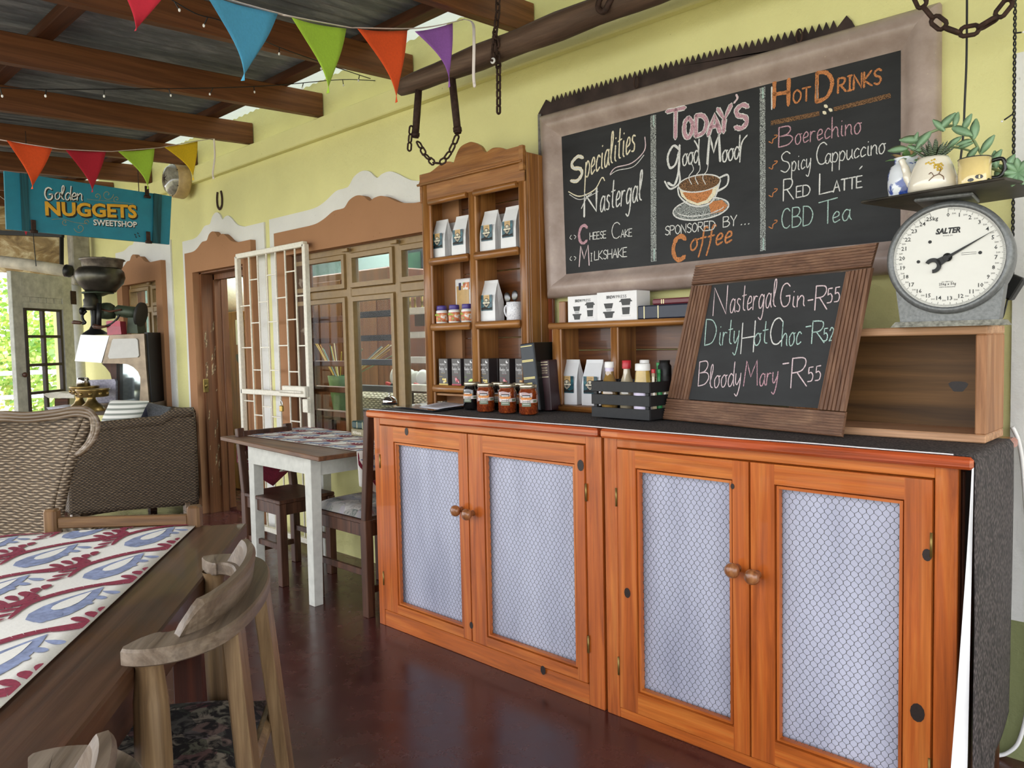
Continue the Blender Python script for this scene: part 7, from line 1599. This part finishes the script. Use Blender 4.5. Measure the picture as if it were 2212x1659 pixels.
# brass burner pair, silver cup, small tray
M_brs = plain('aged brass', '8c7546', .28, .8, var=.25)
DB = 5.8
r = thing('brass_burner', 'pair of bell shaped brass scale bases with riveted rings, behind the wicker armchair', 'brass scale', PD(195, 890, DB), YAW, world=True)
for px, s_ in ((173, .9), (199, 1)):
    b = MB(); lat(b, px, 888, [(26*s_, 0), (26*s_, -3), (22*s_, -10), (12*s_, -18), (8*s_, -26), (9*s_, -32)], DB+(.08 if s_ < 1 else 0)); b.build('brass_bell', M_brs, r)
for px, D_, w_ in ((183, DB+.08, 26), (201, DB, 30)):
    b = MB(); lat(b, px, 857-(6 if w_ < 28 else 0), [(w_-2, 0), (w_, -1), (w_, -10), (w_+3, -14), (w_+3, -17), (w_-2, -17), (1, -17)], D_, 1, 0); b.build('brass_ring', M_brs, r)
    for j in range(6):
        b = MB(); a = -PI+PI*j/5.0; o = PD(px, 850-(6 if w_ < 28 else 0), D_)+R3*(math.cos(a)*w_*k_)-D3*(abs(math.sin(a))*w_*k_); b.ball(o, .014, 8); b.build('rivet', M_brs, r)
r = thing('silver_cup', 'small upturned silver cup standing on the brass rings', 'cup', PD(178, 836, DB+.08), YAW, world=True); b = MB(); lat(b, 180, 834, [(1, 0), (14, 0), (12, -14), (10, -18), (1, -19)], DB+.08); b.build('cup', M_chr, r)
r = thing('metal_tray', 'flat grey metal tray on the edge of the side table left of the brass bells', 'tray', PD(140, 885, DM-.2), YAW, world=True); b = MB(); slab(b, [(100, 880), (160, 879), (160, 885), (104, 885)], DM-.05, .25); b.build('tray', M_zinc, r)
r = thing('folding_ironing_board', 'narrow white board on a trestle seen in front of the garden door', 'board', PD(120, 856, 6.6), YAW, world=True)
b = MB(); slab(b, [(92, 852), (100, 849), (160, 850), (160, 860), (105, 860)], 6.6, .25); b.build('board_top', M_wpaint, r); b = MB(); slab(b, [(118, 861), (146, 861), (146, 884), (118, 884)], 6.65, .03); b.build('trestle', M_batten, r)
# ================================================================ seen through the shop window and doorway
def shelfset(label, pa, pb, ys, m, Y=2.72):
    x0, x1 = P(pa, 780, 1, Y).x, P(pb, 780, 1, Y).x; r = thing('display_shelves', label, 'shelves', ((x0+x1)/2, Y+.05, 0), world=True)
    for y in ys: z = P((pa+pb)/2, y, 1, Y).z; b = MB(); b.box((x0, Y, z-.017), (x1, Y+.07, z+.017), .002); b.build('shelf_board', m, r)
shelfset('brown shelf boards behind the left pane of the shop window', 655, 752, (690, 736, 786, 841, 893), M_bpaint)
shelfset('black shelf boards behind the middle pane of the shop window', 753, 866, (678, 730, 783, 840, 893), M_blackw)
shelfset('cream shelf boards behind the right pane of the shop window', 867, 960, (670, 723, 778, 839, 890), M_wpaint)
def ib(x0, y0, x1, y1, Y, dep, zb=None):
    a, c = P(x0, y1, 1, Y), P(x1, y0, 1, Y); return (a.x, Y, a.z if zb is None else zb), (c.x, Y+dep, c.z)
r = thing('brown_wardrobe', 'tall reddish brown panelled cupboard inside the room behind the shop window', 'cupboard', P(740, 900, 1, 3.7)*1, world=True)
a, c = ib(640, 575, 838, 900, 3.7, .5, .02); b = MB(); b.box(a, c, .01); M_war = wood('reddish cupboard', '4a2a1a', '6b3f28', '7d4d33', 2, .4, .5); b.build('carcass', M_war, r)
for (x0, x1) in ((660, 735), (745, 810)): a, c = ib(x0, 605, x1, 880, 3.69, .01); b = MB(); b.box(a, c, .003); b.build('door_panel', M_bpaint, r)
q = P(745, 860, 1, 3.02); r = thing('green_bucket', 'pale green bucket holding long reeds behind the shop window', 'bucket', (q.x, 3.02, .32), world=True)
zt3 = P(745, 811, 1, 3.02).z; zb3 = P(745, 893, 1, 3.02).z; b = MB(); b.lathe([(.001, zb3), (.075, zb3), (.105, zt3-.03), (.11, zt3), (.104, zt3)], (q.x, 3.02, 0), (0, 0, 1), 24); b.build('bucket', plain('pale green enamel', '7fa583', .4), r)
b = MB(); b.box((q.x-.2, 2.95, zb3-.04), (q.x+.25, 3.2, zb3-.005)); b.box((q.x-.18, 3.0, .02), (q.x-.14, 3.04, zb3-.04)); b.box((q.x+.2, 3.0, .02), (q.x+.24, 3.04, zb3-.04)); tag(b.build('bucket_stand', M_batten, base=(q.x, 3.05, .02)), 'low brown stand under the green bucket inside the room', 'stand')
rc = [plain('reed '+c, c, .6) for c in ('b9964a', 'a8763a', '6f8a5a', '5f7a86', 'd8d2b8', 'c9b050')]; rr = random.Random(8)
for k, (tx, ty) in enumerate([(682, 742), (692, 745), (697, 752), (713, 745), (722, 740), (738, 760), (685, 741), (777, 737), (783, 754), (824, 748), (826, 750), (840, 745), (842, 755), (835, 765), (848, 768), (700, 755), (845, 746), (716, 748)]):
    p0 = P(740+(tx-760)*.22, 815, 1, 3.02); p1 = P(tx, ty, 1, 3.0+.0*k); b = MB(); b.tube([p0, p1], .0035, 5); p0b = p0; tag(b.build('reed', rc[k % 6], base=p0), 'long thin coloured reed fanning out of the green bucket', 'reed', 'reeds in the green bucket')
r = thing('framed_picture', 'dark framed green picture hanging on the pale wall inside the room', 'picture', P(880, 600, 1, 5.55), world=True)
a, c = ib(848, 535, 914, 655, 5.55, .04); b = MB(); b.box(a, c, .01); b.build('frame', M_blackw, r); a, c = ib(856, 543, 908, 640, 5.54, .008); m, t = mat('green picture', None, .3); n = t.noise(t.coord(), 5, 3); t.link(t.ramp(n, [(.4, '1f3a2c'), (.6, '3a5a45'), (.7, 'b0a58a')]), t.b.inputs['Base Color']); b = MB(); b.box(a, c); b.build('artwork', m, r)
r = thing('wicker_tub_chair', 'pale wicker chair inside the room at the bottom of the shop window', 'armchair', P(800, 900, 1, 3.3), world=True)
a, c = ib(768, 847, 868, 900, 3.3, .5, .02); b = MB(); b.box(a, c, .05); b.build('woven_body', weave('pale wicker', '5a5448', 'a39a88', 'd0c8b8', .014, .05), r)
r = thing('wicker_tub_chair', 'brown wicker chair inside the room beside the pale one', 'armchair', P(900, 900, 1, 3.3), world=True)
a, c = ib(876, 855, 935, 900, 3.3, .5, .02); b = MB(); b.box(a, c, .05); b.build('woven_body', M_wick, r)
zsh = P(895, 838, 1, 2.98).z
r = thing('inner_sideboard', 'dark sideboard inside the room carrying plates', 'sideboard', P(895, 850, 1, 3.05), world=True); x0_, x1_ = P(843, 840, 1, 2.98).x, P(930, 840, 1, 2.98).x
b = MB(); b.box((x0_, 2.96, zsh-.03), (x1_, 3.2, zsh)); b.build('top', M_dkpine, r); 
for x in (x0_+.02, x1_-.02): b = MB(); b.box((x-.015, 3.1, .02), (x+.015, 3.14, zsh-.03)); b.build('leg', M_dkpine, r)
for k, (px, rad, m_, lab) in enumerate(((853, .07, M_white2, 'white plate standing inside the window, leftmost of the plates'), (878, .055, M_white2, 'white plate standing inside the window, second from the left'), (890, .05, M_panel, 'grey rimmed plate inside the window beside the post'), (905, .055, M_white2, 'white plate standing inside the window, rightmost'))):
    q = P(px, 830, 1, 3.06); b = MB(); b.lathe([(.001, .004), (rad*.6, .003), (rad, -.008), (rad*.98, -.011), (rad*.6, 0), (.001, 0)], (q.x, 3.08, zsh+rad), (.15, -1, .25), 28); tag(b.build('plate', m_, base=(q.x, 3.08, zsh+rad)), lab, 'plate', 'plates inside the window')
for px, lab in ((838, 'red clothes brush on the inner sideboard, the left one'), (899, 'red clothes brush on the inner sideboard, the right one')):
    q = P(px, 832, 1, 2.99); b = MB(); b.bar((q.x-.03, 3.0, zsh+.022), (q.x+.02, 3.0, zsh+.012), .02, .02, bev=.004); b.m = 1; b.bar((q.x+.02, 3.0, zsh+.014), (q.x+.09, 3.02, zsh+.01), .02, .015, bev=.003); tag(b.build('brush', [M_red, M_black], base=(q.x, 3.0, zsh)), lab, 'brush')
zb_ = P(905, 662, 1, 3.2).z
r = thing('wall_ledge_shelf', 'dark ledge shelf inside the room with brass ornaments', 'shelf', P(900, 665, 1, 3.2), world=True); a, c = ib(862, 664, 935, 672, 3.2, .14); b = MB(); b.box(a, c); b.build('ledge_board', M_dkpine, r); b = MB(); b.box((a[0], 3.33, a[2]-.1), (c[0], 3.35, a[2])); b.build('bracket_board', M_dkpine, r)
zl_ = c[2]
for k, (px, h, lab) in enumerate(((886, .09, 'brass candlestick on the ledge inside the room, the left one'), (897, .11, 'taller brass candlestick on the ledge inside the room, the middle one'), (912, .08, 'short brass candlestick on the ledge inside the room, nearest the shelf unit'))):
    q = P(px, 660, 1, 3.25); b = MB(); b.lathe([(.001, 0), (.022, 0), (.008, .012), (.006, h*.5), (.011, h*.55), (.005, h*.62), (.009, h), (.001, h)], (q.x, 3.25, zl_), (0, 0, 1), 16); tag(b.build('candlestick', M_brass, base=(q.x, 3.25, zl_)), lab, 'candlestick', 'brass ornaments on the inner ledge')
# doorway
r = thing('pine_cupboard', 'knotty pine cupboard just inside the brown doorway', 'cupboard', P(500, 900, 1, 3.15), world=True)
a, c = ib(474, 668, 560, 900, 3.15, .5, .02); b = MB(); b.box(a, c, .006); M_pc = wood('knotty pine', '5a3416', '82501f', '9d6a34', 2, .45, .6); b.build('carcass', M_pc, r)
b = MB(); a2, c2 = ib(510, 690, 524, 745, 3.14, .012); b.box(a2, c2, .003); b.build('carved_panel', M_panel, r)
b = MB(); q = P(517, 775, 1, 3.14); b.lathe([(.03, 0), (.03, .01), (.001, .012)], q, (0, -1, 0), 16, 1, 1.6); b.build('grey_plaque', M_pewt, r)
q = P(485, 636, 1, 3.3); r = thing('cream_drum', 'cream drum with a dark hoop lying on top of the pine cupboard', 'drum', (q.x, 3.3, c[2]), world=True); Rr = (q.z-c[2]); b = MB(); b.lathe([(.001, 0), (Rr*.9, 0), (Rr, .03), (Rr, .22), (Rr*.9, .25), (.001, .25)], (q.x-.05, 3.22, q.z), (.35, 1, 0), 28); b.build('drum_body', M_wpaint, r)
b = MB(); b.lathe([(Rr*1.01, .03), (Rr*1.03, .035), (Rr*1.03, .05), (Rr*1.01, .055)], (q.x-.05, 3.22, q.z), (.35, 1, 0), 28); b.build('hoop', M_black, r)
